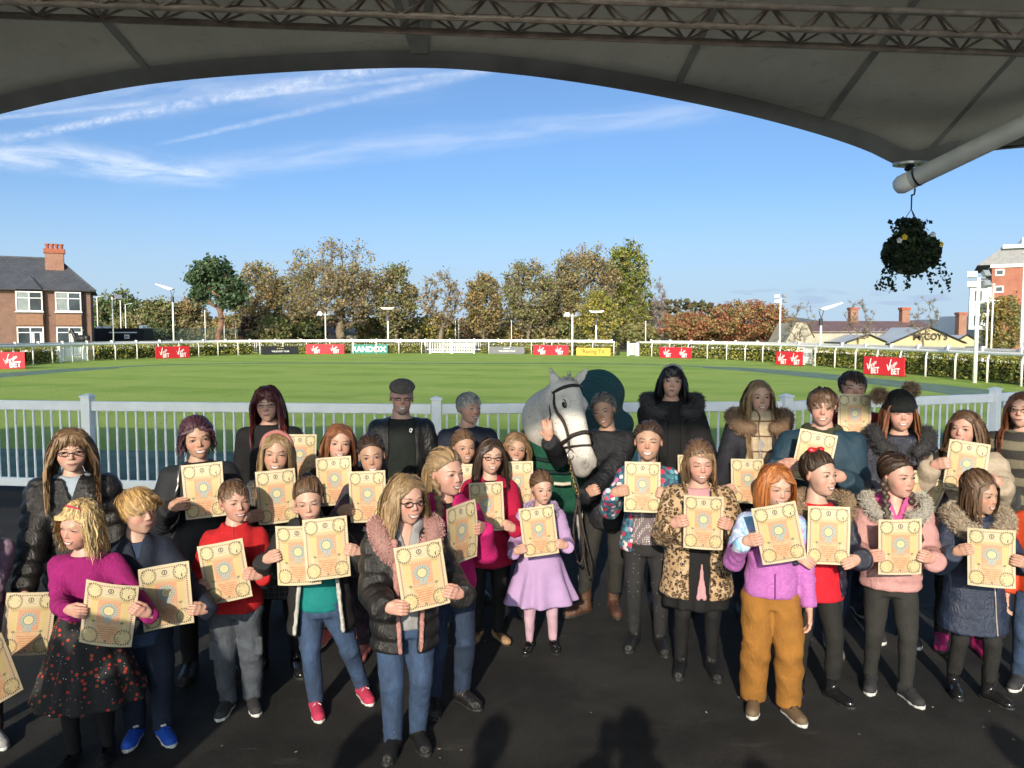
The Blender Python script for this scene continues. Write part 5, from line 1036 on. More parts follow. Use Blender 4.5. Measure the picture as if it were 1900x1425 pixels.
def front(s, x, z, y0=-0.62, back=False):
    """where sight lines along y meet the face"""
    x, z = np.broadcast_arrays(np.asarray(x, float), np.asarray(z, float)); y = np.full(x.shape, y0)
    for _ in range(20):
        d = s.at(np.c_[x.ravel(), y.ravel(), z.ravel()]).reshape(x.shape); y = y + np.clip(d * 0.92, -0.05, 0.06)
    return y
class Geo:
    """grows one mesh with several materials and a tint"""
    def __init__(s): s.V = []; s.F = []; s.M = []; s.T = []; s.n = 0
    def add(s, V, F, mi=0, tint=None):
        V = np.asarray(V, float); s.V.append(V); s.T.append(np.ones((len(V), 3)) if tint is None else np.broadcast_to(tint, (len(V), 3)))
        for f in ([F] if isinstance(F, np.ndarray) else [F]):
            if len(f): s.F.append((np.asarray(f) + s.n, mi))
        s.n += len(V)
    def tube(s, P, r, mi, n=5, tint=None, flat=1.0):
        P = np.asarray(P, float); r = np.broadcast_to(np.asarray(r, float), (len(P),)); d = np.gradient(P, axis=0); d /= np.linalg.norm(d, axis=1)[:, None] + 1e-9; u = np.cross(d, [0.02, 1.0, 0.03]); u /= np.linalg.norm(u, axis=1)[:, None] + 1e-9; v = np.cross(d, u)
        V = np.concatenate([P + (u * math.cos(2 * math.pi * k / n) + flat * v * math.sin(2 * math.pi * k / n)) * r[:, None] for k in range(n)]); m_ = len(P)
        F = [(k * m_ + i, ((k + 1) % n) * m_ + i, ((k + 1) % n) * m_ + i + 1, k * m_ + i + 1) for k in range(n) for i in range(m_ - 1)]; s.add(V, np.array(F), mi, tint)
    def build(s, name, parent, mats, smooth=True):
        V = np.concatenate(s.V); fq = [f for f, m_ in s.F]; ks = [f.shape[1] for f in fq]
        idx = np.concatenate([f.ravel() for f in fq]); tot = np.concatenate([np.full(len(f), k, np.int32) for f, k in zip(fq, ks)]); st = np.r_[0, np.cumsum(tot)[:-1]].astype(np.int32); mi = np.concatenate([np.full(len(f), m_, np.int32) for f, m_ in s.F])
        me = bpy.data.meshes.new(name); me.vertices.add(len(V)); me.vertices.foreach_set('co', V.astype(np.float32).ravel()); me.loops.add(len(idx)); me.loops.foreach_set('vertex_index', idx.astype(np.int32)); me.polygons.add(len(tot)); me.polygons.foreach_set('loop_start', st); me.polygons.foreach_set('loop_total', tot); me.polygons.foreach_set('material_index', mi)
        me.update(calc_edges=True); add_color(me, np.concatenate(s.T)); return link_mesh(name, me, parent, mats, smooth)
FACES = {}
def face_parts(kind, eye, mouth, brow):
    """eyes, lids, brows and mouth laid on the face; returns list of (V, F, slot). slots: 1 white 2 iris 3 pupil 4 lash 5 lips 6 teeth 7 dark 8 brow"""
    key = (kind, eye, mouth, brow)
    if key in FACES: return FACES[key]
    s = head_data(kind)[0]; out = []
    def disc(cx, cz, rx, rzt, rzb, lift, slot, n=14, rings=2):
        V = [(cx, cz)]; 
        for q in range(1, rings + 1):
            for k in range(n): t = 2 * math.pi * k / n; V.append((cx + rx * q / rings * math.cos(t), cz + (rzt if math.sin(t) > 0 else rzb) * q / rings * math.sin(t)))
        V = np.array(V); y = front(s, V[:, 0], V[:, 1]) - lift; P = np.c_[V[:, 0], y, V[:, 1]]
        F = [(0, 1 + k, 1 + (k + 1) % n, 1 + (k + 1) % n) for k in range(n)]; F3 = [(0, 1 + k, 1 + (k + 1) % n) for k in range(n)]
        F4 = [(1 + (q - 1) * n + k, 1 + q * n + k, 1 + q * n + (k + 1) % n, 1 + (q - 1) * n + (k + 1) % n) for q in range(1, rings) for k in range(n)]
        out.append((P, np.array(F3), slot)); 
        if F4: out.append((P, np.array(F4), slot))
    def line(xs, zs, r, lift, slot, flat=0.6):
        xs, zs = np.asarray(xs, float), np.asarray(zs, float); y = front(s, xs, zs) - lift; g = Geo(); g.tube(np.c_[xs, y, zs], r, 0, 6, None, flat); out.append((g.V[0], g.F[0][0], slot))
    hz = {'open': 0.030, 'mid': 0.022, 'squint': 0.012, 'closed': 0.0}[eye]
    for sx in (-1, 1):
        cx = sx * 0.15; t = np.linspace(-1, 1, 11); ux = cx + 0.064 * t
        if hz > 0:
            disc(cx, 0.004, 0.062, hz, hz * 0.75, 0.004, 1); disc(cx + 0.004, 0.006, 0.032, min(0.030, hz), min(0.026, hz * 0.8), 0.0075, 2, 12, 1); disc(cx + 0.004, 0.006, 0.013, min(0.013, hz), min(0.012, hz * 0.8), 0.0095, 3, 8, 1)
        line(ux, 0.004 + hz * np.sqrt(np.maximum(0, 1 - t * t)) + 0.003 - 0.008 * (eye == 'closed') * (1 - t * t), np.interp(np.abs(t), [0, 1], [0.0115, 0.007]), 0.007, 4)
        line(ux, 0.004 - hz * 0.75 * np.sqrt(np.maximum(0, 1 - t * t)) - 0.002, 0.0035, 0.003, 4 if hz > 0.02 else 9)
        bz = 0.088 + (0.008 if eye == 'open' else 0); line(cx + 0.085 * t, bz + 0.018 * (1 - t * t) - 0.012 * np.maximum(0, sx * t) ** 2, np.interp(t * sx, [-1, -0.5, 1], [0.011, 0.0135, 0.005]) * brow, 0.001, 8, 0.5)
    t = np.linspace(-1, 1, 15); w, c, z0 = {'neutral': (0.088, -0.004, -0.272), 'soft': (0.098, 0.020, -0.276), 'smile': (0.125, 0.052, -0.290), 'grin': (0.138, 0.060, -0.298), 'frown': (0.085, -0.014, -0.270)}[mouth]
    xs = w * t; zc = z0 + c * t * t; env = np.sqrt(np.maximum(0.02, 1 - t * t))
    if mouth in ('smile', 'grin'):
        op = 0.030 if mouth == 'grin' else 0.022
        n = len(t); P = np.concatenate([np.c_[xs * 0.95, front(s, xs * 0.95, zc + q * op * env) - 0.005, zc + q * op * env] for q in (1, 0.4, -0.2, -0.8)]); out.append((P, np.array([(r * n + i, (r + 1) * n + i, (r + 1) * n + i + 1, r * n + i + 1) for r in range(3) for i in range(n - 1)]), 6))
        line(xs, zc + (op + 0.008) * env, 0.0125 * np.maximum(env, 0.35), 0.003, 5, 0.8); line(xs, zc - (op + 0.012) * env, 0.0165 * np.maximum(env, 0.3), 0.003, 5, 0.8)
        line(xs[:4], zc[:4], 0.008, 0.003, 7); line(xs[-4:], zc[-4:], 0.008, 0.003, 7)
    else:
        line(xs, zc + 0.011 * env, 0.0125 * np.maximum(env, 0.3), 0.003, 5, 0.8); line(xs, zc - 0.016 * env, 0.0165 * np.maximum(env, 0.3), 0.003, 5, 0.8); line(xs * 1.03, zc - 0.001, 0.0045, 0.0115, 7, 0.6)
    FACES[key] = out; return out

# ------------------------------------------------------------------ hands (metres, adult size); fingers towards +x, back of the sheet is +y
HANDS = {}
def hand_data(kind, lo=False):
    if (kind, lo) in HANDS: return HANDS[(kind, lo)]
    s = Solid()
    if kind == 'grip':
        W = np.array((-0.088, 0.030, -0.012)); s.cone(W + np.array((-0.012, 0.003, -0.003)), W, 0.022, 0.023, 0.01, sq=0.8)
        for i, (z, l) in enumerate(((0.030, 0.94), (0.0105, 1.0), (-0.009, 0.95), (-0.027, 0.80))):
            K = np.array((-0.034, -0.004, z * 0.92)); Pp = np.array((-0.006, -0.0155, z)); Dd = np.array((0.016 * l, -0.0125, z * 0.96 - 0.002)); Tt = np.array((0.032 * l, -0.0105, z * 0.94 - 0.003))
            s.cone(W * 0.62 + np.array((0, 0.0, z * 0.5)), K, 0.0165, 0.0115, 0.014); s.cone(K, Pp, 0.0105, 0.0095, 0.003); s.cone(Pp, Dd, 0.0095, 0.0085, 0.003); s.cone(Dd, Tt, 0.0085, 0.007, 0.003)
        s.ell((-0.062, 0.014, 0.0), (0.034, 0.017, 0.034), 0.014); s.cone((-0.072, 0.022, 0.014), (-0.034, 0.022, 0.034), 0.0165, 0.0115, 0.012); s.cone((-0.034, 0.022, 0.034), (-0.002, 0.012, 0.036), 0.0115, 0.0095, 0.004); s.cone((-0.002, 0.012, 0.036), (0.018, 0.0095, 0.033), 0.0095, 0.008, 0.003)
    elif kind == 'flat':      # open hand, fingers up and spread, palm towards +y
        s.cone((0, 0, -0.125), (0, 0, -0.095), 0.024, 0.023, 0.01, sq=0.75); s.ell((0, 0, -0.05), (0.038, 0.015, 0.048), 0.012)
        for i, (x, l) in enumerate(((-0.030, 0.9), (-0.010, 1.0), (0.011, 0.96), (0.030, 0.78))):
            K = np.array((x * 0.95, 0, -0.012)); P1 = K + np.array((x * 0.06, 0.006, 0.034 * l)); P2 = P1 + np.array((x * 0.02, 0.012, 0.024 * l)); P3 = P2 + np.array((-x * 0.03, 0.014, 0.014 * l))
            s.cone((x * 0.6, 0, -0.06), K, 0.014, 0.0115, 0.012); s.cone(K, P1, 0.0105, 0.0095, 0.003); s.cone(P1, P2, 0.0095, 0.0085, 0.003); s.cone(P2, P3, 0.0085, 0.007, 0.003)
        s.cone((-0.02, 0, -0.085), (-0.05, 0.004, -0.05), 0.0165, 0.0115, 0.012); s.cone((-0.05, 0.004, -0.05), (-0.064, 0.008, -0.022), 0.0115, 0.0085, 0.003)
    else:                     # relaxed: hangs down -z, fingers slightly curled, wrist at origin, thumb towards -y
        s.cone((0, 0, 0.03), (0, 0, -0.005), 0.024, 0.023, 0.01, sq=1.1); s.ell((0, 0, -0.05), (0.016, 0.038, 0.048), 0.012)
        for i, (y, l) in enumerate(((-0.028, 0.92), (-0.009, 1.0), (0.010, 0.95), (0.028, 0.78))):
            K = np.array((0.0, y, -0.088)); P1 = K + np.array((0.008, 0, -0.034 * l)); P2 = P1 + np.array((0.015, 0, -0.020 * l)); P3 = P2 + np.array((0.016, 0, -0.008 * l)); P1[0] *= -1; P2[0] *= -1; P3[0] *= -1
            s.cone((0, y * 0.6, -0.04), K, 0.0145, 0.0115, 0.012); s.cone(K, P1, 0.0105, 0.0095, 0.003); s.cone(P1, P2, 0.0095, 0.0085, 0.003); s.cone(P2, P3, 0.0085, 0.007, 0.003)
        s.cone((0, -0.022, -0.02), (-0.008, -0.046, -0.055), 0.016, 0.0115, 0.012); s.cone((-0.008, -0.046, -0.055), (-0.014, -0.048, -0.085), 0.0115, 0.0085, 0.003)
    V, Q = s.mesh(0.006 if lo else 0.0038); HANDS[(kind, lo)] = (V, Q); return HANDS[(kind, lo)]
WRIST = {'grip': np.array((-0.100, 0.033, -0.015)), 'flat': np.array((0, 0, -0.125)), 'relaxed': np.array((0, 0, 0.03))}

# ------------------------------------------------------------------ shoes
def shoe_mesh(kind):
    if ('shoe', kind) in HANDS: return HANDS[('shoe', kind)]
    u, so = Solid(), Solid(); top = {'trainer': 0.085, 'boot': 0.17, 'tallboot': 0.24, 'flat': 0.05, 'mary': 0.055, 'hightop': 0.115}[kind]; thin = kind in ('flat', 'mary')
    u.cone((0, 0.02, 0.040 - 0.008 * thin), (0, -0.135, 0.034 - 0.008 * thin), 0.040 - 0.006 * thin, 0.034 - 0.005 * thin, 0.03); u.ell((0, 0.025, 0.05), (0.036, 0.05, 0.042), 0.02); u.ell((0.004, -0.10, 0.028), (0.042, 0.075, 0.032 - 0.006 * thin), 0.02)
    if not thin: u.cone((0, 0.022, 0.05), (0, 0.022, top), 0.038 + (0.004 if kind in ('boot', 'tallboot') else 0), 0.040 + (0.008 if kind in ('boot', 'tallboot') else 0), 0.02); u.cone((0, -0.03, 0.062), (0, -0.09, 0.045), 0.028, 0.024, 0.03)
    else: u.ell((0, -0.03, 0.075), (0.026, 0.06, 0.040), 0.012, 's')
    u.add(lambda X, Y, Z: 0.010 - Z + 0 * X + 0 * Y, (-1, -1, -1), (1, 1, 1), 'i', 0.004); u.ell((0, 0.022, top + 0.012), (0.036, 0.038, 0.03), 0.006, 's')
    th = {'trainer': 0.024, 'hightop': 0.022, 'boot': 0.022, 'tallboot': 0.026, 'flat': 0.010, 'mary': 0.012}[kind]
    def sole(X, Y, Z):
        t = np.clip((-Y + 0.065) / 0.24, 0, 1); w = np.interp(t, [0, 0.1, 0.35, 0.68, 0.9, 1.0], [0.022, 0.036, 0.034, 0.045, 0.036, 0.016]); d = np.maximum(np.abs(X - 0.004 * t) - w, np.maximum(Y - 0.068, -0.182 - Y)); return np.maximum(d, np.maximum(-Z, Z - th))
    so.add(sole, (-0.06, -0.19, 0), (0.06, 0.075, th), 'u', 0.0)
    if kind == 'tallboot': so.box((0, 0.045, 0.02), (0.03, 0.026, 0.022), None, 0.004)
    HANDS[('shoe', kind)] = (u.mesh(0.0085), so.mesh(0.0085)); return HANDS[('shoe', kind)]
SHOEO = {}
def shoe(parent, kind, um, sm_, loc, rz, sc, laces=None):
    key = (kind, um.name, sm_.name)
    if key not in SHOEO:
        (uv, uq), (sv, sq_) = shoe_mesh(kind); o = link_mesh('shoe', fast_mesh('shoe', uv, uq), parent, um, True); s2 = link_mesh('sole', fast_mesh('sole', sv, sq_), o, sm_, True); ex = []
        if laces is not None:
            l = Geo()
            for k in range(4): y = -0.045 - 0.018 * k; l.tube([(-0.02, y, 0.075 - 0.008 * k), (0, y - 0.006, 0.083 - 0.008 * k), (0.02, y, 0.075 - 0.008 * k)], 0.004, 0, 4)
            l.tube([(0, -0.04, 0.085), (0.022, -0.07, 0.085), (0.03, -0.06, 0.07), (0, -0.042, 0.085), (-0.022, -0.07, 0.085), (-0.03, -0.06, 0.07), (0, -0.04, 0.085)], 0.003, 0, 4); ex.append(l.build('laces', o, [laces]))
        if kind == 'mary': l = Geo(); l.tube([(-0.036, -0.01, 0.03), (-0.03, -0.018, 0.062), (0, -0.022, 0.072), (0.03, -0.018, 0.062), (0.036, -0.01, 0.03)], 0.007, 0, 5); ex.append(l.build('strap', o, [um]))
        SHOEO[key] = (o, s2, ex); c = o
    else:
        o, s2, ex = SHOEO[key]; c = again(o, parent)
        for q in [s2] + ex: again(q, c)
    c.location = loc; c.rotation_euler = (0, 0, rz); c.scale = (sc, sc, sc); return c

# ------------------------------------------------------------------ hair
def locks(geo, P, w, rg, tints, mi=0, twist=0.25, centre=None):
    """P (n,steps,3) strands as narrow three-sided ribbons"""
    n, m_, _ = P.shape; d = np.gradient(P, axis=1); d /= np.linalg.norm(d, axis=2)[:, :, None] + 1e-9; up = (np.array([0, -1.0, 0.2]) if centre is None else (P - centre) / (np.linalg.norm(P - centre, axis=2)[:, :, None] + 1e-9) * np.array([1, 1, 0.6])) + rg.normal(size=(n, 1, 3)) * twist; u = np.cross(d, up); u /= np.linalg.norm(u, axis=2)[:, :, None] + 1e-9; v = np.cross(u, d)
    t = np.linspace(0, 1, m_)[None, :, None]; ww = w[:, None, None] * np.minimum(1.0, np.minimum(0.35 + 3 * t, 0.12 + 1.6 * (1 - t)))
    V = np.stack([P - u * ww, P + u * ww], 2); b = (np.arange(n)[:, None] * m_ + np.arange(m_ - 1)[None, :]).ravel() * 2
    geo.add(V.reshape(-1, 3), np.stack([b, b + 1, b + 3, b + 2], 1), mi, np.repeat(tints[:, None], m_ * 2, 1).reshape(-1)[:, None] * np.ones(3))
def make_hair(root, P, style, colour, rg, length=0.3, part=0.0, fringe=False, volume=0.012, wave=0.0, n=620, name='hair', body=None, cut=0.0, tie=(0, 0.40, 0.16), shorten=0.0, fine=1.0):
    """P: head placement dict with hh, Rm (rotation), c (centre); strands run in the person's space"""
    n = int(n * (0.72 if P.get('lo') else 1.15)); hh, Rm, c = P['hh'], P['Rm'], P['c']; sk = Solid(); sk.ell((0, 0.06, 0.13), (0.345 + volume, 0.42 + volume, 0.38 + volume), 0.05)
    if style in ('tied', 'braids'): sk.ell((0, 0.14, 0.22), (0.32, 0.36, 0.33), 0.05)
    if style in ('long', 'bob'): sk.ell((0, 0.12, -0.20), (0.315 + volume, 0.30, 0.36), 0.12)
    cap = Solid(); cap.p = list(sk.p)
    a, b = (1.15, (-0.03 if style in ('tied', 'braids') else -0.065) + cut) if style != 'short' else (0.72, 0.075 + cut)
    if style == 'short': cap.ell((0, 0.16, -0.12), (0.30, 0.30, 0.30), 0.08)
    cap.add(lambda X, Y, Z: -(Z + a * Y - b) / 1.5 + 0 * X, (-1, -1, -1), (1, 1, 1), 'i', 0.03)
    for x in (-1, 1):
        if style in ('tied', 'short', 'braids'): cap.ell((x * 0.36, 0.0, -0.09), (0.10, 0.12, 0.17), 0.03, 's')
    cap.ell((0, -0.42, -0.08), (0.255, 0.30, 0.405), 0.05, 's')
    V, Q = cap.mesh(0.024); g = Geo(); loc2 = lambda X: (X * hh) @ Rm.T + c
    nv = fold_noise(V, rg, 0.008, 20); V = V + vnormals(V, Q) * nv[:, None]; g.add(loc2(V), Q, 0, 0.72)
    # seeds on the scalp
    S = []
    while len(S) < n:
        v = rg.normal(size=(400, 3)); v /= np.linalg.norm(v, axis=1)[:, None]; p = np.array([0, 0.06, 0.13]) + v * np.array([0.345 + volume, 0.42 + volume, 0.38 + volume]); ok = (p[:, 2] + a * p[:, 1] - b > 0.006) & (np.abs(p[:, 0] - part) > 0.012)
        if style in ('long', 'bob'): ok &= (p[:, 2] > 0.05)
        S += list(p[ok])
    S = np.array(S[:n]); sx = np.sign(S[:, 0] - part); tints = rg.uniform(0.72, 1.35, n); w = rg.uniform(0.0038, 0.0078, n) * hh / 0.21 * (1.25 if P.get('lo') else 1.0) * fine
    if style in ('long', 'bob', 'curly'):
        # strands fall from the parting over the side of the head and hang, keeping clear of face and shoulders
        steps = 10 if P.get('lo') else 13; L = length / hh * rg.uniform(0.78, 1.08, n); st = (0.42 + L) / steps; X = S.copy(); d = np.c_[sx * 0.6, 0.12 + 0 * sx, 0.0 * sx]; tr_ = [X.copy()]; g_l = Rm.T @ np.array([0, 0, -1.0])
        for k in range(steps):
            d = d * 0.55 + g_l * 0.45 + rg.normal(size=(n, 3)) * (0.035 + wave * 0.10); d /= np.linalg.norm(d, axis=1)[:, None]; X = X + d * st[:, None]
            f = sk.at(X); lift = 0.004 + 0.035 * rg.uniform(size=n) ** 2; push = np.where((f < lift), lift - f, 0); X = X + sk.grad(X, 0.01) * push[:, None]
            fz = (X[:, 1] < -0.10) & (X[:, 2] < 0.24) & (np.abs(X[:, 0]) < 0.31); X[fz, 0] = np.where(X[fz, 0] >= part, 1, -1) * (0.29 + 0.05 * rg.uniform(size=fz.sum())); X[fz, 1] += 0.05
            if body is not None:
                Wp = loc2(X); f = body.at(Wp); m_ = f < 0.012
                if k > 3 and m_.any(): Wp[m_, 1] += np.where(S[m_, 1] < 0.16, -0.016, 0.016)
                if m_.any(): Wp[m_] += body.grad(Wp[m_], 0.004) * (0.014 - f[m_])[:, None]; X = (Wp - c) @ Rm / hh
            if wave: X = X + wave * 0.03 * np.c_[np.sin(k * 1.1 + S[:, 0] * 9 + S[:, 1] * 5), np.cos(k * 1.1 + S[:, 0] * 7), 0 * tints]
            lim = 0.44 + 0.16 * (tints - 0.7); X[:, 0] = np.clip(X[:, 0], -lim, lim); tr_.append(X.copy())
        locks(g, loc2(np.stack(tr_, 1)), w * 1.15, rg, tints, centre=c)
    elif style in ('tied', 'braids'):
        T = np.array(tie); steps = 9; tr_ = []
        for k in range(steps + 1):
            f = k / steps; q = S * (1 - f) + T * f
            for _ in range(2): dd = sk.at(q); q = q + sk.grad(q, 0.01) * np.maximum(0, 0.006 + 0.05 * ((tints * 7.3) % 1.0) * math.sin(math.pi * min(1, f * 1.15 + 0.05)) - dd)[:, None]
            tr_.append(q)
        locks(g, loc2(np.stack(tr_, 1)), w * 0.9, rg, tints, centre=c)
        if style == 'tied' and length > 0:
            m_ = 130; base = T + rg.normal(size=(m_, 3)) * np.array([0.05, 0.03, 0.04]); tr_ = [base]; X = base; d = np.array([0, 1.0, 0.35]) + rg.normal(size=(m_, 3)) * 0.2
            for k in range(9): d = d * 0.65 + np.array([0, 0, -0.45]); X = X + d / np.linalg.norm(d, axis=1)[:, None] * (length / hh / 9); tr_.append(X)
            locks(g, loc2(np.stack(tr_, 1)), rg.uniform(0.006, 0.012, m_) * hh / 0.21, rg, rg.uniform(0.7, 1.3, m_))
    elif style == 'short':
        steps = 6; L = length / hh * rg.uniform(0.7, 1.2, n); X = S.copy(); crown = np.array([part, 0.22, 0.48]); tr_ = [X.copy()]
        d = (X - crown); d /= np.linalg.norm(d, axis=1)[:, None]
        for k in range(steps):
            d = d * 0.8 + np.array([0.05, -0.18, -0.12]) + rg.normal(size=(n, 3)) * 0.10; gr = sk.grad(X, 0.01); d = d - gr * ((d * gr).sum(1) * 0.8)[:, None] + gr * 0.05; d /= np.linalg.norm(d, axis=1)[:, None]; X = X + d * (L / steps)[:, None]
            f = sk.at(X); X = X + gr * np.maximum(0, 0.006 - f)[:, None]; tr_.append(X.copy())
        locks(g, loc2(np.stack(tr_, 1)), w * 0.9, rg, tints, centre=c)
    if fringe:
        m_ = 150; th = rg.uniform(-1, 1, m_); X = np.c_[th * 0.24, -0.26 - 0.07 * np.cos(th), 0.40 - 0.05 * th ** 2] + rg.normal(size=(m_, 3)) * 0.02; tr_ = [X]; fl = rg.uniform(0.16, 0.26, m_) + 0.08 * np.abs(th) - shorten
        for k in range(7): 
            X = X + np.c_[0.012 * th + (0.02 if fringe == 'side' else 0.0), -0.02 + 0.014 * k / 2 + 0 * th, -fl / 7] + rg.normal(size=(m_, 3)) * 0.004; f = sk.at(X); X = X + sk.grad(X, 0.01) * np.maximum(0, 0.012 - f)[:, None]; tr_.append(X)
        locks(g, loc2(np.stack(tr_, 1)), rg.uniform(0.004, 0.008, m_) * hh / 0.21, rg, rg.uniform(0.75, 1.3, m_), centre=c)
    m_ = 70; i = rg.integers(len(S), size=m_); X = S[i]; d = (X - np.array([0, 0.06, 0.0])) * 0.9 + rg.normal(size=(m_, 3)) * 0.5; tr_ = [X]      # flyaway hairs
    for k in range(5): d = d * 0.8 + np.array([0, 0, -0.22]) + rg.normal(size=(m_, 3)) * 0.12; X = X + d / (np.linalg.norm(d, axis=1)[:, None] + 1e-9) * 0.035; tr_.append(X)
    locks(g, loc2(np.stack(tr_, 1)), np.full(m_, 0.0009), rg, rg.uniform(0.8, 1.4, m_), centre=c)
    return g.build(name, root, [hair_mat(colour, HC_[colour])])
def fur(root, name, base, centre_fn, n, ln, mat_cols, rg, w=0.0016, tmat=None):
    """tufts standing on a solid: base is a Solid"""
    n = int(n * 0.8); V, Q = base.mesh(0.016); N = vnormals(V, Q); g = Geo(); g.add(V, Q, 0, np.array(mat_cols[0]) * 0.6); i = rg.integers(len(V), size=n); P0 = V[i]; D = N[i] + rg.normal(size=(n, 3)) * 0.45; D[:, 2] -= 0.25; D /= np.linalg.norm(D, axis=1)[:, None]; L = ln * rg.uniform(0.5, 1.2, n)[:, None]
    P = np.stack([P0 - D * 0.004, P0 + D * L * 0.5, P0 + D * L + rg.normal(size=(n, 3)) * ln * 0.2], 1); cc = np.array(mat_cols)[rg.integers(len(mat_cols), size=n)] * rg.uniform(0.75, 1.25, (n, 1))
    u = np.cross(D, rg.normal(size=(n, 3))); u /= np.linalg.norm(u, axis=1)[:, None]; VV = np.stack([P[:, 0] - u * w, P[:, 0] + u * w, P[:, 1] + u * w * 0.8, P[:, 1] - u * w * 0.8, P[:, 2]], 1).reshape(-1, 3); b = np.arange(n) * 5
    g.add(VV, np.stack([b, b + 1, b + 2, b + 3], 1), 0, np.repeat(cc, 5, 0)); g.F.append((np.stack([b + 3, b + 2, b + 4], 1) + g.n - len(VV), 0)); return g.build(name, root, [M_FUR])
def fur_mat():
    mt, t, bs = new_mat('fur'); setp(t, bs, t.attr('tint').outputs['Color'], 0.8); return mt
M_FUR = fur_mat()

# ------------------------------------------------------------------ the certificates
def cert_mat():
    mt, t, bs = new_mat('printed_certificate'); uv = t.coord('UV'); u, v, _ = t.xyz(uv); W, H = 0.21, 0.297
    x = t.mul(t.sub(u, 0.5), W); y = t.mul(t.sub(v, 0.5), H)        # metres from the sheet's centre
    ax, ay = t.m('ABSOLUTE', x), t.m('ABSOLUTE', y); paper = (0.66, 0.585, 0.42); peach = (0.66, 0.36, 0.20); ink = (0.035, 0.03, 0.028)
    rect = lambda cx, cy, hw, hh_, s=0.0006: t.mul(t.ss(t.m('ABSOLUTE', t.sub(x, cx)), hw + s, hw - s), t.ss(t.m('ABSOLUTE', t.sub(y, cy)), hh_ + s, hh_ - s))
    dist = lambda cx, cy, e=1.0: t.m('SQRT', t.add(t.m('POWER', t.sub(x, cx), 2.0), t.m('POWER', t.mul(t.sub(y, cy), e), 2.0)))
    n = t.noise(uv, 40, 4, 0.6); n2 = t.noise(t.vm('ADD', uv, (3, 3, 0)), 14, 4, 0.65, 1.0); c = t.mix(t.ss(n2, 0.35, 0.7), paper, (0.67, 0.56, 0.385))
    inner = rect(0, 0, 0.092, 0.135); c = t.mix(t.mul(inner, 0.55), c, t.mix(t.ss(n, 0.4, 0.65), (0.64, 0.40, 0.26), (0.65, 0.52, 0.35)))
    frame = t.mul(rect(0, 0, 0.0935, 0.1365), t.sub(1.0, rect(0, 0, 0.0872, 0.1302))); dash = t.m('MAXIMUM', t.mul(t.ss(t.m('SINE', t.mul(x, 640.0)), -0.2, 0.2), t.ss(ay, 0.1298, 0.1306)), t.mul(t.ss(t.m('SINE', t.mul(y, 640.0)), -0.2, 0.2), t.ss(ax, 0.0868, 0.0876)))
    c = t.mix(t.mul(t.mul(frame, dash), 0.9), c, t.mix(t.ss(n, 0.5, 0.55), ink, (0.30, 0.06, 0.04)))
    c = t.mix(t.mul(rect(0, 0.108, 0.035, 0.024), 0.9), c, paper); c = t.mix(t.mul(rect(0, 0.078, 0.085, 0.006), 0.8), c, (0.60, 0.49, 0.27)); c = t.mix(t.mul(rect(0, 0.0715, 0.08, 0.0008), 0.6), c, (0.25, 0.2, 0.12))
    c = t.mix(t.mul(rect(0, 0.018, 0.046, 0.050), 0.85), c, t.mix(t.ss(n, 0.38, 0.62), (0.62, 0.27, 0.16), (0.66, 0.40, 0.24))); c = t.mix(t.mul(rect(0, -0.082, 0.048, 0.046), 0.85), c, t.mix(t.ss(n2, 0.4, 0.6), peach, (0.67, 0.45, 0.28)))
    for s in (-1, 1):
        c = t.mix(t.mul(rect(s * 0.062, 0.01, 0.011, 0.058), 0.85), c, t.mix(t.ss(t.m('SINE', t.mul(x, 1500.0)), 0.2, 0.6), (0.68, 0.56, 0.26), (0.55, 0.43, 0.18))); c = t.mix(t.mul(rect(s * 0.062, 0.066, 0.015, 0.006), 0.8), c, (0.52, 0.40, 0.17)); c = t.mix(t.mul(rect(s * 0.057, -0.036, 0.0065, 0.0055), 0.85), c, (0.20, 0.19, 0.15)); c = t.mix(t.mul(rect(s * 0.057, -0.085, 0.0008, 0.046), 0.6), c, (0.2, 0.2, 0.18)); c = t.mix(t.mul(rect(s * 0.066, -0.085, 0.006, 0.046), 0.7), c, (0.66, 0.58, 0.36))
    c = t.mix(t.mul(rect(0, -0.036, 0.055, 0.0009), 0.7), c, (0.15, 0.17, 0.17))
    ang = t.m('ARCTAN2', t.sub(y, 0.018), x); d = dist(0, 0.018); pet = t.add(d, t.mul(t.m('SINE', t.mul(ang, 18.0)), 0.0012))
    c = t.mix(t.ss(pet, 0.0365, 0.0355), c, t.mix(t.ss(t.m('SINE', t.mul(ang, 18.0)), -0.5, 0.5), (0.27, 0.33, 0.34), (0.47, 0.50, 0.46)))
    tail = t.m('MAXIMUM', rect(-0.010, -0.022, 0.007, 0.013), rect(0.010, -0.022, 0.007, 0.013)); c = t.mix(tail, c, (0.38, 0.45, 0.45)); c = t.mix(t.mul(t.ss(d, 0.0225, 0.0215), 1.0), c, (0.06, 0.08, 0.09)); c = t.mix(t.ss(d, 0.0205, 0.0195), c, (0.68, 0.60, 0.36))
    for yy in (0.024, 0.015): c = t.mix(t.mul(rect(0, yy, 0.010, 0.0010), 0.6), c, (0.4, 0.33, 0.2))
    for yy, hw in ((-0.058, 0.040), (-0.068, 0.036), (-0.080, 0.030), (-0.090, 0.033), (-0.100, 0.024), (-0.110, 0.018)): c = t.mix(t.mul(t.mul(rect(0, yy, hw, 0.0016), t.ss(t.noise(t.vec(t.mul(u, 150.0), yy * 300, 0.0), 1.0, 1), 0.40, 0.46)), 0.75), c, (0.42, 0.10, 0.05))
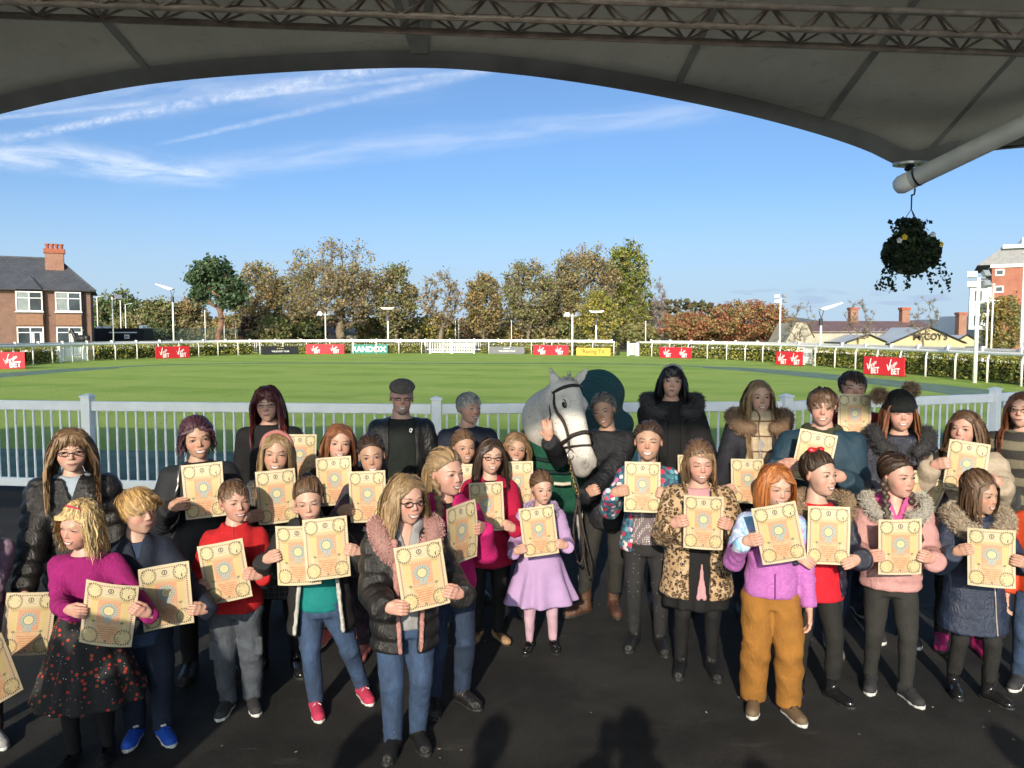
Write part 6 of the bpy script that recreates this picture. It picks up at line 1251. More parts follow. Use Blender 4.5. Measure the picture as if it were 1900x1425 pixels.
    dc = dist(0, 0.1125); c = t.mix(t.mul(t.ss(dc, 0.0122, 0.0116), t.ss(dc, 0.0082, 0.0088)), c, ink); c = t.mix(rect(0, 0.1125, 0.0022, 0.0065), c, ink); c = t.mix(t.mul(rect(0, 0.0955, 0.020, 0.0012), 0.5), c, ink); c = t.mix(t.mul(t.ss(dist(0, -0.124), 0.0062, 0.0056), 0.8), c, (0.16, 0.15, 0.14))
    for k, (cx, cy, r) in enumerate(((-0.066, 0.106, 0.030), (0.066, 0.106, 0.030), (-0.066, -0.104, 0.032), (0.066, -0.104, 0.032))):
        d = dist(cx, cy, 0.92); a = t.m('ARCTAN2', t.sub(y, cy), t.sub(x, cx)); c = t.mix(t.ss(d, r + 0.0005, r - 0.0005), c, (0.68, 0.60, 0.38) if k < 2 else (0.67, 0.56, 0.33))
        sk_ = t.noise(t.vm('ADD', uv, (k * 1.7, k * 2.3, 0)), 9 + k, 4, 0.6, 1.6); c = t.mix(t.mul(t.mul(t.ss(d, r * 0.86, r * 0.7), t.ss(sk_, 0.54, 0.58)), (0.75, 0.95, 0.5, 0.8)[k]), c, ((0.32, 0.28, 0.2), (0.05, 0.045, 0.04), (0.58, 0.33, 0.12), (0.2, 0.16, 0.11))[k])
        c = t.mix(t.mul(t.mul(t.ss(t.m('ABSOLUTE', t.sub(d, r * 0.96)), 0.0042, 0.0030), t.ss(t.m('SINE', t.mul(a, 22.0)), -0.4, -0.1)), 0.9), c, ink)
    c = t.mix(1.0, c, (0.76, 0.74, 0.70), 'MULTIPLY'); setp(t, bs, c, 0.55, 0, t.bump(t.noise(uv, 60, 3), 0.03, 0.002)); bs.inputs['Specular IOR Level'].default_value = 0.35
    return mt
M_CERT = cert_mat(); M_PAPER = plain('paper_back', (0.52, 0.46, 0.32), 0.6, 0.03, 10, 0.0)
def cert_mesh(bend, curl):
    nu, nv = 9, 11; V = []; U = []
    for side in (0, 1):
        for j in range(nv):
            for i in range(nu):
                u, v = i / (nu - 1), j / (nv - 1); V.append(((u - 0.5) * 0.21, bend * ((u - 0.5) * 2) ** 2 + curl * (v - 0.5) ** 2 * (1 if v > 0.5 else 0.4) * (0.4 + u) + side * 0.0006, (v - 0.5) * 0.297)); U.append((u, v))
    N = nu * nv; F = [(j * nu + i, j * nu + i + 1, (j + 1) * nu + i + 1, (j + 1) * nu + i) for j in range(nv - 1) for i in range(nu - 1)]; F2 = [tuple(N + k for k in f[::-1]) for f in F]
    me = bpy.data.meshes.new('certificate'); me.from_pydata(V, [], F + F2); me.update(); uvl = me.uv_layers.new(name='UVMap'); lv = np.zeros(len(me.loops), np.int32); me.loops.foreach_get('vertex_index', lv); uvl.data.foreach_set('uv', np.array(U, np.float32)[lv].ravel()); me.polygons.foreach_set('material_index', np.r_[np.zeros(len(F), np.int32), np.ones(len(F), np.int32)]); return me
CERTM = []
def certificate(pos, roll, yaw, pitch, label, k=0, flip=False):
    """roll turns the sheet in its own plane, yaw about the upright, pitch tips the top back"""
    if not CERTM:
        for b, cu in ((0.008, 0.02), (-0.007, 0.05), (0.014, -0.03), (0.003, 0.06)): m_ = cert_mesh(b, cu); m_.materials.append(M_CERT); m_.materials.append(M_PAPER); CERTM.append(m_)
    o = link_mesh('certificate', CERTM[k % 4], None, None, False); o.data.polygons.foreach_set('use_smooth', np.ones(len(o.data.polygons), dtype=bool))
    j = math.sin(pos[0] * 37 + pos[2] * 11); yaw += 0.10 * j; pitch += 0.07 * math.cos(pos[0] * 53)
    M = Matrix.Translation(pos) @ Matrix.Rotation(yaw, 4, 'Z') @ Matrix.Rotation(pitch, 4, 'X') @ Matrix.Rotation(-roll, 4, 'Y'); o.matrix_world = M
    tag(o, label, 'certificate', 'certificates held up by the children'); return M
# ------------------------------------------------------------------ one person
def ik(a, t, l1, l2, pole):
    d = t - a; D = np.linalg.norm(d); s = max(1.0, D / ((l1 + l2) * 0.985)); l1, l2 = l1 * s, l2 * s; d = d / D; x = (l1 * l1 - l2 * l2 + D * D) / (2 * D); h = math.sqrt(max(0, l1 * l1 - x * x)); p = pole - d * (pole @ d); p /= np.linalg.norm(p) + 1e-9; return a + d * x + p * h
TL = np.array([(-0.60, .084, .066), (-0.12, .088, .068), (0.05, .092, .070), (0.40, .082, .061), (0.75, .090, .066), (0.90, .096, .058), (0.98, .084, .051), (1.04, .060, .044), (1.11, .045, .040)])
def torso(P, off, zlo, zhi, flare=0.0, fy=None, wf=1.0):
    S, b = P['S'], P['b']; z = P['zh'] + TL[:, 0] * (P['zs'] - P['zh']); m_ = np.interp(TL[:, 0], [-0.12, 0.4, 0.9], [1, wf, 1]); rx = TL[:, 1] * S * b * m_ + off; ry = TL[:, 2] * S * (0.4 + 0.6 * b) * (0.5 + 0.5 * m_) + off * 0.9
    zz = np.unique(np.r_[z[(z > zlo) & (z < zhi)], np.linspace(zlo, zhi, 8)]); top = P['zh'] + 0.35 * (P['zs'] - P['zh']); f = np.clip((top - zz) / max(0.02, top - zlo), 0, 1) ** 1.3
    return zz, np.interp(zz, z, rx) + flare * f, np.interp(zz, z, ry) + (flare * 0.8 if fy is None else fy) * f, np.interp(zz, [P['zh'], P['zs']], [0, P['lean'][0]]), np.interp(zz, [P['zh'], P['zs']], [0, P['lean'][1]])
def person(label, x, y, S, kind='child', yaw=0.0, head=(0, 0, 0), hoff=(0, 0), lean=(0, 0), build=1.0, skin=0, eye='mid', mouth='soft', brow=1.0, browc='brown', iris='brown', lips=0, hair=(), wear=(), shoes=None, certs=(), arms=None, stance=None, group='people in the crowd', h=0.0105, hh=None, extras=None, seed=None, sw=None, nohands=False):
    rg = np.random.default_rng(seed if seed is not None else int(abs(x * 977 + y * 131 + S * 31) * 10) % 99991)
    hh = hh or {'child': 0.128 * S + 0.047, 'woman': 0.224, 'man': 0.234}[kind]; yw = R(yaw) - (0.65 * math.atan2(x, y) if y > 3 else 0); Rz = rotm((0, 0, yw)); base = np.array([x, y, 0.0]); loc = lambda p: Rz.T @ (np.asarray(p, float) - base)
    lean = (lean[0] + rg.uniform(-0.014, 0.014), lean[1]); head = (head[0], head[1], head[2] + rg.uniform(-4, 4)); yw += R(rg.uniform(-7, 7)) if y > 3 else 0; Rz = rotm((0, 0, yw))
    P = dict(S=S, b=build, hh=hh, zs=S - 1.34 * hh, zh=0.485 * S, lean=lean, rg=rg); ln = np.array([lean[0], lean[1], 0.0]); sw = sw or 0.094 * S * (0.35 + 0.65 * build)
    Rm = rotm((0, 0, R(head[0]))) @ rotm((R(head[1]), 0, 0)) @ rotm((0, R(head[2]), 0)) @ np.diag([rg.uniform(0.95, 1.06), 1.0, rg.uniform(0.965, 1.03)]); piv = np.array([hoff[0] + lean[0], hoff[1] + lean[1] + 0.01, S - 0.80 * hh]); c = piv - Rm @ (np.array([0, 0.08, -0.30]) * hh); P['Rm'] = Rm; P['c'] = c
    if stance is None: stance = {q: (g * 0.057 * S + rg.uniform(-0.02, 0.03) * g, rg.uniform(-0.05, 0.04), g * rg.uniform(-4, 14)) for q, g in (('L', -1), ('R', 1))}
    J = {}; hs = 0.55 * S + 0.04; grips = {}
    cm = [np.array(certificate(*cc)) for cc in certs]
    for sd, sg in (('L', -1), ('R', 1)):
        sh = np.array([sg * sw, 0.012, P['zs'] - 0.026 * S]) + ln; sp = (arms or {}).get(sd, ('down',)); pole = np.array([sg * 0.30, 0.40, -1.0])
        if sp[0] == 'cert':
            M = cm[sp[1]]; u, v = sp[2], sp[3]; phi = R(sp[4] if len(sp) > 4 else 22); p = loc((M @ np.array([u * 0.105, 0.0, v * 0.1485, 1.0]))[:3]); A = Rz.T @ M[:3, :3]; ca, sa = math.cos(phi), math.sin(phi); ih = -1 if u > 0 else 1
            Hm = A @ np.diag([ih, 1, 1]) @ np.array([[ca, 0, -sa], [0, 1, 0], [sa, 0, ca]]); J['h' + sd] = ('grip', Hm * hs, p, ih < 0); wr = p + Hm @ (WRIST['grip'] * hs)
        elif sp[0] == 'to':
            wr = loc(sp[1]) if len(sp) < 5 else np.asarray(sp[1], float); k_ = sp[2] if len(sp) > 2 else 'relaxed'; Hm = rotm(tuple(R(q) for q in (sp[3] if len(sp) > 3 else (0, 0, 0)))) @ np.diag([-sg if k_ == 'relaxed' else 1, 1, 1]); J['h' + sd] = (k_, Hm * hs, wr - Hm @ (WRIST[k_] * hs), k_ == 'relaxed' and sg > 0)
        else:
            o = sp[1] if len(sp) > 1 else 0.0; wr = sh + np.array([sg * (0.035 * S + o), -0.045 * S, -0.305 * S]); Hm = rotm((R(-12), 0, 0)) @ np.diag([sg, 1, 1]); Hm = Hm @ np.diag([1, 1, 1]); J['h' + sd] = ('relaxed', Hm * hs, wr - Hm @ (WRIST['relaxed'] * hs), sg < 0)
        if sp[0] != 'cert' and len(sp) > 5: pole = np.asarray(sp[5], float)
        J['s' + sd], J['w' + sd], J['e' + sd] = sh, wr, ik(sh, wr, 0.168 * S, 0.142 * S, pole)
        ak = (stance or {}).get(sd, (sg * 0.057 * S, 0.0, 0.0)); J['k_a' + sd] = np.array([ak[0], ak[1] + 0.02, 0.062]); J['t' + sd] = ak[2] + sg * 8
        hip = np.array([sg * 0.050 * S, 0.0, P['zh']]); J['p' + sd] = hip; J['n' + sd] = ik(hip, J['k_a' + sd], 0.5 * (P['zh'] - 0.062) * 1.005, 0.5 * (P['zh'] - 0.062) * 1.005, np.array([sg * 0.1, -1.0, 0.0]))
    P['J'] = J; lo = y > 4.5 or y < 1.0; P['lo'] = lo; h = max(h, 0.015) if lo else h
    # the body: torso, limbs and neck, with the detailed head and hands grown on
    bd = Solid(); z, rx, ry, cx, cy = torso(P, -0.012, P['zh'] - 0.05 * S, P['zs'] + 0.09 * (P['zs'] - P['zh'])); bd.prof(z, rx, ry, cx, cy, 0.03)
    nk = np.array([0.0, 0.018, P['zs'] + 0.01]) + ln; nr = hh * {'child': 0.215, 'woman': 0.225, 'man': 0.27}[kind]; bd.cone(nk, c + Rm @ (np.array([0, 0.10, -0.42]) * hh), nr * 1.08, nr, 0.03)
    for sd in 'LR':
        bd.cone(J['s' + sd], J['e' + sd], 0.022 * S, 0.018 * S, 0.02); bd.cone(J['e' + sd], J['w' + sd], 0.018 * S, 0.015 * S, 0.02); bd.cone(J['p' + sd], J['n' + sd], 0.042 * S, 0.026 * S, 0.03); bd.cone(J['n' + sd], J['k_a' + sd], 0.025 * S, 0.016 * S, 0.02)
    g = Geo(); V, Q = bd.mesh(0.028); g.add(V, Q, 0)
    hsd, HV, HQ, Ht = head_data(kind, lo); g.add((HV * hh) @ Rm.T + c, HQ, 0, Ht)
    for fv, ff, sl in face_parts(kind, eye, mouth, brow): g.add((fv * hh) @ Rm.T + c, ff, 0 if sl == 9 else sl, None if sl != 9 else np.array([0.75, 0.6, 0.58]))
    if not nohands:
        for sd in 'LR':
            k_, Hm, p, fl = J['h' + sd]; V, Q = hand_data(k_, lo); g.add(V @ Hm.T + p, Q[:, ::-1] if fl else Q, 0, np.array([1.0, 0.93, 0.92]))
    hc = hair[0][1] if hair else browc
    body = g.build('person', None, [SKIN[skin], M_EYEW, IRIS[iris], M_PUPIL, plain('lashes', (0.03, 0.02, 0.015), 0.6, 0, 5, 0), M_LIPS[lips], M_TEETH, M_MOUTH, hair_mat(browc, HC_[browc])])
    body.location = base; body.rotation_euler = (0, 0, yw); tag(body, label, 'person', group); P['root'] = body
    # clothes
    coll = Solid(); coll.p = list(bd.p)
    for iw, wd in enumerate(wear):
        wd = dict(wd); wd.setdefault('sleeve', not any(q['t'] == 'top' for q in wear[iw + 1:])); nm, mat = wd['n'], wd['m']; off = wd.get('off', 0.014); s = Solid(); rib = wd.get('rib'); rb = (rib[0], rib[1], 0.3) if rib else None; res = wd.get('h', h)
        if wd['t'] == 'top':
            zlo = wd.get('hem', 0.47) * S; zt = P['zs'] + wd.get('neck', 0.085) * (P['zs'] - P['zh']); z, rx, ry, cx, cy = torso(P, off, zlo, zt, wd.get('flare', 0.0), None, wd.get('wf', 1.0)); s.prof(z, rx, ry, cx, cy, 0.02, 'u', wd.get('pleat'), rb)
            if wd.get('sleeve', True):
                r1, r2, r3 = 0.029 * S * (0.4 + 0.6 * build) + off, 0.026 * S * (0.5 + 0.5 * build) + off * 0.95, 0.0205 * S + off * wd.get('cuff', 0.8)
                for sd in 'LR':
                    a, e, w = J['s' + sd], J['e' + sd], J['w' + sd]; f = w - e; w2 = w - f / np.linalg.norm(f) * wd.get('short', 0.0)
                    cr = None if rb else (0.0085 + 0.12 * off, 0.05, rg.uniform(0, 6)); s.cone(a, e, r1, r2, 0.03, 'u', rb, None, cr); s.cone(w2, e, r3, r2, 0.012, 'u', rb, None, cr)
                    dcut = f / np.linalg.norm(f); q = w2 + dcut * r3 * 0.35; s.add((lambda q, dcut, r3: lambda X, Y, Z: np.maximum(-((X - q[0]) * dcut[0] + (Y - q[1]) * dcut[1] + (Z - q[2]) * dcut[2]), np.sqrt((X - q[0]) ** 2 + (Y - q[1]) ** 2 + (Z - q[2]) ** 2) - 0.075))(q, dcut, r3), q - 0.07, q + 0.07, 's', 0.004)
            if wd.get('hood'): hk = wd['hood']; s.torus(np.array([0, 0.035, P['zs'] + 0.035]) + ln, 0.058 * S * hk, 0.056 * S * hk, 0.026 * S, rotm((R(-18), 0, 0)), 0.02)
            if wd.get('collar'): s.torus(np.array([0, 0.012, P['zs'] + 0.03]) + ln, hh * 0.27, hh * 0.26, 0.016, rotm((R(-12), 0, 0)), 0.012, 'u', 1.6)
            s.cone(nk + np.array([0, -0.005, 0.02]), nk + np.array([0, -0.045, 0.14]), nr * wd.get('nw', 1.12), nr * wd.get('nw', 1.12) * 1.25, 0.01, 's')
            if wd.get('vneck'): v_ = wd['vneck']; s.wedge([P['zs'] - v_, P['zs'] + 0.2], [0.002, nr * 1.3 + v_ * 0.3], lean[0], lean[1] + 0.0, 0.006)
            if wd.get('open'): o_ = wd['open']; s.wedge([zlo - 0.05, P['zh'] + 0.25 * (P['zs'] - P['zh']), P['zs'] - 0.02, P['zs'] + 0.2], [o_[1], (o_[0] + o_[1]) / 2, o_[0], o_[0] * 1.1], o_[2] if len(o_) > 2 else 0.0, lean[1] - 0.008, 0.008)
            if off > 0.012: coll.p += list(s.p)
        elif wd['t'] == 'legs':
            fit = wd.get('fit', 0.0); hem = wd.get('hem', 0.045); hem = {'boot': 0.15, 'tallboot': 0.215}.get(shoes[0], (hem + 0.05) / 0.58 / S) * 0.58 * S - 0.05 if shoes and nm in ('leggings', 'tights', 'breeches') else hem; zt = wd.get('top', 0.06); z, rx, ry, cx, cy = torso(P, off * 0.6, P['zh'] - 0.06 * S, P['zh'] + zt * (P['zs'] - P['zh'])); s.prof(z, rx * 0.97, ry, 0, 0, 0.03)
            for sd in 'LR':
                s.cone(J['p' + sd] - np.array([0, 0, 0.03]), J['n' + sd], 0.050 * S * (0.3 + 0.7 * build) + off + fit * 0.3, 0.034 * S + off + fit * 0.8, 0.014, 'u', rb, None, ((0.009 if off > 0.007 else 0.003) + 0.2 * fit, 0.085, rg.uniform(0, 6))); s.cone(J['n' + sd], J['k_a' + sd], 0.033 * S + off + fit * 0.8, 0.023 * S + off + fit * wd.get('taper', 0.9), 0.006, 'u', None, None, (0.010 + 0.1 * fit if wd.get('stack') else 0.0035 + 0.15 * fit, 0.06, rg.uniform(0, 6)))
            s.add(lambda X, Y, Z, hem=hem: hem - Z + 0 * X + 0 * Y, (-2, -2, -2), (2, 2, 2), 'i', 0.006)
        elif wd['t'] == 'skirt':
            z0, z1 = wd['z0'] * S, wd['z1'] * S; z, rx, ry, cx, cy = torso(P, off, z0, z1, wd.get('flare', 0.08), wd.get('fy')); pl_ = wd.get('pleat'); s.prof(z, rx, ry, cx, cy, 0.01, 'u', (pl_[0], pl_[1], z1, rg.uniform(0, 6)) if pl_ else None)
        elif wd['t'] == 'scarf':
            s.torus(np.array([0, 0.0, P['zs'] + 0.035]) + ln, hh * 0.33, hh * 0.33, 0.040, rotm((R(-14), 0, 0)), 0.02, 'u', 1.25)
            for sx, l in ((-0.055, 0.36), (0.035, 0.33)): s.cone(np.array([sx * 0.8, -0.085, P['zs']]) + ln, np.array([sx * 1.35, -0.13, P['zs'] - l]) + ln, 0.040, 0.048, 0.02, 'u', None, 0.5)
            coll.p += list(s.p)
        V, Q = s.mesh(res * (1.25 if wd['t'] == 'legs' else 1.0)); N = vnormals(V, Q); am = wd.get('fold', 0.0035) * 1.5; V = V + N * fold_noise(V, rg, am, wd.get('fs', 15), (1, 1, 0.8))[:, None]
        o = link_mesh(nm, fast_mesh(nm, V, Q), body, mat, True); wd['obj'] = o
        if wd.get('lb'): o['label'] = wd['lb']
    for hd in hair:
        kw = dict(hd[2]) if len(hd) > 2 else {}; make_hair(body, P, hd[0], hd[1], rg, body=coll if hd[0] in ('long', 'bob', 'curly') else None, **kw)
    if shoes:
        kd, um, so = shoes[:3]; sc = (0.155 * S / 0.25) * (shoes[4] if len(shoes) > 4 else 1.0)
        for sd in 'LR': a = J['k_a' + sd]; shoe(body, kd, um, so, (a[0], a[1] + 0.0 - 0.022 * sc, 0.006), R(J['t' + sd]), sc, shoes[3] if len(shoes) > 3 else None)
    P['coll'] = coll; P['nk'] = nk; P['ln'] = ln; P['loc'] = loc
    if extras:
        for ex in extras: ex(P)
    return P
# ------------------------------------------------------------------ small things people wear
def toh(P, X): return (np.asarray(X, float) * P['hh']) @ P['Rm'].T + P['c']
def e_glasses(mat, w=0.075, hgt=0.052, r=0.0075):
    def f(P):
        g = Geo(); t = np.linspace(0, 2 * math.pi, 21)
        for sx in (-1, 1):
            ex = np.sign(np.cos(t)) * np.abs(np.cos(t)) ** 0.7; ez = np.sign(np.sin(t)) * np.abs(np.sin(t)) ** 0.7; g.tube(toh(P, np.c_[sx * 0.152 + w * 1.12 * ex, -0.425 + 0.05 * np.abs(0.152 + sx * w * ex) ** 1.0 + 0 * t, -0.006 + hgt * ez]), r * P['hh'], 0, 5)
            g.tube(toh(P, [(sx * (0.152 + w * 1.1), -0.395, 0.012), (sx * 0.345, -0.22, 0.018), (sx * 0.36, 0.02, 0.0)]), r * P['hh'], 0, 5)
        g.tube(toh(P, [(-0.072, -0.42, 0.006), (0, -0.44, 0.014), (0.072, -0.42, 0.006)]), r * P['hh'], 0, 5); g.build('glasses', P['root'], [mat])
    return f
M_FRAMEB = plain('dark_glasses_frame', (0.03, 0.02, 0.018), 0.25, 0.05, 5, 0)
def e_pom(cols, pos, r=0.055, name='pompom', ln=0.03):
    def f(P):
        c = toh(P, pos); s = Solid(); s.ell(c, (r * 0.8,) * 3, 0.01); fur(P['root'], name, s, None, 1800, ln, cols, P['rg'], 0.0014)
    return f
def e_fur(cols, wide=1.0, r=0.03, ln=0.016, n=8000, front=0.075, name='fur_trim'):
    """hood trim: runs up the chest, over the shoulders and behind the neck"""
    def f(P):
        k = P['S'] / 1.3; h_ = [(0.045 * wide, -0.088, -front), (0.078 * wide, -0.070, -0.020), (0.104 * wide, -0.015, 0.022), (0.085 * wide, 0.060, 0.040), (0.0, 0.092, 0.046)]; X = np.array([(-x, y, z) for x, y, z in h_] + h_[-2::-1]) * k + np.array([0, 0.0, P['zs']]) + P['ln']
        for _ in range(3): d = P['coll'].at(X); X = X + P['coll'].grad(X, 0.004) * np.maximum(0, r * k * 0.55 - d)[:, None]
        X = spline(X, 0.03); s = Solid()
        for p, q in zip(X[:-1], X[1:]): s.cone(p, q, r * k, r * k, 0.012)
        fur(P['root'], name, s, None, n, ln, cols, P['rg'], 0.0014)
    return f
def e_tube(name, mat, pts, r, surf=None, head=False, n=6):
    """a strap, zip or band; pts in the person's space (fractions of stature) or on the head; surf lifts it onto the clothes"""
    def f(P):
        X = np.array(pts, float); X = toh(P, X) if head else X * P['S']; X = spline(X, 0.02 if not head else 0.01)
        if surf is not None:
            for _ in range(4): d = P['coll'].at(X); X = X - P['coll'].grad(X, 0.004) * (d - surf)[:, None]
        g = Geo(); g.tube(X, r, 0, n); g.build(name, P['root'], [mat])
    return f
def e_front(name, mat, x0, x1, z0, z1, r, lift=0.002, wob=0.0):
    """a line down the front of the clothes from height z1 to z0 (fractions of stature)"""
    def f(P):
        z = np.linspace(z1, z0, 16) * P['S']; x = np.linspace(x0, x1, 16) * P['S'] + wob * np.sin(np.linspace(0, 7, 16)); y = np.full(16, -0.5)
        for _ in range(60): d = P['coll'].at(np.c_[x, y, z]); y = y + np.clip(d, -0.03, 0.03) * 0.8
        g = Geo(); g.tube(np.c_[x, y - lift, z], r, 0, 6); g.build(name, P['root'], [mat])
    return f
def e_solid(name, mat, fn, h=0.007, fold=0.0):
    def f(P):
        s = Solid(); fn(s, P); V, Q = s.mesh(h)
        if fold: V = V + vnormals(V, Q) * fold_noise(V, P['rg'], fold, 40)[:, None]
        link_mesh(name, fast_mesh(name, V, Q), P['root'], mat, True)
    return f
def e_plait(colour, side, z_end=0.36, y=-0.10, band=None, out=0.36):
    def f(P):
        s = Solid(); st = toh(P, (side * out, 0.06, -0.12)); n = 17; en = np.array([st[0] * 1.05, st[1] - 0.09, z_end * P['S']])
        for i in range(n):
            t = i / (n - 1); p = st * (1 - t) + en * t; p[1] -= 0.05 * math.sin(t * 3.1); d = P['coll'].at(p[None])[0]
            if d < 0.014: p = p + P['coll'].grad(p[None], 0.004)[0] * (0.016 - d)
            r = 0.019 * (1 - 0.35 * t); zz = 0.017; s.ell(p + np.array([0.006 * (-1) ** i, 0, 0]), (r, r * 0.85, zz * 1.25), 0.004, 'u', rotm((0, R(28 * (-1) ** i), 0)))
        V, Q = s.mesh(0.006); g = Geo(); g.add(V, Q, 0, 0.9); g.build('plait', P['root'], [hair_mat(colour, HC_[colour])])
        if band is not None:
            q = Solid(); q.ell(en + np.array([0, 0, 0.02]), (0.012, 0.012, 0.009), 0.003); V, Q = q.mesh(0.006); link_mesh('hair_band', fast_mesh('hair_band', V, Q), P['root'], band, True)
    return f
# ------------------------------------------------------------------ wardrobe
BLACKP = shiny('black_puffer_shell', (0.014, 0.013, 0.013), 0.32); NAVYP = shiny('navy_puffer_shell', (0.016, 0.018, 0.035), 0.34); BLACKW = cloth('black_wool', (0.009, 0.009, 0.010), 0.85); BLACKJ = cloth('black_jersey', (0.007, 0.007, 0.008), 0.8); CHAR = cloth('charcoal_cotton', (0.016, 0.0155, 0.015), 0.85); SLATEC = cloth('slate_coat', (0.016, 0.018, 0.022), 0.7)
NAVYC = cloth('navy_cotton', (0.014, 0.019, 0.035), 0.75); NAVYQ = shiny('navy_quilt', (0.017, 0.026, 0.055), 0.48); TEALC = cloth('petrol_parka', (0.016, 0.042, 0.066), 0.6); MAGENTA = cloth('magenta_knit', (0.26, 0.012, 0.125), 0.9, 0.1, 260, 0.6); RED = cloth('red_fleece', (0.40, 0.012, 0.016), 0.9); REDT = cloth('red_cotton', (0.47, 0.010, 0.022), 0.8); REDCOAT = cloth('crimson_wool', (0.36, 0.006, 0.045), 0.85)
HOTPINK = cloth('hot_pink_sweatshirt', (0.46, 0.012, 0.13), 0.85); TEAL = cloth('teal_cotton', (0.006, 0.17, 0.165), 0.8); GREYH = cloth('grey_marl', (0.28, 0.28, 0.29), 0.85); LAV = cloth('lavender_wool', (0.37, 0.25, 0.45), 0.85, 0.06, 500, 0.2); PALEPINK = cloth('pale_pink_tights', (0.46, 0.30, 0.37), 0.8); PINKT = cloth('pale_pink_cotton', (0.46, 0.25, 0.27), 0.8); ROSE = cloth('rose_puffer', (0.46, 0.245, 0.235), 0.5, 0.08, 600, 0.4, 2.0); DPINK = cloth('bright_pink_knit', (0.50, 0.075, 0.25), 0.85)
CREAMP = cloth('cream_puffer', (0.40, 0.33, 0.255), 0.55, 0.08, 600, 0.4, 2.0); TAN = cloth('tan_corduroy', (0.26, 0.115, 0.022), 0.9, 0.15, 300, 0.5); KHAKI = cloth('khaki_hoodie', (0.035, 0.038, 0.022), 0.85); GREYTR = cloth('dark_grey_trousers', (0.024, 0.024, 0.022), 0.85); CARGO = cloth('washed_cargo', (0.062, 0.072, 0.088), 0.85, 0.3, 300, 0.6); LEATHER = shiny('black_leather', (0.011, 0.011, 0.012), 0.36)
JEANS = pattern('blue_jeans', p_jeans((0.028, 0.055, 0.115))); JEANSD = pattern('dark_jeans', p_jeans((0.014, 0.028, 0.062))); JEANSL = pattern('light_jeans', p_jeans((0.12, 0.20, 0.34))); LEOP = pattern('leopard_fur', p_leopard, 0.9, 0.6); FLOR = pattern('floral_softshell', p_floral, 0.7); CHERRY = pattern('cherry_print', p_cherry, 0.85); GALAXY = pattern('purple_marl_print', p_galaxy, 0.85); PLAID = pattern('grey_plaid', p_check((0.02, 0.02, 0.022), (0.06, 0.06, 0.065), (0.12, 0.12, 0.12), 420)); STRIPE = pattern('wide_stripe', p_hstripe((0.025, 0.022, 0.02), (0.15, 0.13, 0.09), 55)); SCARF = pattern('cream_check_scarf', p_check((0.42, 0.34, 0.24), (0.36, 0.28, 0.19), (0.10, 0.05, 0.03), 120), 0.9); DOTS = pattern('dotted_leggings', p_dots((0.012, 0.012, 0.014), (0.10, 0.10, 0.10), 34, 0.16)); SEQ = pattern('sequin_top', p_sequin, 0.45); TWEED = pattern('tweed', p_marl((0.06, 0.05, 0.045), (0.13, 0.11, 0.095)), 0.95); FLORD = pattern('dark_floral_leggings', p_smocam, 0.85); LPRINT = pattern('leopard_flats', p_leatherprint, 0.5)
BOOTB = shiny('black_boot_leather', (0.012, 0.012, 0.013), 0.3); PATENT = plain('black_patent', (0.010, 0.010, 0.011), 0.12, 0.1, 20, 0.05); SOLEB = plain('black_sole', (0.015, 0.015, 0.015), 0.7); SOLEW = plain('white_sole', (0.50, 0.50, 0.49), 0.6); BROWNB = shiny('brown_boot_leather', (0.075, 0.032, 0.018), 0.4); BLUES = cloth('blue_trainer', (0.012, 0.07, 0.42), 0.5); PINKS = cloth('pink_canvas', (0.42, 0.035, 0.085), 0.8); CORAL = cloth('coral_trainer', (0.5, 0.16, 0.14), 0.6); GREYS = cloth('dark_trainer', (0.03, 0.03, 0.033), 0.7); GOLDS = cloth('bronze_trainer', (0.13, 0.09, 0.055), 0.4); GREYB = cloth('grey_boot', (0.13, 0.12, 0.12), 0.9); LACEW = plain('white_lace', (0.55, 0.54, 0.52), 0.8); MAGB = cloth('magenta_boot', (0.35, 0.02, 0.12), 0.5); BRNS = cloth('tan_shoe', (0.2, 0.09, 0.035), 0.6)
ZIP = plain('zip_metal', (0.45, 0.40, 0.33), 0.35, 0.1, 50, 0.0, metal=0.6); PINKZ = plain('rose_zip', (0.45, 0.24, 0.2), 0.5); WHITEF = cloth('white_fleece', (0.45, 0.44, 0.41), 0.95, 0.1, 200, 0.8)
FUR_TAN = ((0.30, 0.21, 0.13), (0.38, 0.29, 0.20), (0.16, 0.10, 0.06)); FUR_CREAM = ((0.42, 0.34, 0.25), (0.46, 0.40, 0.32), (0.28, 0.20, 0.13)); FUR_DARK = ((0.035, 0.035, 0.04), (0.06, 0.06, 0.065), (0.02, 0.02, 0.022)); FUR_PINK = ((0.46, 0.25, 0.225), (0.50, 0.29, 0.265), (0.40, 0.20, 0.18)); FUR_LAV = ((0.36, 0.27, 0.42), (0.42, 0.33, 0.48)); FUR_BROWN = ((0.24, 0.15, 0.09), (0.34, 0.23, 0.15), (0.14, 0.085, 0.05)); FUR_WHITE = ((0.45, 0.42, 0.37), (0.40, 0.36, 0.30))
def T(n, m, **k): return dict(t='top', n=n, m=m, **k)
def L(n, m, **k): return dict(t='legs', n=n, m=m, **k)
def spot(px, d, ytop, cap=0.018): p = at(px, ytop, d); return dict(x=p.x, y=d, S=p.z - cap)
def ct(px, py, d, roll, label, yaw=0.0, pitch=-4.0, k=0): return (at(px, py, d), R(roll), R(yaw) - 0.6 * math.atan2(px - 950, FOCAL), R(pitch), 'cream printed certificate ' + label, k)
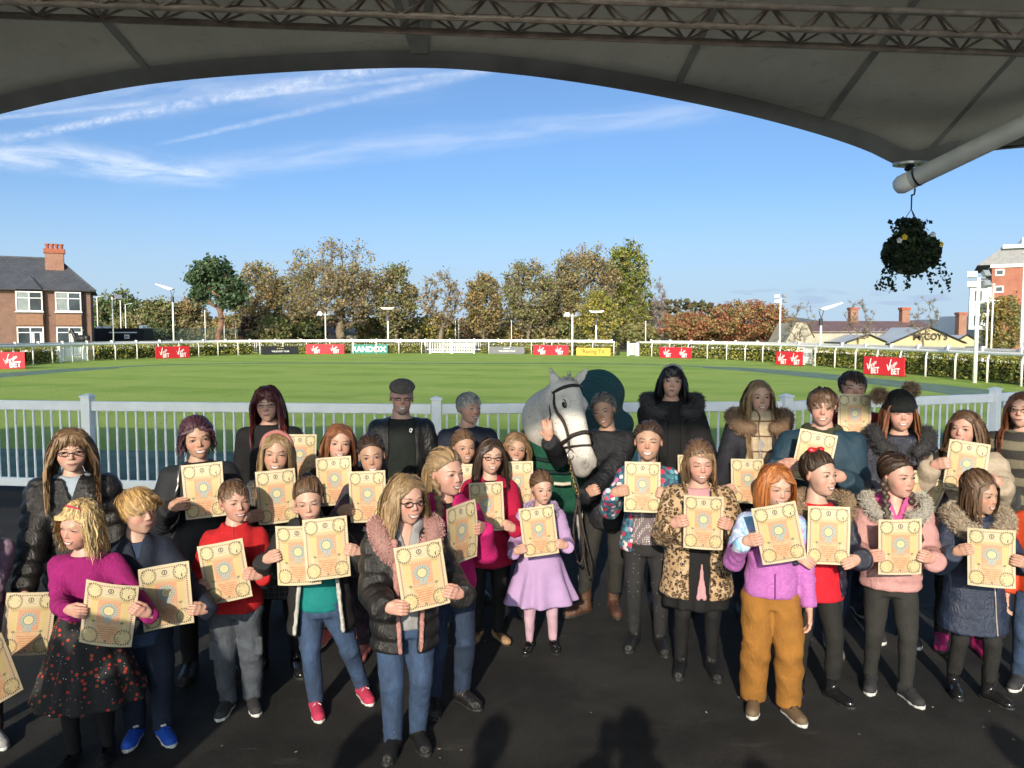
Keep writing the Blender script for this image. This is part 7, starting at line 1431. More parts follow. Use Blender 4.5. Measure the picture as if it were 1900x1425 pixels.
# ------------------------------------------------------------------ front rows, from the brick house side to the cafe side
person('person at the picture edge in a shiny lilac padded jacket, mostly cut off', **spot(-62, 3.62, 905), yaw=12, hair=[('long', 'brown', dict(length=0.2))], wear=[T('jacket', shiny('lilac_padded', (0.30, 0.20, 0.28), 0.35), off=0.028, hem=0.40, rib=(0.055, 0.009)), L('trousers', CHAR, off=0.008)], shoes=('trainer', cloth('grey_trainer', (0.3, 0.3, 0.31), 0.6), SOLEW), certs=[ct(-22, 1252, 3.35, 14, 'at the very edge of the picture, seen from its plain side', 30)], arms={'R': ('cert', 0, -1, 0.4), 'L': ('down',)})
person('person in glasses and a shiny black puffer coat, one arm hanging, behind the magenta cardigan', **spot(142, 4.08, 785), kind='child', build=1.05, hh=0.222, head=(4, 6, -4), lean=(-0.02, -0.03), hair=[('long', 'ltbrown', dict(length=0.40, fringe=True, n=520))], eye='mid', mouth='soft', wear=[T('shirt', cloth('pale_blue_shirt', (0.30, 0.36, 0.42), 0.8), off=0.010, hem=0.5, collar=True), T('coat', BLACKP, off=0.034, hem=0.30, flare=0.02, rib=(0.075, 0.012), vneck=0.07, collar=True), L('leggings', BLACKJ, off=0.006)], shoes=('trainer', BRNS, SOLEW), certs=[ct(52, 1158, 3.62, -9, 'hanging low from one hand behind the magenta cardigan', 8)], arms={'L': ('to', tuple(at(46, 1092, 3.72)), 'relaxed', (-8, 0, 0)), 'R': ('down', 0.0)}, extras=[e_glasses(M_FRAMEB, 0.078, 0.05, 0.011)])
person('person in a magenta cardigan and black cherry print skirt, holding a certificate', **spot(152, 3.47, 919), yaw=-6, head=(-26, 12, 6), skin=1, hair=[('long', 'blonde', dict(length=0.075, wave=0.45, part=0.10, n=900, volume=0.0, fine=0.65))], browc='blonde', eye='squint', mouth='smile', wear=[T('cardigan', MAGENTA, off=0.012, hem=0.525, neck=0.06, nw=1.25, fold=0.004), dict(t='skirt', n='skirt', m=CHERRY, z0=0.245, z1=0.575, off=0.014, flare=0.125, pleat=(11, 0.014)), L('tights', BLACKJ, off=0.002, hem=0.02)], shoes=('flat', BLACKJ, SOLEB), certs=[ct(201, 1141, 3.20, -11, 'held at a slant in front of the magenta cardigan', -12, 14, 2)], arms={'L': ('cert', 0, -1, 0.02, 5), 'R': ('cert', 0, 1, 0.30, 30)},
       extras=[e_tube('hair_clip', PINKS, [(-0.13, -0.20, 0.48), (0.08, -0.18, 0.47), (0.26, -0.06, 0.33), (0.345, 0.02, 0.16)], 0.0045, None, True), e_front('button_band', plain('pearl_button', (0.5, 0.35, 0.4), 0.3), 0.0, 0.002, 0.725, 0.785, 0.0035)])
person('person in a navy jacket and bright blue trainers, looking away over a certificate', **spot(256, 3.68, 901), yaw=4, head=(32, 2, 0), skin=0, hair=[('short', 'sandy', dict(length=0.075, fringe='side', n=480, volume=0.03))], browc='sandy', eye='mid', mouth='frown', wear=[T('shirt', cloth('blue_shirt', (0.03, 0.05, 0.10), 0.8), off=0.012, hem=0.395, flare=0.012, fold=0.004), T('jacket', NAVYC, off=0.024, hem=0.45, flare=0.01, collar=True, vneck=0.05, fold=0.005), L('trousers', cloth('navy_trousers', (0.012, 0.018, 0.036), 0.85), off=0.01, fit=0.012, stack=True)], shoes=('trainer', BLUES, SOLEW, BLUES), certs=[ct(309, 1107, 3.42, 3, 'held in front of the navy jacket above blue trainers', 4, 4, 1)], arms={'L': ('cert', 0, -1, -0.32, 18), 'R': ('cert', 0, 1, -0.55, 20)}, stance={'L': (-0.045, 0.0, -14), 'R': (0.075, -0.05, 6)}, extras=[e_solid('shoe_strap', plain('silver_print', (0.5, 0.5, 0.52), 0.4), lambda s, P: [s.box(P['J']['k_a' + q] + np.array([0, -0.055, 0.022]), (0.014, 0.012, 0.004), rotm((R(-35), 0, 0)), 0.002) for q in 'LR'], 0.005)])
person('person in a dark slate coat with a chain strap, holding up a certificate', **spot(368, 4.40, 769), kind='woman', build=1.02, head=(8, 4, -5), skin=2, hair=[('tied', 'plum', dict(length=0.0)), ('long', 'plum', dict(length=0.06, wave=0.7, n=120, volume=-0.01))], browc='dkbrown', eye='mid', mouth='grin', wear=[T('coat', SLATEC, off=0.028, hem=0.36, flare=0.02, collar=True, fold=0.006), L('trousers', BLACKJ, off=0.006)], shoes=('tallboot', BOOTB, SOLEB), certs=[ct(378, 911, 4.13, 4, 'held in front of the slate coat with chain strap', -6, -4, 3)], arms={'L': ('cert', 0, -1, -0.40, 8), 'R': ('cert', 0, 1, -0.6, 30)}, extras=[e_tube('chain_strap', plain('chain_metal', (0.2, 0.19, 0.18), 0.3, 0.5, 300, 0, metal=0.7), [(-0.075, -0.05, 0.845), (-0.085, -0.1, 0.78), (-0.09, -0.1, 0.68), (-0.095, -0.1, 0.58)], 0.009, 0.006)])
person('person in a red half-zip fleece and grey cargo trousers', **spot(431, 3.93, 884), yaw=6, head=(24, 4, 0), skin=1, hair=[('short', 'brown', dict(length=0.035, n=430, volume=0.0, cut=0.0))], eye='squint', mouth='smile', wear=[T('fleece', RED, off=0.018, hem=0.455, flare=0.012, collar=True, fold=0.0045), L('cargo_trousers', CARGO, off=0.010, fit=0.010, stack=True, fold=0.006)], shoes=('trainer', GREYS, SOLEW, SOLEB), certs=[ct(417, 1062, 3.66, 8, 'held in front of the red fleece', -5, 2, 0)], arms={'L': ('cert', 0, -1, -0.30, 10), 'R': ('cert', 0, 1, -0.20, 26)}, extras=[e_front('zip', plain('red_zip', (0.2, 0.01, 0.012), 0.5), 0.004, 0.004, 0.70, 0.815, 0.003)] + [e_solid('cargo_pocket', CARGO, lambda s, P, q=q, g=g: s.box(P['J']['n' + q] + np.array([g * 0.022 * P['S'], -0.035 * P['S'], 0.05]), (0.036, 0.012, 0.050), None, 0.010), 0.009) for q, g in (('L', -1), ('R', 1))])
person('person in a pink headband and dark plaid coat behind the red fleece', **spot(510, 4.45, 797), head=(4, 4, 3), skin=2, hair=[('long', 'dkblonde', dict(length=0.20, n=460))], eye='squint', mouth='smile', wear=[T('coat', PLAID, off=0.024, hem=0.33, flare=0.03, collar=True), L('tights', BLACKJ, off=0.004)], shoes=('tallboot', PATENT, SOLEB), certs=[ct(514, 922, 4.19, 3, 'held below the pink headband', 2, -4, 0)], arms={'L': ('cert', 0, -1, -0.62, 12), 'R': ('cert', 0, 1, -0.5, 20)}, extras=[e_tube('headband', cloth('pink_velvet', (0.38, 0.15, 0.14), 0.9), [(-0.37, 0.06, -0.05), (-0.37, 0.0, 0.18), (-0.27, -0.06, 0.42), (0, -0.09, 0.545), (0.27, -0.06, 0.42), (0.37, 0.0, 0.18), (0.37, 0.06, -0.05)], 0.013, None, True, 8)])
person('person in a teal top and open black parka holding two certificates', **spot(592, 3.95, 883), yaw=3, lean=(-0.035, 0), head=(4, 9, -3), skin=0, build=1.08, hair=[('tied', 'brown', dict(length=0.0, tie=(0, 0.25, 0.46)))], eye='squint', mouth='soft', wear=[T('t_shirt', TEAL, off=0.010, hem=0.455, nw=1.2), T('parka', cloth('black_parka', (0.016, 0.016, 0.017), 0.75), off=0.032, hem=0.36, flare=0.03, open=(0.085, 0.115), hood=1.1, fold=0.006), L('jeans', JEANS, off=0.009, fit=0.002)], shoes=('hightop', PINKS, SOLEW, LACEW), certs=[ct(553, 1031, 3.69, 1, 'partly covered, lower of the two above the teal top', -6, 0, 2), ct(606, 1018, 3.66, 3, 'uncovered, upper of the two above the teal top', 2, 0, 0)], arms={'L': ('cert', 0, -1, 0.02, 20), 'R': ('cert', 1, 1, -0.12, 24)}, stance={'L': (-0.035, -0.02, 22), 'R': (0.20, 0.12, 14)},
       extras=[e_solid('bun', hair_mat('brown', HC_['brown']), lambda s, P: s.ell(toh(P, (0, 0.28, 0.50)), (0.035, 0.035, 0.028)), 0.008), e_solid('fleece_lining', WHITEF, lambda s, P: s.cone((-0.075 * P['S'], -0.085 * P['S'], 0.60 * P['S']), (-0.098 * P['S'], -0.098 * P['S'], 0.385 * P['S']), 0.010, 0.012, 0.01), 0.008, 0.003), e_solid('fleece_lining', WHITEF, lambda s, P: s.cone((0.075 * P['S'], -0.085 * P['S'], 0.60 * P['S']), (0.098 * P['S'], -0.098 * P['S'], 0.385 * P['S']), 0.010, 0.012, 0.01), 0.008, 0.003)])
person('person in a charcoal coat and coral trainers, behind the open black parka', **spot(628, 4.92, 782), head=(10, 3, 4), skin=0, hair=[('long', 'auburn', dict(length=0.24, part=0.06, n=460))], browc='auburn', eye='mid', mouth='smile', wear=[T('coat', CHAR, off=0.022, hem=0.42), L('leggings', BLACKJ, off=0.005)], shoes=('trainer', CORAL, SOLEW), certs=[ct(621, 893, 4.66, 3, 'held by the person directly behind the open black parka', 0, -4, 1)], arms={'L': ('cert', 0, -1, -0.6), 'R': ('cert', 0, 1, -0.6)})
person('person in a dark camouflage jacket behind the pink-furred puffer, holding a certificate', **spot(688, 4.62, 806), head=(-4, 3, -3), skin=3, hair=[('tied', 'dkbrown', dict(length=0.16))], browc='dkbrown', eye='mid', mouth='grin', wear=[T('jacket', pattern('camo_jacket', p_smocam, 0.7), off=0.022, hem=0.44, collar=True), L('leggings', FLORD, off=0.004)], shoes=('trainer', CORAL, SOLEB, LACEW), certs=[ct(682, 922, 4.36, 2, 'held in front of the dark camouflage jacket', -4, -4, 0)], arms={'L': ('cert', 0, -1, -0.48, 10), 'R': ('cert', 0, 1, -0.5)})
person('person in glasses and a shiny black puffer with pink fur and pearl-studded boots', **spot(748, 3.58, 873), yaw=10, head=(20, 6, 0), skin=1, lean=(0.0, 0.0), hair=[('long', 'dkblonde', dict(length=0.25, part=0.05, wave=0.2, n=700))], eye='mid', mouth='grin', lips=0, wear=[T('hoodie', GREYH, off=0.010, hem=0.46, vneck=0.05, hood=0.95), T('puffer_coat', BLACKP, off=0.036, hem=0.385, flare=0.008, rib=(0.085, 0.013), open=(0.055, 0.035, 0.01)), L('jeans', JEANS, off=0.008, fit=0.006, stack=True)], shoes=('boot', BOOTB, SOLEB), certs=[ct(784, 1070, 3.28, 8, 'held in front of the black puffer with pink fur', 6, 3, 0)], arms={'L': ('cert', 0, -1, -0.82, -12), 'R': ('cert', 0, 1, -0.62, 30)},
       extras=[e_glasses(M_FRAMEB, 0.078, 0.055, 0.011), e_fur(FUR_PINK, 1.15, 0.040, 0.012, 9000, 0.10), e_solid('fur_lapel', cloth('pink_fleece', (0.40, 0.20, 0.18), 0.95, 0.12, 120, 0.9), lambda s, P: [s.cone((g * 0.052 * P['S'] + 0.01, -0.094 * P['S'], 0.785 * P['S']), (g * 0.036 * P['S'] + 0.01, -0.101 * P['S'], 0.40 * P['S']), 0.017, 0.010, 0.01) for g in (-1, 1)], 0.007, 0.003),
               e_solid('pearl_studs', plain('pearl', (0.5, 0.5, 0.48), 0.25), lambda s, P: [s.ell(P['J']['k_a' + q] + np.array([0.034 * math.cos(a), 0.034 * math.sin(a) - 0.02, 0.075 - 0.02 * k]), (0.0045,) * 3, 0.0) for q in 'LR' for k in (0, 1) for a in np.linspace(3.3, 6.1, 7)], 0.004)])
person('person in a hot pink hoodie and jeans, holding a certificate turned aside', **spot(828, 3.99, 830), yaw=14, head=(24, 2, 0), skin=1, build=1.08, hair=[('tied', 'dkblonde', dict(length=0.20)), ], eye='mid', mouth='smile', wear=[T('t_shirt', BLACKJ, off=0.004, hem=0.5), T('hoodie', HOTPINK, off=0.022, hem=0.46, hood=1.05, vneck=0.03, fold=0.006, fs=12), L('jeans', JEANSD, off=0.010, fit=0.004)], shoes=('boot', BOOTB, SOLEB), certs=[ct(857, 990, 3.71, 4, 'turned aside in front of the hot pink hoodie', 42, 0, 1)], arms={'R': ('cert', 0, 1, -0.02, 12), 'L': ('cert', 0, -1, -0.5, 20)},
       extras=[e_plait('dkblonde', -1, 0.70, band=None, out=0.30), lambda P: lettering('CP', 0.13, 0.055, (-0.035, -0.126, 0.955), 0, M_LETW, P['root'], 0, 0.03, 0.006)])
person('person half hidden between the hot pink hoodie and the crimson coat', **spot(858, 5.30, 795), head=(10, 2, 0), skin=2, hair=[('tied', 'brown', dict(length=0.1))], eye='mid', mouth='smile', wear=[T('coat', cloth('dark_rose_coat', (0.20, 0.015, 0.06), 0.85), off=0.022, hem=0.4), L('leggings', BLACKJ, off=0.004)], shoes=('boot', GREYB, SOLEB), certs=[ct(868, 903, 5.05, 2, 'half hidden behind the crimson coat', 0, -4, 0)], arms={'L': ('cert', 0, -1, -0.6), 'R': ('cert', 0, 1, -0.6)})
person('person in glasses, a crimson coat and leopard flats', **spot(906, 4.92, 809), yaw=2, head=(8, 2, 0), skin=0, hair=[('long', 'dkbrown', dict(length=0.20, n=460, part=0.05))], browc='dkbrown', eye='mid', mouth='smile', wear=[T('top', BLACKJ, off=0.006, hem=0.5), T('coat', REDCOAT, off=0.022, hem=0.38, flare=0.035, vneck=0.09, collar=True), L('trousers', BLACKJ, off=0.006)], shoes=('flat', LPRINT, SOLEB), certs=[ct(903, 940, 4.66, 3, 'held in front of the crimson coat', 4, -6, 2)], arms={'L': ('cert', 0, -1, -0.6, 10), 'R': ('cert', 0, 1, -0.80, 24)}, stance={'L': (-0.07, 0, -10), 'R': (0.06, -0.03, 18)}, extras=[e_glasses(M_FRAMEB, 0.072, 0.048, 0.010)])
person('person in a charcoal coat and grey boots just beside the horse rug', **spot(952, 5.32, 797), head=(4, 4, 4), skin=2, hair=[('long', 'ltbrown', dict(length=0.2, n=430))], eye='mid', mouth='grin', wear=[T('coat', CHAR, off=0.024, hem=0.4, collar=True), L('leggings', BLACKJ, off=0.005)], shoes=('boot', GREYB, SOLEB), certs=[ct(960, 898, 5.06, 1, 'held by the person just beside the horse rug', 0, -4, 3)], arms={'L': ('cert', 0, -1, -0.6), 'R': ('cert', 0, 1, -0.6)})
person('person in a lavender coat, pink tights and patent shoes, the smallest figure', **spot(1001, 4.78, 871), yaw=4, head=(12, 5, 0), skin=0, hair=[('tied', 'brown', dict(length=0.12))], eye='open', mouth='frown', wear=[T('coat', LAV, off=0.020, hem=0.275, flare=0.125, wf=0.92, h=0.0095, pleat=(9, 0.016, 0.60, 0.6), fold=0.002), L('tights', PALEPINK, off=0.003, hem=0.02)], shoes=('mary', PATENT, SOLEB), certs=[ct(1000, 986, 4.52, 7, 'held in front of the lavender coat', 0, 2, 0)], arms={'L': ('cert', 0, -1, -0.62, 16), 'R': ('cert', 0, 1, -0.62, 22)}, extras=[e_fur(FUR_LAV, 0.85, 0.026, 0.011, 6000, 0.03, 'fur_collar')])
person('person in a floral softshell and sequin top, holding a certificate', **spot(1203, 4.78, 779), head=(-6, -2, 4), skin=2, hair=[('tied', 'dkbrown', dict(length=0.2))], browc='dkbrown', eye='squint', mouth='grin', wear=[T('top', SEQ, off=0.010, hem=0.475, flare=0.012, fold=0.002), T('jacket', FLOR, off=0.026, hem=0.44, flare=0.02, open=(0.075, 0.10), collar=True), L('leggings', DOTS, off=0.005)], shoes=('boot', BOOTB, SOLEB), certs=[ct(1192, 904, 4.50, -1, 'held in front of the floral jacket', 0, -2, 0)], arms={'L': ('cert', 0, -1, -0.16, 14), 'R': ('cert', 0, 1, -0.2, 20)})
person('person in a leopard print coat over a pink top and black skirt', **spot(1297, 4.44, 813), yaw=-2, head=(6, 10, 0), skin=1, build=1.14, hair=[('tied', 'brown', dict(length=0.28, tie=(0.05, 0.36, 0.12))), ('long', 'ltbrown', dict(length=0.16, n=150, volume=-0.005, part=-0.3))], eye='closed', mouth='smile', wear=[T('top', PINKT, off=0.008, hem=0.50, nw=1.25), dict(t='skirt', n='skirt', m=BLACKJ, z0=0.295, z1=0.56, off=0.012, flare=0.055, pleat=(8, 0.008)), T('leopard_coat', LEOP, off=0.032, hem=0.345, flare=0.055, open=(0.062, 0.055), collar=True), L('tights', BLACKJ, off=0.003)], shoes=('boot', BOOTB, SOLEB), certs=[ct(1305, 970, 4.14, 0, 'held in front of the leopard coat', 0, 0, 2)], arms={'L': ('cert', 0, -1, 0.02, 20), 'R': ('cert', 0, 1, 0.02, 20)}, extras=[e_tube('bag_strap', SOLEB, [(0.045, -0.1, 0.82), (0.0, -0.12, 0.72), (-0.03, -0.12, 0.66)], 0.005, 0.004), e_solid('ribbon', PINKT, lambda s, P: [s.cone((0.01, -0.115 * P['S'], 0.50 * P['S']), (0.012 + q, -0.12 * P['S'], 0.36 * P['S']), 0.006, 0.014, 0.004, sq=0.4) for q in (-0.018, 0.014)], 0.006)])
person('person in a purple top with patterned shoulders and tan trousers', **spot(1436, 3.96, 852), yaw=2, head=(14, 12, 4), skin=0, hair=[('long', 'ginger', dict(length=0.15, part=-0.03, n=500))], browc='ginger', eye='squint', mouth='smile', wear=[T('top', GALAXY, off=0.016, hem=0.475, flare=0.006, fold=0.005, neck=0.10), L('trousers', TAN, off=0.011, fit=0.022, taper=1.2, fold=0.006, hem=0.05)], shoes=('trainer', GOLDS, SOLEW, SOLEB), certs=[ct(1446, 991, 3.69, 13, 'tilted, held in one hand above the tan trousers', 0, 3, 0)], arms={'L': ('cert', 0, -1, -0.06, 8), 'R': ('down', 0.012)}, stance={'L': (-0.075, 0, -6), 'R': (0.095, -0.05, 12)}, extras=[e_front('zip', cloth('plum_zip', (0.16, 0.02, 0.15), 0.6), 0.0, 0.0, 0.485, 0.58, 0.004)])
person('person with a red bow and red top under an open navy puffer', **spot(1517, 4.13, 836), yaw=8, head=(26, 0, 0), skin=0, hair=[('tied', 'dkbrown', dict(length=0.0, tie=(0, 0.22, 0.47)))], browc='dkbrown', eye='mid', mouth='smile', wear=[T('tunic', REDT, off=0.012, hem=0.415, flare=0.035, nw=1.3), T('puffer', NAVYP, off=0.032, hem=0.43, flare=0.015, rib=(0.07, 0.011), open=(0.080, 0.115)), L('leggings', CHAR, off=0.005)], shoes=('tallboot', PATENT, SOLEB, SOLEB, 0.95), certs=[ct(1537, 994, 3.87, -1, 'held low in front of the red top', 2, 0, 1)], arms={'L': ('cert', 0, -0.85, -0.96, -30), 'R': ('cert', 0, 0.9, -0.92, -20)}, stance={'L': (-0.05, 0.06, -12), 'R': (0.10, -0.06, 16)},
       extras=[e_fur(FUR_TAN, 1.3, 0.034, 0.020, 6000, 0.03), e_solid('bow', plain('red_satin', (0.45, 0.01, 0.015), 0.35), lambda s, P: (s.ell(toh(P, (-0.11, 0.14, 0.56)), (0.030, 0.016, 0.020), 0.008, 'u', rotm((0, R(25), 0))), s.ell(toh(P, (0.11, 0.14, 0.56)), (0.030, 0.016, 0.020), 0.008, 'u', rotm((0, R(-25), 0))), s.ell(toh(P, (0, 0.13, 0.555)), (0.012, 0.014, 0.013), 0.004)), 0.006, 0.002), e_solid('bun', hair_mat('dkbrown', HC_['dkbrown']), lambda s, P: s.ell(toh(P, (0, 0.24, 0.52)), (0.032, 0.032, 0.026)), 0.008)])
person('person in a pale pink puffer jacket with white fur hood trim', **spot(1660, 4.16, 839), yaw=10, head=(30, 3, 0), skin=1, hair=[('braids', 'dkbrown', dict(length=0.0, tie=(0.0, 0.34, -0.1)))], browc='dkbrown', eye='mid', mouth='soft', wear=[T('top', DPINK, off=0.010, hem=0.5, hood=0.9, vneck=0.03), T('jacket', ROSE, off=0.032, hem=0.455, flare=0.004, rib=(0.085, 0.009), vneck=0.10), L('leggings', GREYTR, off=0.006)], shoes=('trainer', GREYS, SOLEW, SOLEB), certs=[ct(1671, 1016, 3.90, 3, 'held in front of the pale pink puffer', 3, 2, 0)], arms={'L': ('cert', 0, -1, -0.30, 12), 'R': ('cert', 0, 1, -0.32, 22)}, stance={'L': (-0.075, 0.05, -6), 'R': (0.085, -0.05, 12)}, extras=[e_plait('dkbrown', -1, 0.66, band=PINKS), e_plait('dkbrown', 1, 0.665, band=PINKS), e_fur(FUR_WHITE, 1.3, 0.030, 0.018, 6000, 0.02)])
person('person in a navy padded coat with cream fur hood trim and shiny boots', **spot(1816, 4.11, 871), yaw=12, head=(26, 8, 0), skin=2, hair=[('tied', 'brown', dict(length=0.12, tie=(0.0, 0.30, 0.36))), ('long', 'brown', dict(length=0.13, n=170, volume=-0.008))], eye='mid', mouth='smile', wear=[T('padded_coat', NAVYQ, off=0.028, hem=0.31, flare=0.045, rib=(0.030, 0.004), collar=True), L('tights', CHAR, off=0.003)], shoes=('tallboot', PATENT, SOLEB, None, 0.95), certs=[ct(1840, 1036, 3.84, 2, 'held in front of the navy padded coat', 0, 2, 2)], arms={'R': ('cert', 0, 1, -0.02, 18), 'L': ('cert', 0, -1, 0.25, 20)}, stance={'L': (-0.065, 0.04, -4), 'R': (0.085, -0.05, 18)}, extras=[e_fur(FUR_CREAM, 1.3, 0.040, 0.022, 8000, 0.03), e_front('zip', ZIP, 0.035, 0.05, 0.32, 0.62, 0.0045)])
# ------------------------------------------------------------------ back rows
person('person in glasses and a black coat standing behind the pink headband', **spot(500, 5.30, 714), kind='woman', head=(4, 4, 0), skin=0, lips=1, hair=[('long', 'red', dict(length=0.20, fringe=True, wave=0.3, n=460, volume=0.03))], browc='red', eye='mid', mouth='soft', wear=[T('coat', BLACKW, off=0.026, hem=0.40, collar=True), L('trousers', BLACKJ, off=0.008)], shoes=('boot', BOOTB, SOLEB), certs=[ct(556, 848, 5.0, -2, 'held by the person behind the pink headband', 8, -4, 0)], arms={'R': ('cert', 0, 1, -0.25, 12), 'L': ('down',)}, extras=[e_glasses(M_FRAMEB, 0.072, 0.045, 0.008)])
person('person in a flat cap, glasses and open leather jacket', **spot(745, 5.62, 703), kind='man', build=1.12, head=(6, 2, 3), skin=1, lips=2, hair=[('short', 'greybrown', dict(length=0.02, n=200, volume=-0.005))], browc='grey', eye='squint', mouth='grin', wear=[T('polo', cloth('bottle_polo', (0.010, 0.014, 0.013), 0.85), off=0.010, hem=0.46, collar=True), T('leather_jacket', LEATHER, off=0.030, hem=0.43, open=(0.09, 0.11), collar=True, fold=0.008), L('trousers', CHAR, off=0.012)], shoes=('boot', BOOTB, SOLEB), arms={'L': ('down', 0.02), 'R': ('down', 0.02)},
       extras=[e_glasses(M_FRAMEB, 0.074, 0.042, 0.009), e_solid('flat_cap', TWEED, lambda s, P: (s.ell(toh(P, (0, 0.10, 0.33)), (0.092, 0.108, 0.058), 0.03, 'u', rotm((R(8), 0, 0))), s.ell(toh(P, (0, -0.16, 0.33)), (0.092, 0.085, 0.030), 0.03, 'u', rotm((R(16), 0, 0))), s.ell(toh(P, (0, -0.43, 0.24)), (0.066, 0.048, 0.008), 0.015, 'u', rotm((R(22), 0, 0)))), 0.009, 0.002), e_solid('stubble', cloth('grey_stubble', (0.24, 0.20, 0.18), 0.95, 0.25, 700, 0.8), lambda s, P: (s.ell(toh(P, (0, -0.262, -0.405)), (0.034, 0.030, 0.026), 0.02, 'u', P['Rm']),), 0.006), lambda P: lettering('CP', 0.022, 0.03, (0.068, -0.142, 1.30), 0, M_LETW, P['root'], 0, 0.03, 0.006, 0.0, 'crest')])
person('person in a navy jacket looking aside, between the leather jacket and the horse', **spot(866, 5.72, 724), kind='woman', build=1.1, yaw=10, head=(28, 2, 0), skin=1, hair=[('short', 'grey', dict(length=0.05, n=400, volume=0.012))], browc='greybrown', eye='squint', mouth='smile', wear=[T('jacket', NAVYC, off=0.026, hem=0.42, collar=True), L('trousers', CHAR, off=0.01)], shoes=('boot', BOOTB, SOLEB))
person('person in a long black coat with dark fur hood, standing behind the leopard coat', **spot(1248, 5.60, 675), kind='woman', head=(-6, -2, 0), skin=0, lips=1, hair=[('long', 'black', dict(length=0.30, fringe='side', n=560, volume=0.006))], browc='black', eye='open', mouth='neutral', wear=[T('top', BLACKJ, off=0.008, hem=0.5), T('coat', BLACKW, off=0.030, hem=0.36, open=(0.04, 0.05), collar=True), L('trousers', BLACKJ, off=0.008)], shoes=('boot', BOOTB, SOLEB), certs=[ct(1286, 884, 5.28, 0, 'mostly hidden behind the head above the leopard coat', 0, -4, 1)], arms={'R': ('cert', 0, 1, -0.5), 'L': ('cert', 0, -1, -0.5)}, extras=[e_fur(FUR_DARK, 1.3, 0.034, 0.02, 5000, 0.02), e_tube('hair_band', plain('grey_band', (0.22, 0.22, 0.24), 0.4), [(-0.36, 0.05, 0.12), (-0.27, 0.0, 0.40), (0, -0.02, 0.545), (0.27, 0.0, 0.40), (0.36, 0.05, 0.12)], 0.008, None, True)])
person('person in a cream check scarf and midnight coat with brown fur hood', **spot(1408, 5.40, 702), kind='woman', head=(2, 2, 0), skin=0, lips=0, hair=[('long', 'dkblonde', dict(length=0.46, n=560, part=0.03))], eye='mid', mouth='smile', wear=[T('jumper', GREYH, off=0.010, hem=0.5), T('coat', cloth('midnight_coat', (0.014, 0.015, 0.022), 0.7), off=0.030, hem=0.36, open=(0.07, 0.06)), dict(t='scarf', n='scarf', m=SCARF, fold=0.004), L('jeans', JEANSD, off=0.008)], shoes=('boot', BOOTB, SOLEB), certs=[ct(1387, 893, 5.08, 1, 'held below the cream check scarf', 0, -4, 0)], arms={'L': ('cert', 0, -1, -0.4), 'R': ('cert', 0, 1, -0.4)}, extras=[e_fur(FUR_BROWN, 1.35, 0.036, 0.02, 5000, 0.02)])
person('person in a petrol blue parka over a khaki hoodie', **spot(1532, 4.72, 715), kind='man', build=1.18, hh=0.226, head=(-2, 2, 2), skin=1, hair=[('short', 'brown', dict(length=0.08, fringe=True, n=480, volume=0.03, shorten=0.03))], eye='squint', mouth='smile', wear=[T('hoodie', KHAKI, off=0.012, hem=0.46, hood=0.85), T('parka', TEALC, off=0.034, hem=0.36, open=(0.045, 0.0), collar=True, fold=0.007), L('jeans', JEANSD, off=0.012, fit=0.008)], shoes=('boot', GREYB, SOLEB), certs=[ct(1510, 848, 4.44, -11, 'tilted, in front of the petrol blue parka', 0, -4, 3)], arms={'R': ('cert', 0, 1, -0.6, -10), 'L': ('cert', 0, -1, -0.5, 20)})
person('person in a dark red jacket holding a certificate up to the chin', **spot(1581, 5.42, 684), kind='man', head=(2, 0, 0), skin=1, lips=2, hair=[('short', 'dkbrown', dict(length=0.055, n=430, volume=0.02, part=0.05))], browc='dkbrown', brow=1.3, eye='squint', mouth='grin', wear=[T('jacket', cloth('dark_red_jacket', (0.20, 0.01, 0.012), 0.7), off=0.024, hem=0.44, collar=True), L('jeans', JEANSD, off=0.01)], shoes=('trainer', GREYS, SOLEW, SOLEB), certs=[ct(1586, 772, 5.14, 0, 'held highest of all, right under a chin', 0, -4, 0)], arms={'L': ('cert', 0, -1, -0.7), 'R': ('cert', 0, 1, -0.7)})
person('person in a black beanie with two fur bobbles and a dark fur-hooded coat', **spot(1668, 4.92, 733, 0.0), head=(0, 2, 0), skin=1, hh=0.222, hair=[('long', 'auburn', dict(length=0.34, n=500))], browc='brown', eye='squint', mouth='smile', wear=[T('coat', NAVYP, off=0.032, hem=0.42, rib=(0.055, 0.009), collar=True), L('jeans', JEANSL, off=0.008)], shoes=('trainer', GREYS, SOLEW, SOLEB), certs=[ct(1708, 925, 4.62, -21, 'tilted, held by the person in the beanie', 0, -4, 1)], arms={'R': ('cert', 0, 1, -0.75, 0), 'L': ('cert', 0, -1, -0.5)},
       extras=[e_solid('beanie', cloth('black_knit', (0.010, 0.012, 0.012), 0.95, 0.1, 150, 0.9), lambda s, P: (s.ell(toh(P, (0, 0.07, 0.20)), (0.098, 0.112, 0.108), 0.02, 'u', P['Rm']), s.add(lambda X, Y, Z: toh(P, (0, 0, 0.135))[2] - Z + 0.10 * (Y - P['c'][1]) + 0 * X, (-9, -9, -9), (9, 9, 9), 'i', 0.01), s.torus(toh(P, (0, 0.07, 0.15)), 0.090, 0.104, 0.015, P['Rm'], 0.006, 'u', 1.5)), 0.008, 0.0015), e_pom(FUR_BROWN, (0.30, 0.12, 0.66), 0.052), e_pom(FUR_BROWN, (-0.52, 0.12, 0.50), 0.052), e_fur(FUR_DARK, 1.2, 0.034, 0.022, 6000, 0.05)])
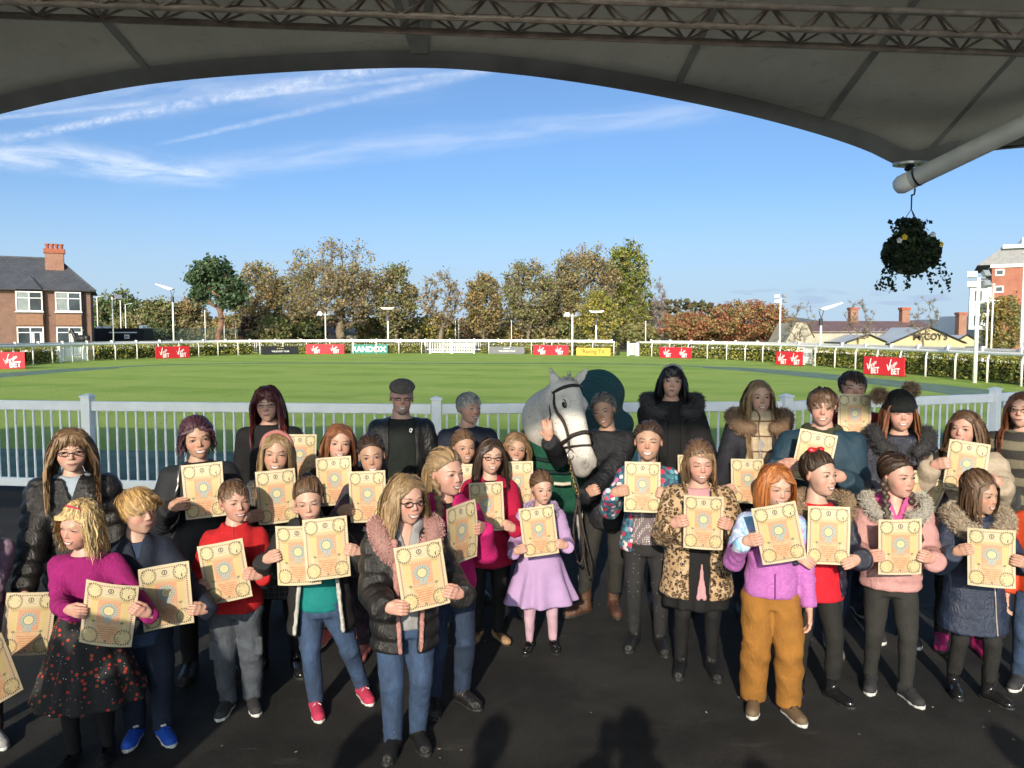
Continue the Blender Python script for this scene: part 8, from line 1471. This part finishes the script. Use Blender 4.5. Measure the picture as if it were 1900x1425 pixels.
person('person in a cream puffer jacket, looking aside', **spot(1797, 4.76, 757), yaw=-8, head=(-24, 0, 0), skin=1, build=1.15, hh=0.222, hair=[('long', 'brown', dict(length=0.30, n=500, part=0.05))], eye='mid', mouth='smile', wear=[T('jacket', CREAMP, off=0.036, hem=0.44, rib=(0.10, 0.012), collar=True), L('leggings', CHAR, off=0.008)], shoes=('boot', MAGB, SOLEB), certs=[ct(1793, 866, 4.48, -6, 'held in front of the cream puffer', -6, -4, 0)], arms={'R': ('cert', 0, 1, -0.35, 6), 'L': ('cert', 0, -1, 0.0, 20)})
person('person in glasses and a striped coat at the picture edge', **spot(1905, 4.95, 722), kind='woman', yaw=-10, head=(-14, 0, 0), skin=0, hair=[('long', 'auburn', dict(length=0.36, n=460))], eye='mid', mouth='soft', wear=[T('coat', STRIPE, off=0.030, hem=0.36, collar=True), L('jeans', JEANSD, off=0.008)], shoes=('boot', BOOTB, SOLEB), arms={'L': ('down',), 'R': ('down',)}, extras=[e_glasses(M_FRAMEB, 0.072, 0.046, 0.009)])
person('person in an orange red jacket and jeans at the picture edge, mostly cut off', **spot(1950, 4.15, 862), yaw=-14, head=(-10, 0, 0), hair=[('short', 'brown', dict(length=0.05, n=250))], wear=[T('jacket', cloth('orange_red_jacket', (0.50, 0.055, 0.015), 0.6), off=0.026, hem=0.45), L('jeans', JEANS, off=0.01)], shoes=('trainer', GREYS, SOLEW, SOLEB), arms={'L': ('down', 0.02), 'R': ('down',)})
# the crowd of photographers stands either side of and behind the camera; only their shadows fall into the picture
for i, (x, y, S, m_, lb) in enumerate(((-2.50, 0.50, 1.80, NAVYC, 'person in navy whose shadow falls by the cherry skirt, beside the camera'), (-2.12, 0.85, 1.72, CHAR, 'person in charcoal whose shadow falls by the blue trainers, beside the camera'), (-1.35, -0.25, 1.70, BLACKW, 'person in black wool whose shadow falls before the red fleece, behind the camera'), (-0.72, -0.35, 1.74, SLATEC, 'person in slate whose shadow falls before the pink hoodie, behind the camera'), (0.46, -0.75, 1.74, BLACKW, 'person in black whose shadow falls before the leopard coat, behind the camera'), (1.75, -0.55, 1.78, NAVYC, 'person in navy whose shadow falls at the cafe side, behind the camera'))):
    person(lb, x, y, S, kind='woman' if i % 2 else 'man', yaw=180, group='onlookers behind the camera', h=0.02, hair=[('short', 'brown', dict(length=0.04, n=120))], wear=[T('coat', m_, off=0.028, hem=0.40, h=0.02), L('trousers', BLACKJ, off=0.01, h=0.02)], shoes=('boot', BOOTB, SOLEB), arms={'L': ('to', (-0.10, -0.24, S - 0.12), 'grip', (0, 0, 0), 1), 'R': ('to', (0.10, -0.24, S - 0.12), 'grip', (0, 0, 0), 1)} if i == 1 else None)
person('person in black raising both arms, whose shadow lies mid picture, behind the camera', -0.06, -0.42, 1.80, kind='man', yaw=180, group='onlookers behind the camera', h=0.02, hair=[('short', 'brown', dict(length=0.04, n=120))], wear=[T('coat', BLACKW, off=0.028, hem=0.40, h=0.02), L('trousers', BLACKJ, off=0.01, h=0.02)], shoes=('boot', BOOTB, SOLEB), arms={'L': ('to', (-0.09, -0.20, 1.50), 'flat', (0, 0, 0), 1, (-0.9, 0, -0.9)), 'R': ('to', (0.09, -0.20, 1.50), 'flat', (0, 0, 0), 1, (0.9, 0, -0.7))})
# ------------------------------------------------------------------ the grey horse
def horse_mat():
    mt, t, bs = new_mat('grey_horse_coat'); o = t.coord(); a = t.attr('tint').outputs['Color']
    c = t.mix(t.ss(t.noise(o, 5, 4, 0.6), 0.35, 0.7), (0.60, 0.57, 0.53), (0.48, 0.455, 0.43)); sp = t.mul(t.ss(t.voro(o, 85), 0.34, 0.22), t.ss(t.noise(o, 9, 3, 0.6), 0.42, 0.58)); c = t.mix(t.mul(sp, 0.85), c, (0.10, 0.065, 0.05))
    sp2 = t.mul(t.ss(t.voro(o, 150), 0.28, 0.18), t.ss(t.noise(t.vm('ADD', o, (4, 4, 4)), 7, 2), 0.45, 0.55)); c = t.mix(t.mul(sp2, 0.6), c, (0.15, 0.11, 0.09)); c = t.mix(1.0, c, a, 'MULTIPLY')
    setp(t, bs, c, 0.7, 0, t.bump(t.noise(t.scale(o, (1, 1, 0.4)), 260, 3, 0.6), 0.25, 0.004)); bs.inputs['Specular IOR Level'].default_value = 0.2; return mt
M_HORSE = horse_mat(); M_RUG = cloth('bottle_green_rug', (0.005, 0.060, 0.036), 0.75, 0.15, 300, 0.5); M_TACK = shiny('dark_bridle_leather', (0.018, 0.011, 0.010), 0.4); M_BRASS = plain('brass', (0.42, 0.27, 0.10), 0.3, 0.1, 30, 0, metal=0.8); M_HOOF = plain('hoof', (0.06, 0.05, 0.045), 0.6, 0.3, 20); M_RUGEDGE = cloth('rug_binding', (0.003, 0.016, 0.016), 0.8)
hb = np.array([0.40, 5.78, 0.0]); horse = None
poll = np.array([at(1052, 712, 5.28).x, 5.28, at(1052, 712, 5.28).z]); muz = np.array(at(1094, 872, 5.0)); ax_ = muz - poll; HL = np.linalg.norm(ax_); ax_ = ax_ / HL
fn_ = np.array([0.60, -0.78, 0.0]); fn_ = fn_ - ax_ * (fn_ @ ax_); fn_ /= np.linalg.norm(fn_); sd_ = np.cross(ax_, fn_); k_ = HL / 0.60
def hp(t, f, s): return poll + (ax_ * t + fn_ * f + sd_ * s) * k_
Bx = np.stack([ax_, fn_, sd_], 1)
hs_ = Solid(); E_ = lambda t, f, s, rt, rf, rs, k=0.03, op='u': hs_.ell(hp(t, f, s), (rt * k_, rf * k_, rs * k_), k, op, Bx)
def C_(a, b, ra, rb, k=0.04, op='u'): hs_.cone(hp(*a), hp(*b), ra * k_, rb * k_, k, op)
E_(0.08, -0.06, 0, 0.13, 0.105, 0.088); C_((0.06, -0.01, 0), (0.50, 0.0, 0), 0.080, 0.048, 0.06); C_((0.15, -0.05, 0.055), (0.42, -0.035, 0.025), 0.062, 0.045, 0.04); C_((0.15, -0.05, -0.055), (0.42, -0.035, -0.025), 0.062, 0.045, 0.04)
for s in (-1, 1):
    E_(0.20, -0.125, s * 0.035, 0.115, 0.095, 0.05, 0.05); C_((0.24, -0.13, s * 0.03), (0.50, -0.075, s * 0.015), 0.050, 0.032, 0.05); E_(0.150, 0.024, s * 0.078, 0.045, 0.030, 0.026, 0.03); E_(0.172, 0.015, s * 0.112, 0.030, 0.022, 0.020, 0.012, 's'); E_(0.30, -0.055, s * 0.085, 0.10, 0.02, 0.02, 0.05, 's')
E_(0.535, -0.025, 0, 0.075, 0.066, 0.062, 0.05); E_(0.585, -0.060, 0, 0.042, 0.048, 0.048, 0.03); E_(0.560, -0.105, 0, 0.040, 0.028, 0.034, 0.03)
for s in (-1, 1): E_(0.555, 0.015, s * 0.043, 0.036, 0.026, 0.022, 0.02); E_(0.562, 0.026, s * 0.058, 0.024, 0.013, 0.012, 0.008, 's')
hs_.cone(hp(0.598, -0.075, -0.05), hp(0.598, -0.075, 0.05), 0.004, 0.004, 0.012, 's')
ear_t = {-1: np.array(at(1020, 681, 5.34)), 1: np.array(at(1095, 678, 5.30))}
# which side of the head faces the left of the picture
sL = 1 if (sd_[0] < 0) else -1
for sgn, tip_ in ((-1, ear_t[-1]), (1, ear_t[1])):
    b0 = hp(0.015, -0.03, sL * (1 if sgn < 0 else -1) * 0.062); m_ = (b0 * 0.5 + tip_ * 0.5); hs_.cone(b0, m_, 0.030, 0.030, 0.02); hs_.cone(m_, tip_, 0.030, 0.006, 0.012); dv = (tip_ - b0) / np.linalg.norm(tip_ - b0); hs_.cone(b0 * 0.72 + tip_ * 0.28 + np.array([0.0, -0.026, 0.0]), b0 * 0.2 + tip_ * 0.8 + np.array([0.0, -0.014, 0.0]), 0.019, 0.010, 0.008, 's')
headonly = Solid(); headonly.p = list(hs_.p)
# neck, shoulder and legs
nk1, nk2 = np.array([0.27, 5.62, 1.38]), np.array([0.38, 5.95, 1.20]); hs_.cone(hp(0.06, -0.10, 0), nk1, 0.11, 0.18, 0.06); hs_.cone(hp(0.02, -0.08, 0) + np.array([-0.03, 0.06, -0.03]), nk1 + np.array([0.0, 0.05, 0.06]), 0.075, 0.12, 0.05); hs_.cone(hp(0.22, -0.13, 0), nk1 - np.array([0, 0, 0.12]), 0.06, 0.15, 0.08); hs_.cone(nk1, nk2, 0.165, 0.24, 0.1)
rump = np.array([0.84, 7.55, 1.30]); hs_.cone(nk2 - np.array([0, 0, 0.06]), rump, 0.25, 0.235, 0.1); hs_.ell(np.array([0.36, 5.72, 1.05]), (0.24, 0.20, 0.28), 0.08)
def leg_(x, y, hind):
    b = 0.0 if not hind else 0.10
    hs_.cone((x, y, 1.0), (x, y + b * 0.3, 0.56), 0.10 if not hind else 0.12, 0.055, 0.05); hs_.cone((x, y + b * 0.3, 0.56), (x, y + b, 0.47), 0.055, 0.048, 0.02); hs_.cone((x, y + b, 0.47), (x, y + b * 0.7, 0.17), 0.036, 0.034, 0.02); hs_.ell((x, y + b * 0.7 - 0.01, 0.15), (0.045, 0.05, 0.045), 0.02); hs_.cone((x, y + b * 0.7 - 0.01, 0.14), (x, y + b * 0.7 - 0.05, 0.06), 0.036, 0.045, 0.02)
LEGS = [(0.22, 5.74, False), (0.545, 5.72, False), (0.68, 7.62, True), (1.02, 7.60, True)]
for l in LEGS: leg_(*l)
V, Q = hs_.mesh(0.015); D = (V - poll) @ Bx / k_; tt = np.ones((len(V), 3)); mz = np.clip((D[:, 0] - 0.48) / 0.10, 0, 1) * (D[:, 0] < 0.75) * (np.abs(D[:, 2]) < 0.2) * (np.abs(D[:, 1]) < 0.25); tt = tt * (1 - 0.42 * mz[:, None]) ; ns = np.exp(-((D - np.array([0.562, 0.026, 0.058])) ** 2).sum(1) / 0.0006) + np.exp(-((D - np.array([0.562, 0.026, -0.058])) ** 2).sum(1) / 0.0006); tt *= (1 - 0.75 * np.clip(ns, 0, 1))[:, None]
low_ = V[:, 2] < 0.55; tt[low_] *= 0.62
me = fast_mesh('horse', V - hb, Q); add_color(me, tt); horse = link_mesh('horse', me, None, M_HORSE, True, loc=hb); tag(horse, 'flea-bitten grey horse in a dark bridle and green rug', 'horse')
def hpart(name, V, Q, m_, smooth=True): return link_mesh(name, fast_mesh(name, np.asarray(V) - hb, Q), horse, m_, smooth)
for s in (-1, 1):
    q = Solid(); q.ell(hp(0.165, 0.018, s * 0.088), (0.026, 0.020, 0.018), 0.0, 'u', Bx); V, Q = q.mesh(0.005); hpart('eye', V, Q, plain('horse_eye', (0.012, 0.008, 0.006), 0.08, 0.1, 20, 0))
    g = Geo(); a = np.linspace(-1.1, 1.1, 9); g.tube(np.array([hp(0.165 + 0.034 * math.sin(x) , 0.018 + 0.026 * math.cos(x), s * 0.099) for x in a]) - hb, 0.005, 0, 5); g.build('eyelid', horse, [plain('horse_eyelid', (0.09, 0.075, 0.07), 0.6)])
for x, y, hd in LEGS:
    b = 0.07 if hd else 0.0; q = Solid(); q.cone((x, y + b - 0.045, 0.07), (x, y + b - 0.065, 0.0), 0.048, 0.062, 0.0); q.add(lambda X, Y, Z: 0.008 - Z + 0 * X + 0 * Y, (-9, -9, -9), (9, 9, 9), 'i', 0.0); V, Q = q.mesh(0.012); hpart('hoof', V, Q, M_HOOF)
rgm = np.random.default_rng(4)
g = Geo(); n = 120; f = rgm.uniform(0, 1, n); st = np.array([hp(-0.035, -0.02, 0) * (1 - x) + (nk1 + np.array([0.02, 0.12, 0.14])) * x for x in f]) + rgm.normal(size=(n, 3)) * 0.012; tr_ = [st]; X = st
for k in range(6): X = X + np.array([0.016, 0.010, -0.016]) + rgm.normal(size=(n, 3)) * 0.004; tr_.append(X)
locks(g, np.stack(tr_, 1) - hb, rgm.uniform(0.005, 0.010, n), rgm, rgm.uniform(0.7, 1.3, n)); n = 40; st = np.array([hp(-0.03, 0.01, 0)] * n) + rgm.normal(size=(n, 3)) * 0.022; tr_ = [st]; X = st
for k in range(5): X = X + ax_ * 0.014 + fn_ * (0.006 - 0.003 * k) + rgm.normal(size=(n, 3)) * 0.004; tr_.append(X)
locks(g, np.stack(tr_, 1) - hb, rgm.uniform(0.004, 0.008, n), rgm, rgm.uniform(0.8, 1.2, n)); g.build('mane', horse, [hair_mat('horsehair', (0.30, 0.28, 0.27), 0.6)])
# bridle straps laid round the head
def ring_on(t0, tilt=0.0, a0=0.0, a1=2 * math.pi, n=40, lift=0.004, fc=-0.04):
    A = np.linspace(a0, a1, n)[:, None]; o = hp(t0, fc, 0); d = fn_ * np.cos(A) + sd_ * np.sin(A) - ax_ * tilt * np.cos(A); r = np.full(n, 0.30)
    for _ in range(50): r -= np.clip(headonly.at(o + d * r[:, None]) - lift, -0.02, 0.02) * 0.7
    return o + d * r[:, None]
def strap(name, pts, r, m_=None, flat=0.45): g = Geo(); g.tube(np.asarray(pts) - hb, r, 0, 8, None, 1.0); return g.build(name, horse, [m_ or M_TACK])
strap('browband', ring_on(0.055, 0.05, -1.75, 1.75), 0.0125); strap('noseband', ring_on(0.375, 0.06), 0.0155); strap('flash_strap', ring_on(0.43, -0.28), 0.0085); strap('headpiece', ring_on(0.045, -0.2, 1.6, 4.7), 0.012)
def along(f0, s0, t0, t1, n=20, lift=0.005):
    P_ = np.array([hp(t0 + (t1 - t0) * i / (n - 1), f0[0] + (f0[1] - f0[0]) * i / (n - 1), s0) for i in range(n)])
    for _ in range(30): d = headonly.at(P_); P_ = P_ - headonly.grad(P_, 0.004) * np.clip(d - lift, -0.02, 0.02)[:, None]
    return P_
for s in (-1, 1):
    strap('cheekpiece', along((-0.035, -0.06), s * 0.12, 0.055, 0.455), 0.0105); strap('throatlatch', along((-0.06, -0.16), s * 0.10, 0.06, 0.25), 0.007)
    c0 = hp(0.475, -0.062, s * 0.066); g = Geo(); a = np.linspace(0, 2 * math.pi, 22); g.tube(np.array([c0 + (ax_ * math.cos(x) + fn_ * math.sin(x)) * 0.032 for x in a]) - hb, 0.0042, 0, 6); g.build('bit_ring', horse, [plain('bit_steel', (0.5, 0.48, 0.45), 0.25, 0.1, 20, 0, metal=0.9)])
c0 = hp(0.49, -0.085, sL * 0.066); hand_ = np.array(at(1072, 926, 5.02)); g = Geo()
for k in range(13):
    f = k / 12; p = c0 * (1 - f) + (hand_ + np.array([0, 0, 0.03])) * f + np.array([0, 0, -0.03 * math.sin(3.14 * f)]); a = np.linspace(0, 2 * math.pi, 9); u, v = (np.array([1, 0, 0]), np.array([0, 0, 1.0])) if k % 2 else (np.array([0, 1, 0]), np.array([0.2, 0, 1.0])); g.tube(np.array([p + u * math.cos(x) * 0.008 + v * math.sin(x) * 0.013 for x in a]) - hb, 0.003, 0, 4)
g.build('lead_chain', horse, [M_BRASS])
for pts, r in (([hand_, hand_ + (-0.03, -0.03, -0.20), hand_ + (0.0, -0.04, -0.42), hand_ + (0.04, -0.02, -0.36), hand_ + (0.02, 0, -0.12), hand_ + (0.01, 0, 0.0)], 0.009), ([hand_, hand_ + (0.03, -0.05, -0.18), hand_ + (0.09, -0.05, -0.44), hand_ + (0.07, -0.03, -0.52), hand_ + (0.03, -0.02, -0.3), hand_], 0.0075), ([c0, hand_ * 0.6 + c0 * 0.4 + np.array([0.03, 0, -0.05]), hand_], 0.0085)): strap('rein', spline(np.array(pts), 0.03), r)
# the rug: a thick cloth over neck base, barrel and quarters, open in front of the chest
rg_s = Solid(); rg_s.cone(nk2 - np.array([0.0, 0.06, 0.06]), rump + np.array([0.02, 0.12, 0.07]), 0.285, 0.265, 0.1); rg_s.cone(nk1 + np.array([0.055, 0.09, -0.14]), nk2, 0.225, 0.30, 0.08); rg_s.ell((0.32, 5.73, 1.05), (0.30, 0.235, 0.32), 0.08)
for (x0, y0), (x1, y1) in (((0.16, 5.80), (0.62, 7.6)), ((0.58, 5.74), (1.08, 7.55))): rg_s.cone((x0, y0, 1.05), (x1, y1, 1.1), 0.10, 0.12, 0.08); rg_s.cone((x0, y0, 0.80), (x1, y1, 0.85), 0.055, 0.07, 0.10)
rg_s.box((0.37, 5.70, 0.88), (0.17, 0.15, 0.22), None, 0.08, 0.08); rg_s.cone(nk1 + np.array([0.0, -0.18, 0.30]), nk1 + np.array([0.03, -0.02, 0.02]), 0.19, 0.19, 0.02, 's')
V, Q = rg_s.mesh(0.021); V = V + vnormals(V, Q) * fold_noise(V, rgm, 0.008, 8)[:, None]; rug = hpart('rug', V, Q, M_RUG)
g = Geo(); g.tube(np.array([(0.30, 5.455, 0.92), (0.36, 5.45, 0.915), (0.42, 5.455, 0.92)]) - hb, 0.014, 0, 6); g.build('rug_label', horse, [plain('rug_label', (0.42, 0.40, 0.33), 0.6)])
for z_ in (1.08, 1.0): strap('chest_strap', [(0.16, 5.53, z_ + 0.01), (0.25, 5.485, z_), (0.36, 5.475, z_ - 0.005), (0.47, 5.49, z_)], 0.015, M_RUGEDGE)
# ------------------------------------------------------------------ groom at the horse's head
person('person in a dark padded coat and brown lace-up boots hugging the horse', **spot(1128, 5.42, 727), kind='woman', yaw=-8, head=(-10, 4, -10), skin=2, hair=[('tied', 'greybrown', dict(length=0.0))], browc='brown', eye='squint', mouth='smile', wear=[T('coat', cloth('dark_padded_coat', (0.012, 0.013, 0.017), 0.5, 0.15, 400, 0.5, 2.5), off=0.034, hem=0.395, collar=True, fold=0.007), L('breeches', GREYTR, off=0.008)], shoes=('tallboot', BROWNB, SOLEB, BROWNB), arms={'L': ('to', tuple(at(1020, 822, 5.14)), 'flat', (6, -8, 0)), 'R': ('to', (hand_[0] + 0.045, hand_[1] + 0.03, hand_[2] + 0.012), 'grip', (0, -25, 0))}, stance={'L': (-0.16, -0.10, -40), 'R': (0.055, -0.03, 4)})
# ------------------------------------------------------------------ bronze horse statue by the far rail
st_o = at(150, 617, 63); stt = Solid(); stt.ell((0, 0, 1.15), (0.62, 0.26, 0.30), 0.05); stt.cone((-0.50, 0, 1.25), (-0.86, 0, 1.85), 0.19, 0.11, 0.08); stt.cone((-0.84, 0, 1.88), (-1.05, 0, 1.60), 0.11, 0.06, 0.05); stt.ell((0.5, 0, 1.2), (0.28, 0.25, 0.28), 0.05)
for x_, y_ in ((-0.42, 0.13), (-0.36, -0.13), (0.52, 0.13), (0.58, -0.13)): stt.cone((x_, y_, 1.05), (x_ + 0.02, y_, 0.5), 0.11, 0.06, 0.04); stt.cone((x_ + 0.02, y_, 0.5), (x_, y_, 0.02), 0.055, 0.05, 0.03)
stt.cone((0.72, 0, 1.3), (0.85, 0, 0.7), 0.05, 0.03, 0.03); stt.cone((-0.88, 0.05, 1.95), (-0.90, 0.05, 2.05), 0.03, 0.01, 0.01)
V, Q = stt.mesh(0.035); M_BRONZE = plain('dark_bronze', (0.03, 0.028, 0.03), 0.45, 0.3, 4, 0.2, 20, metal=0.5); sroot = empty('horse_statue', (st_o.x, 63, 0), R(-8), 'dark bronze horse statue standing before the brick house', 'statue'); link_mesh('bronze_horse', fast_mesh('bronze_horse', V + np.array([0, 0, 0.35]), Q), sroot, M_BRONZE, True); pbox('plinth', (2.1, 0.8, 0.36), M_CREAM2, sroot, (0, 0, 0.18))
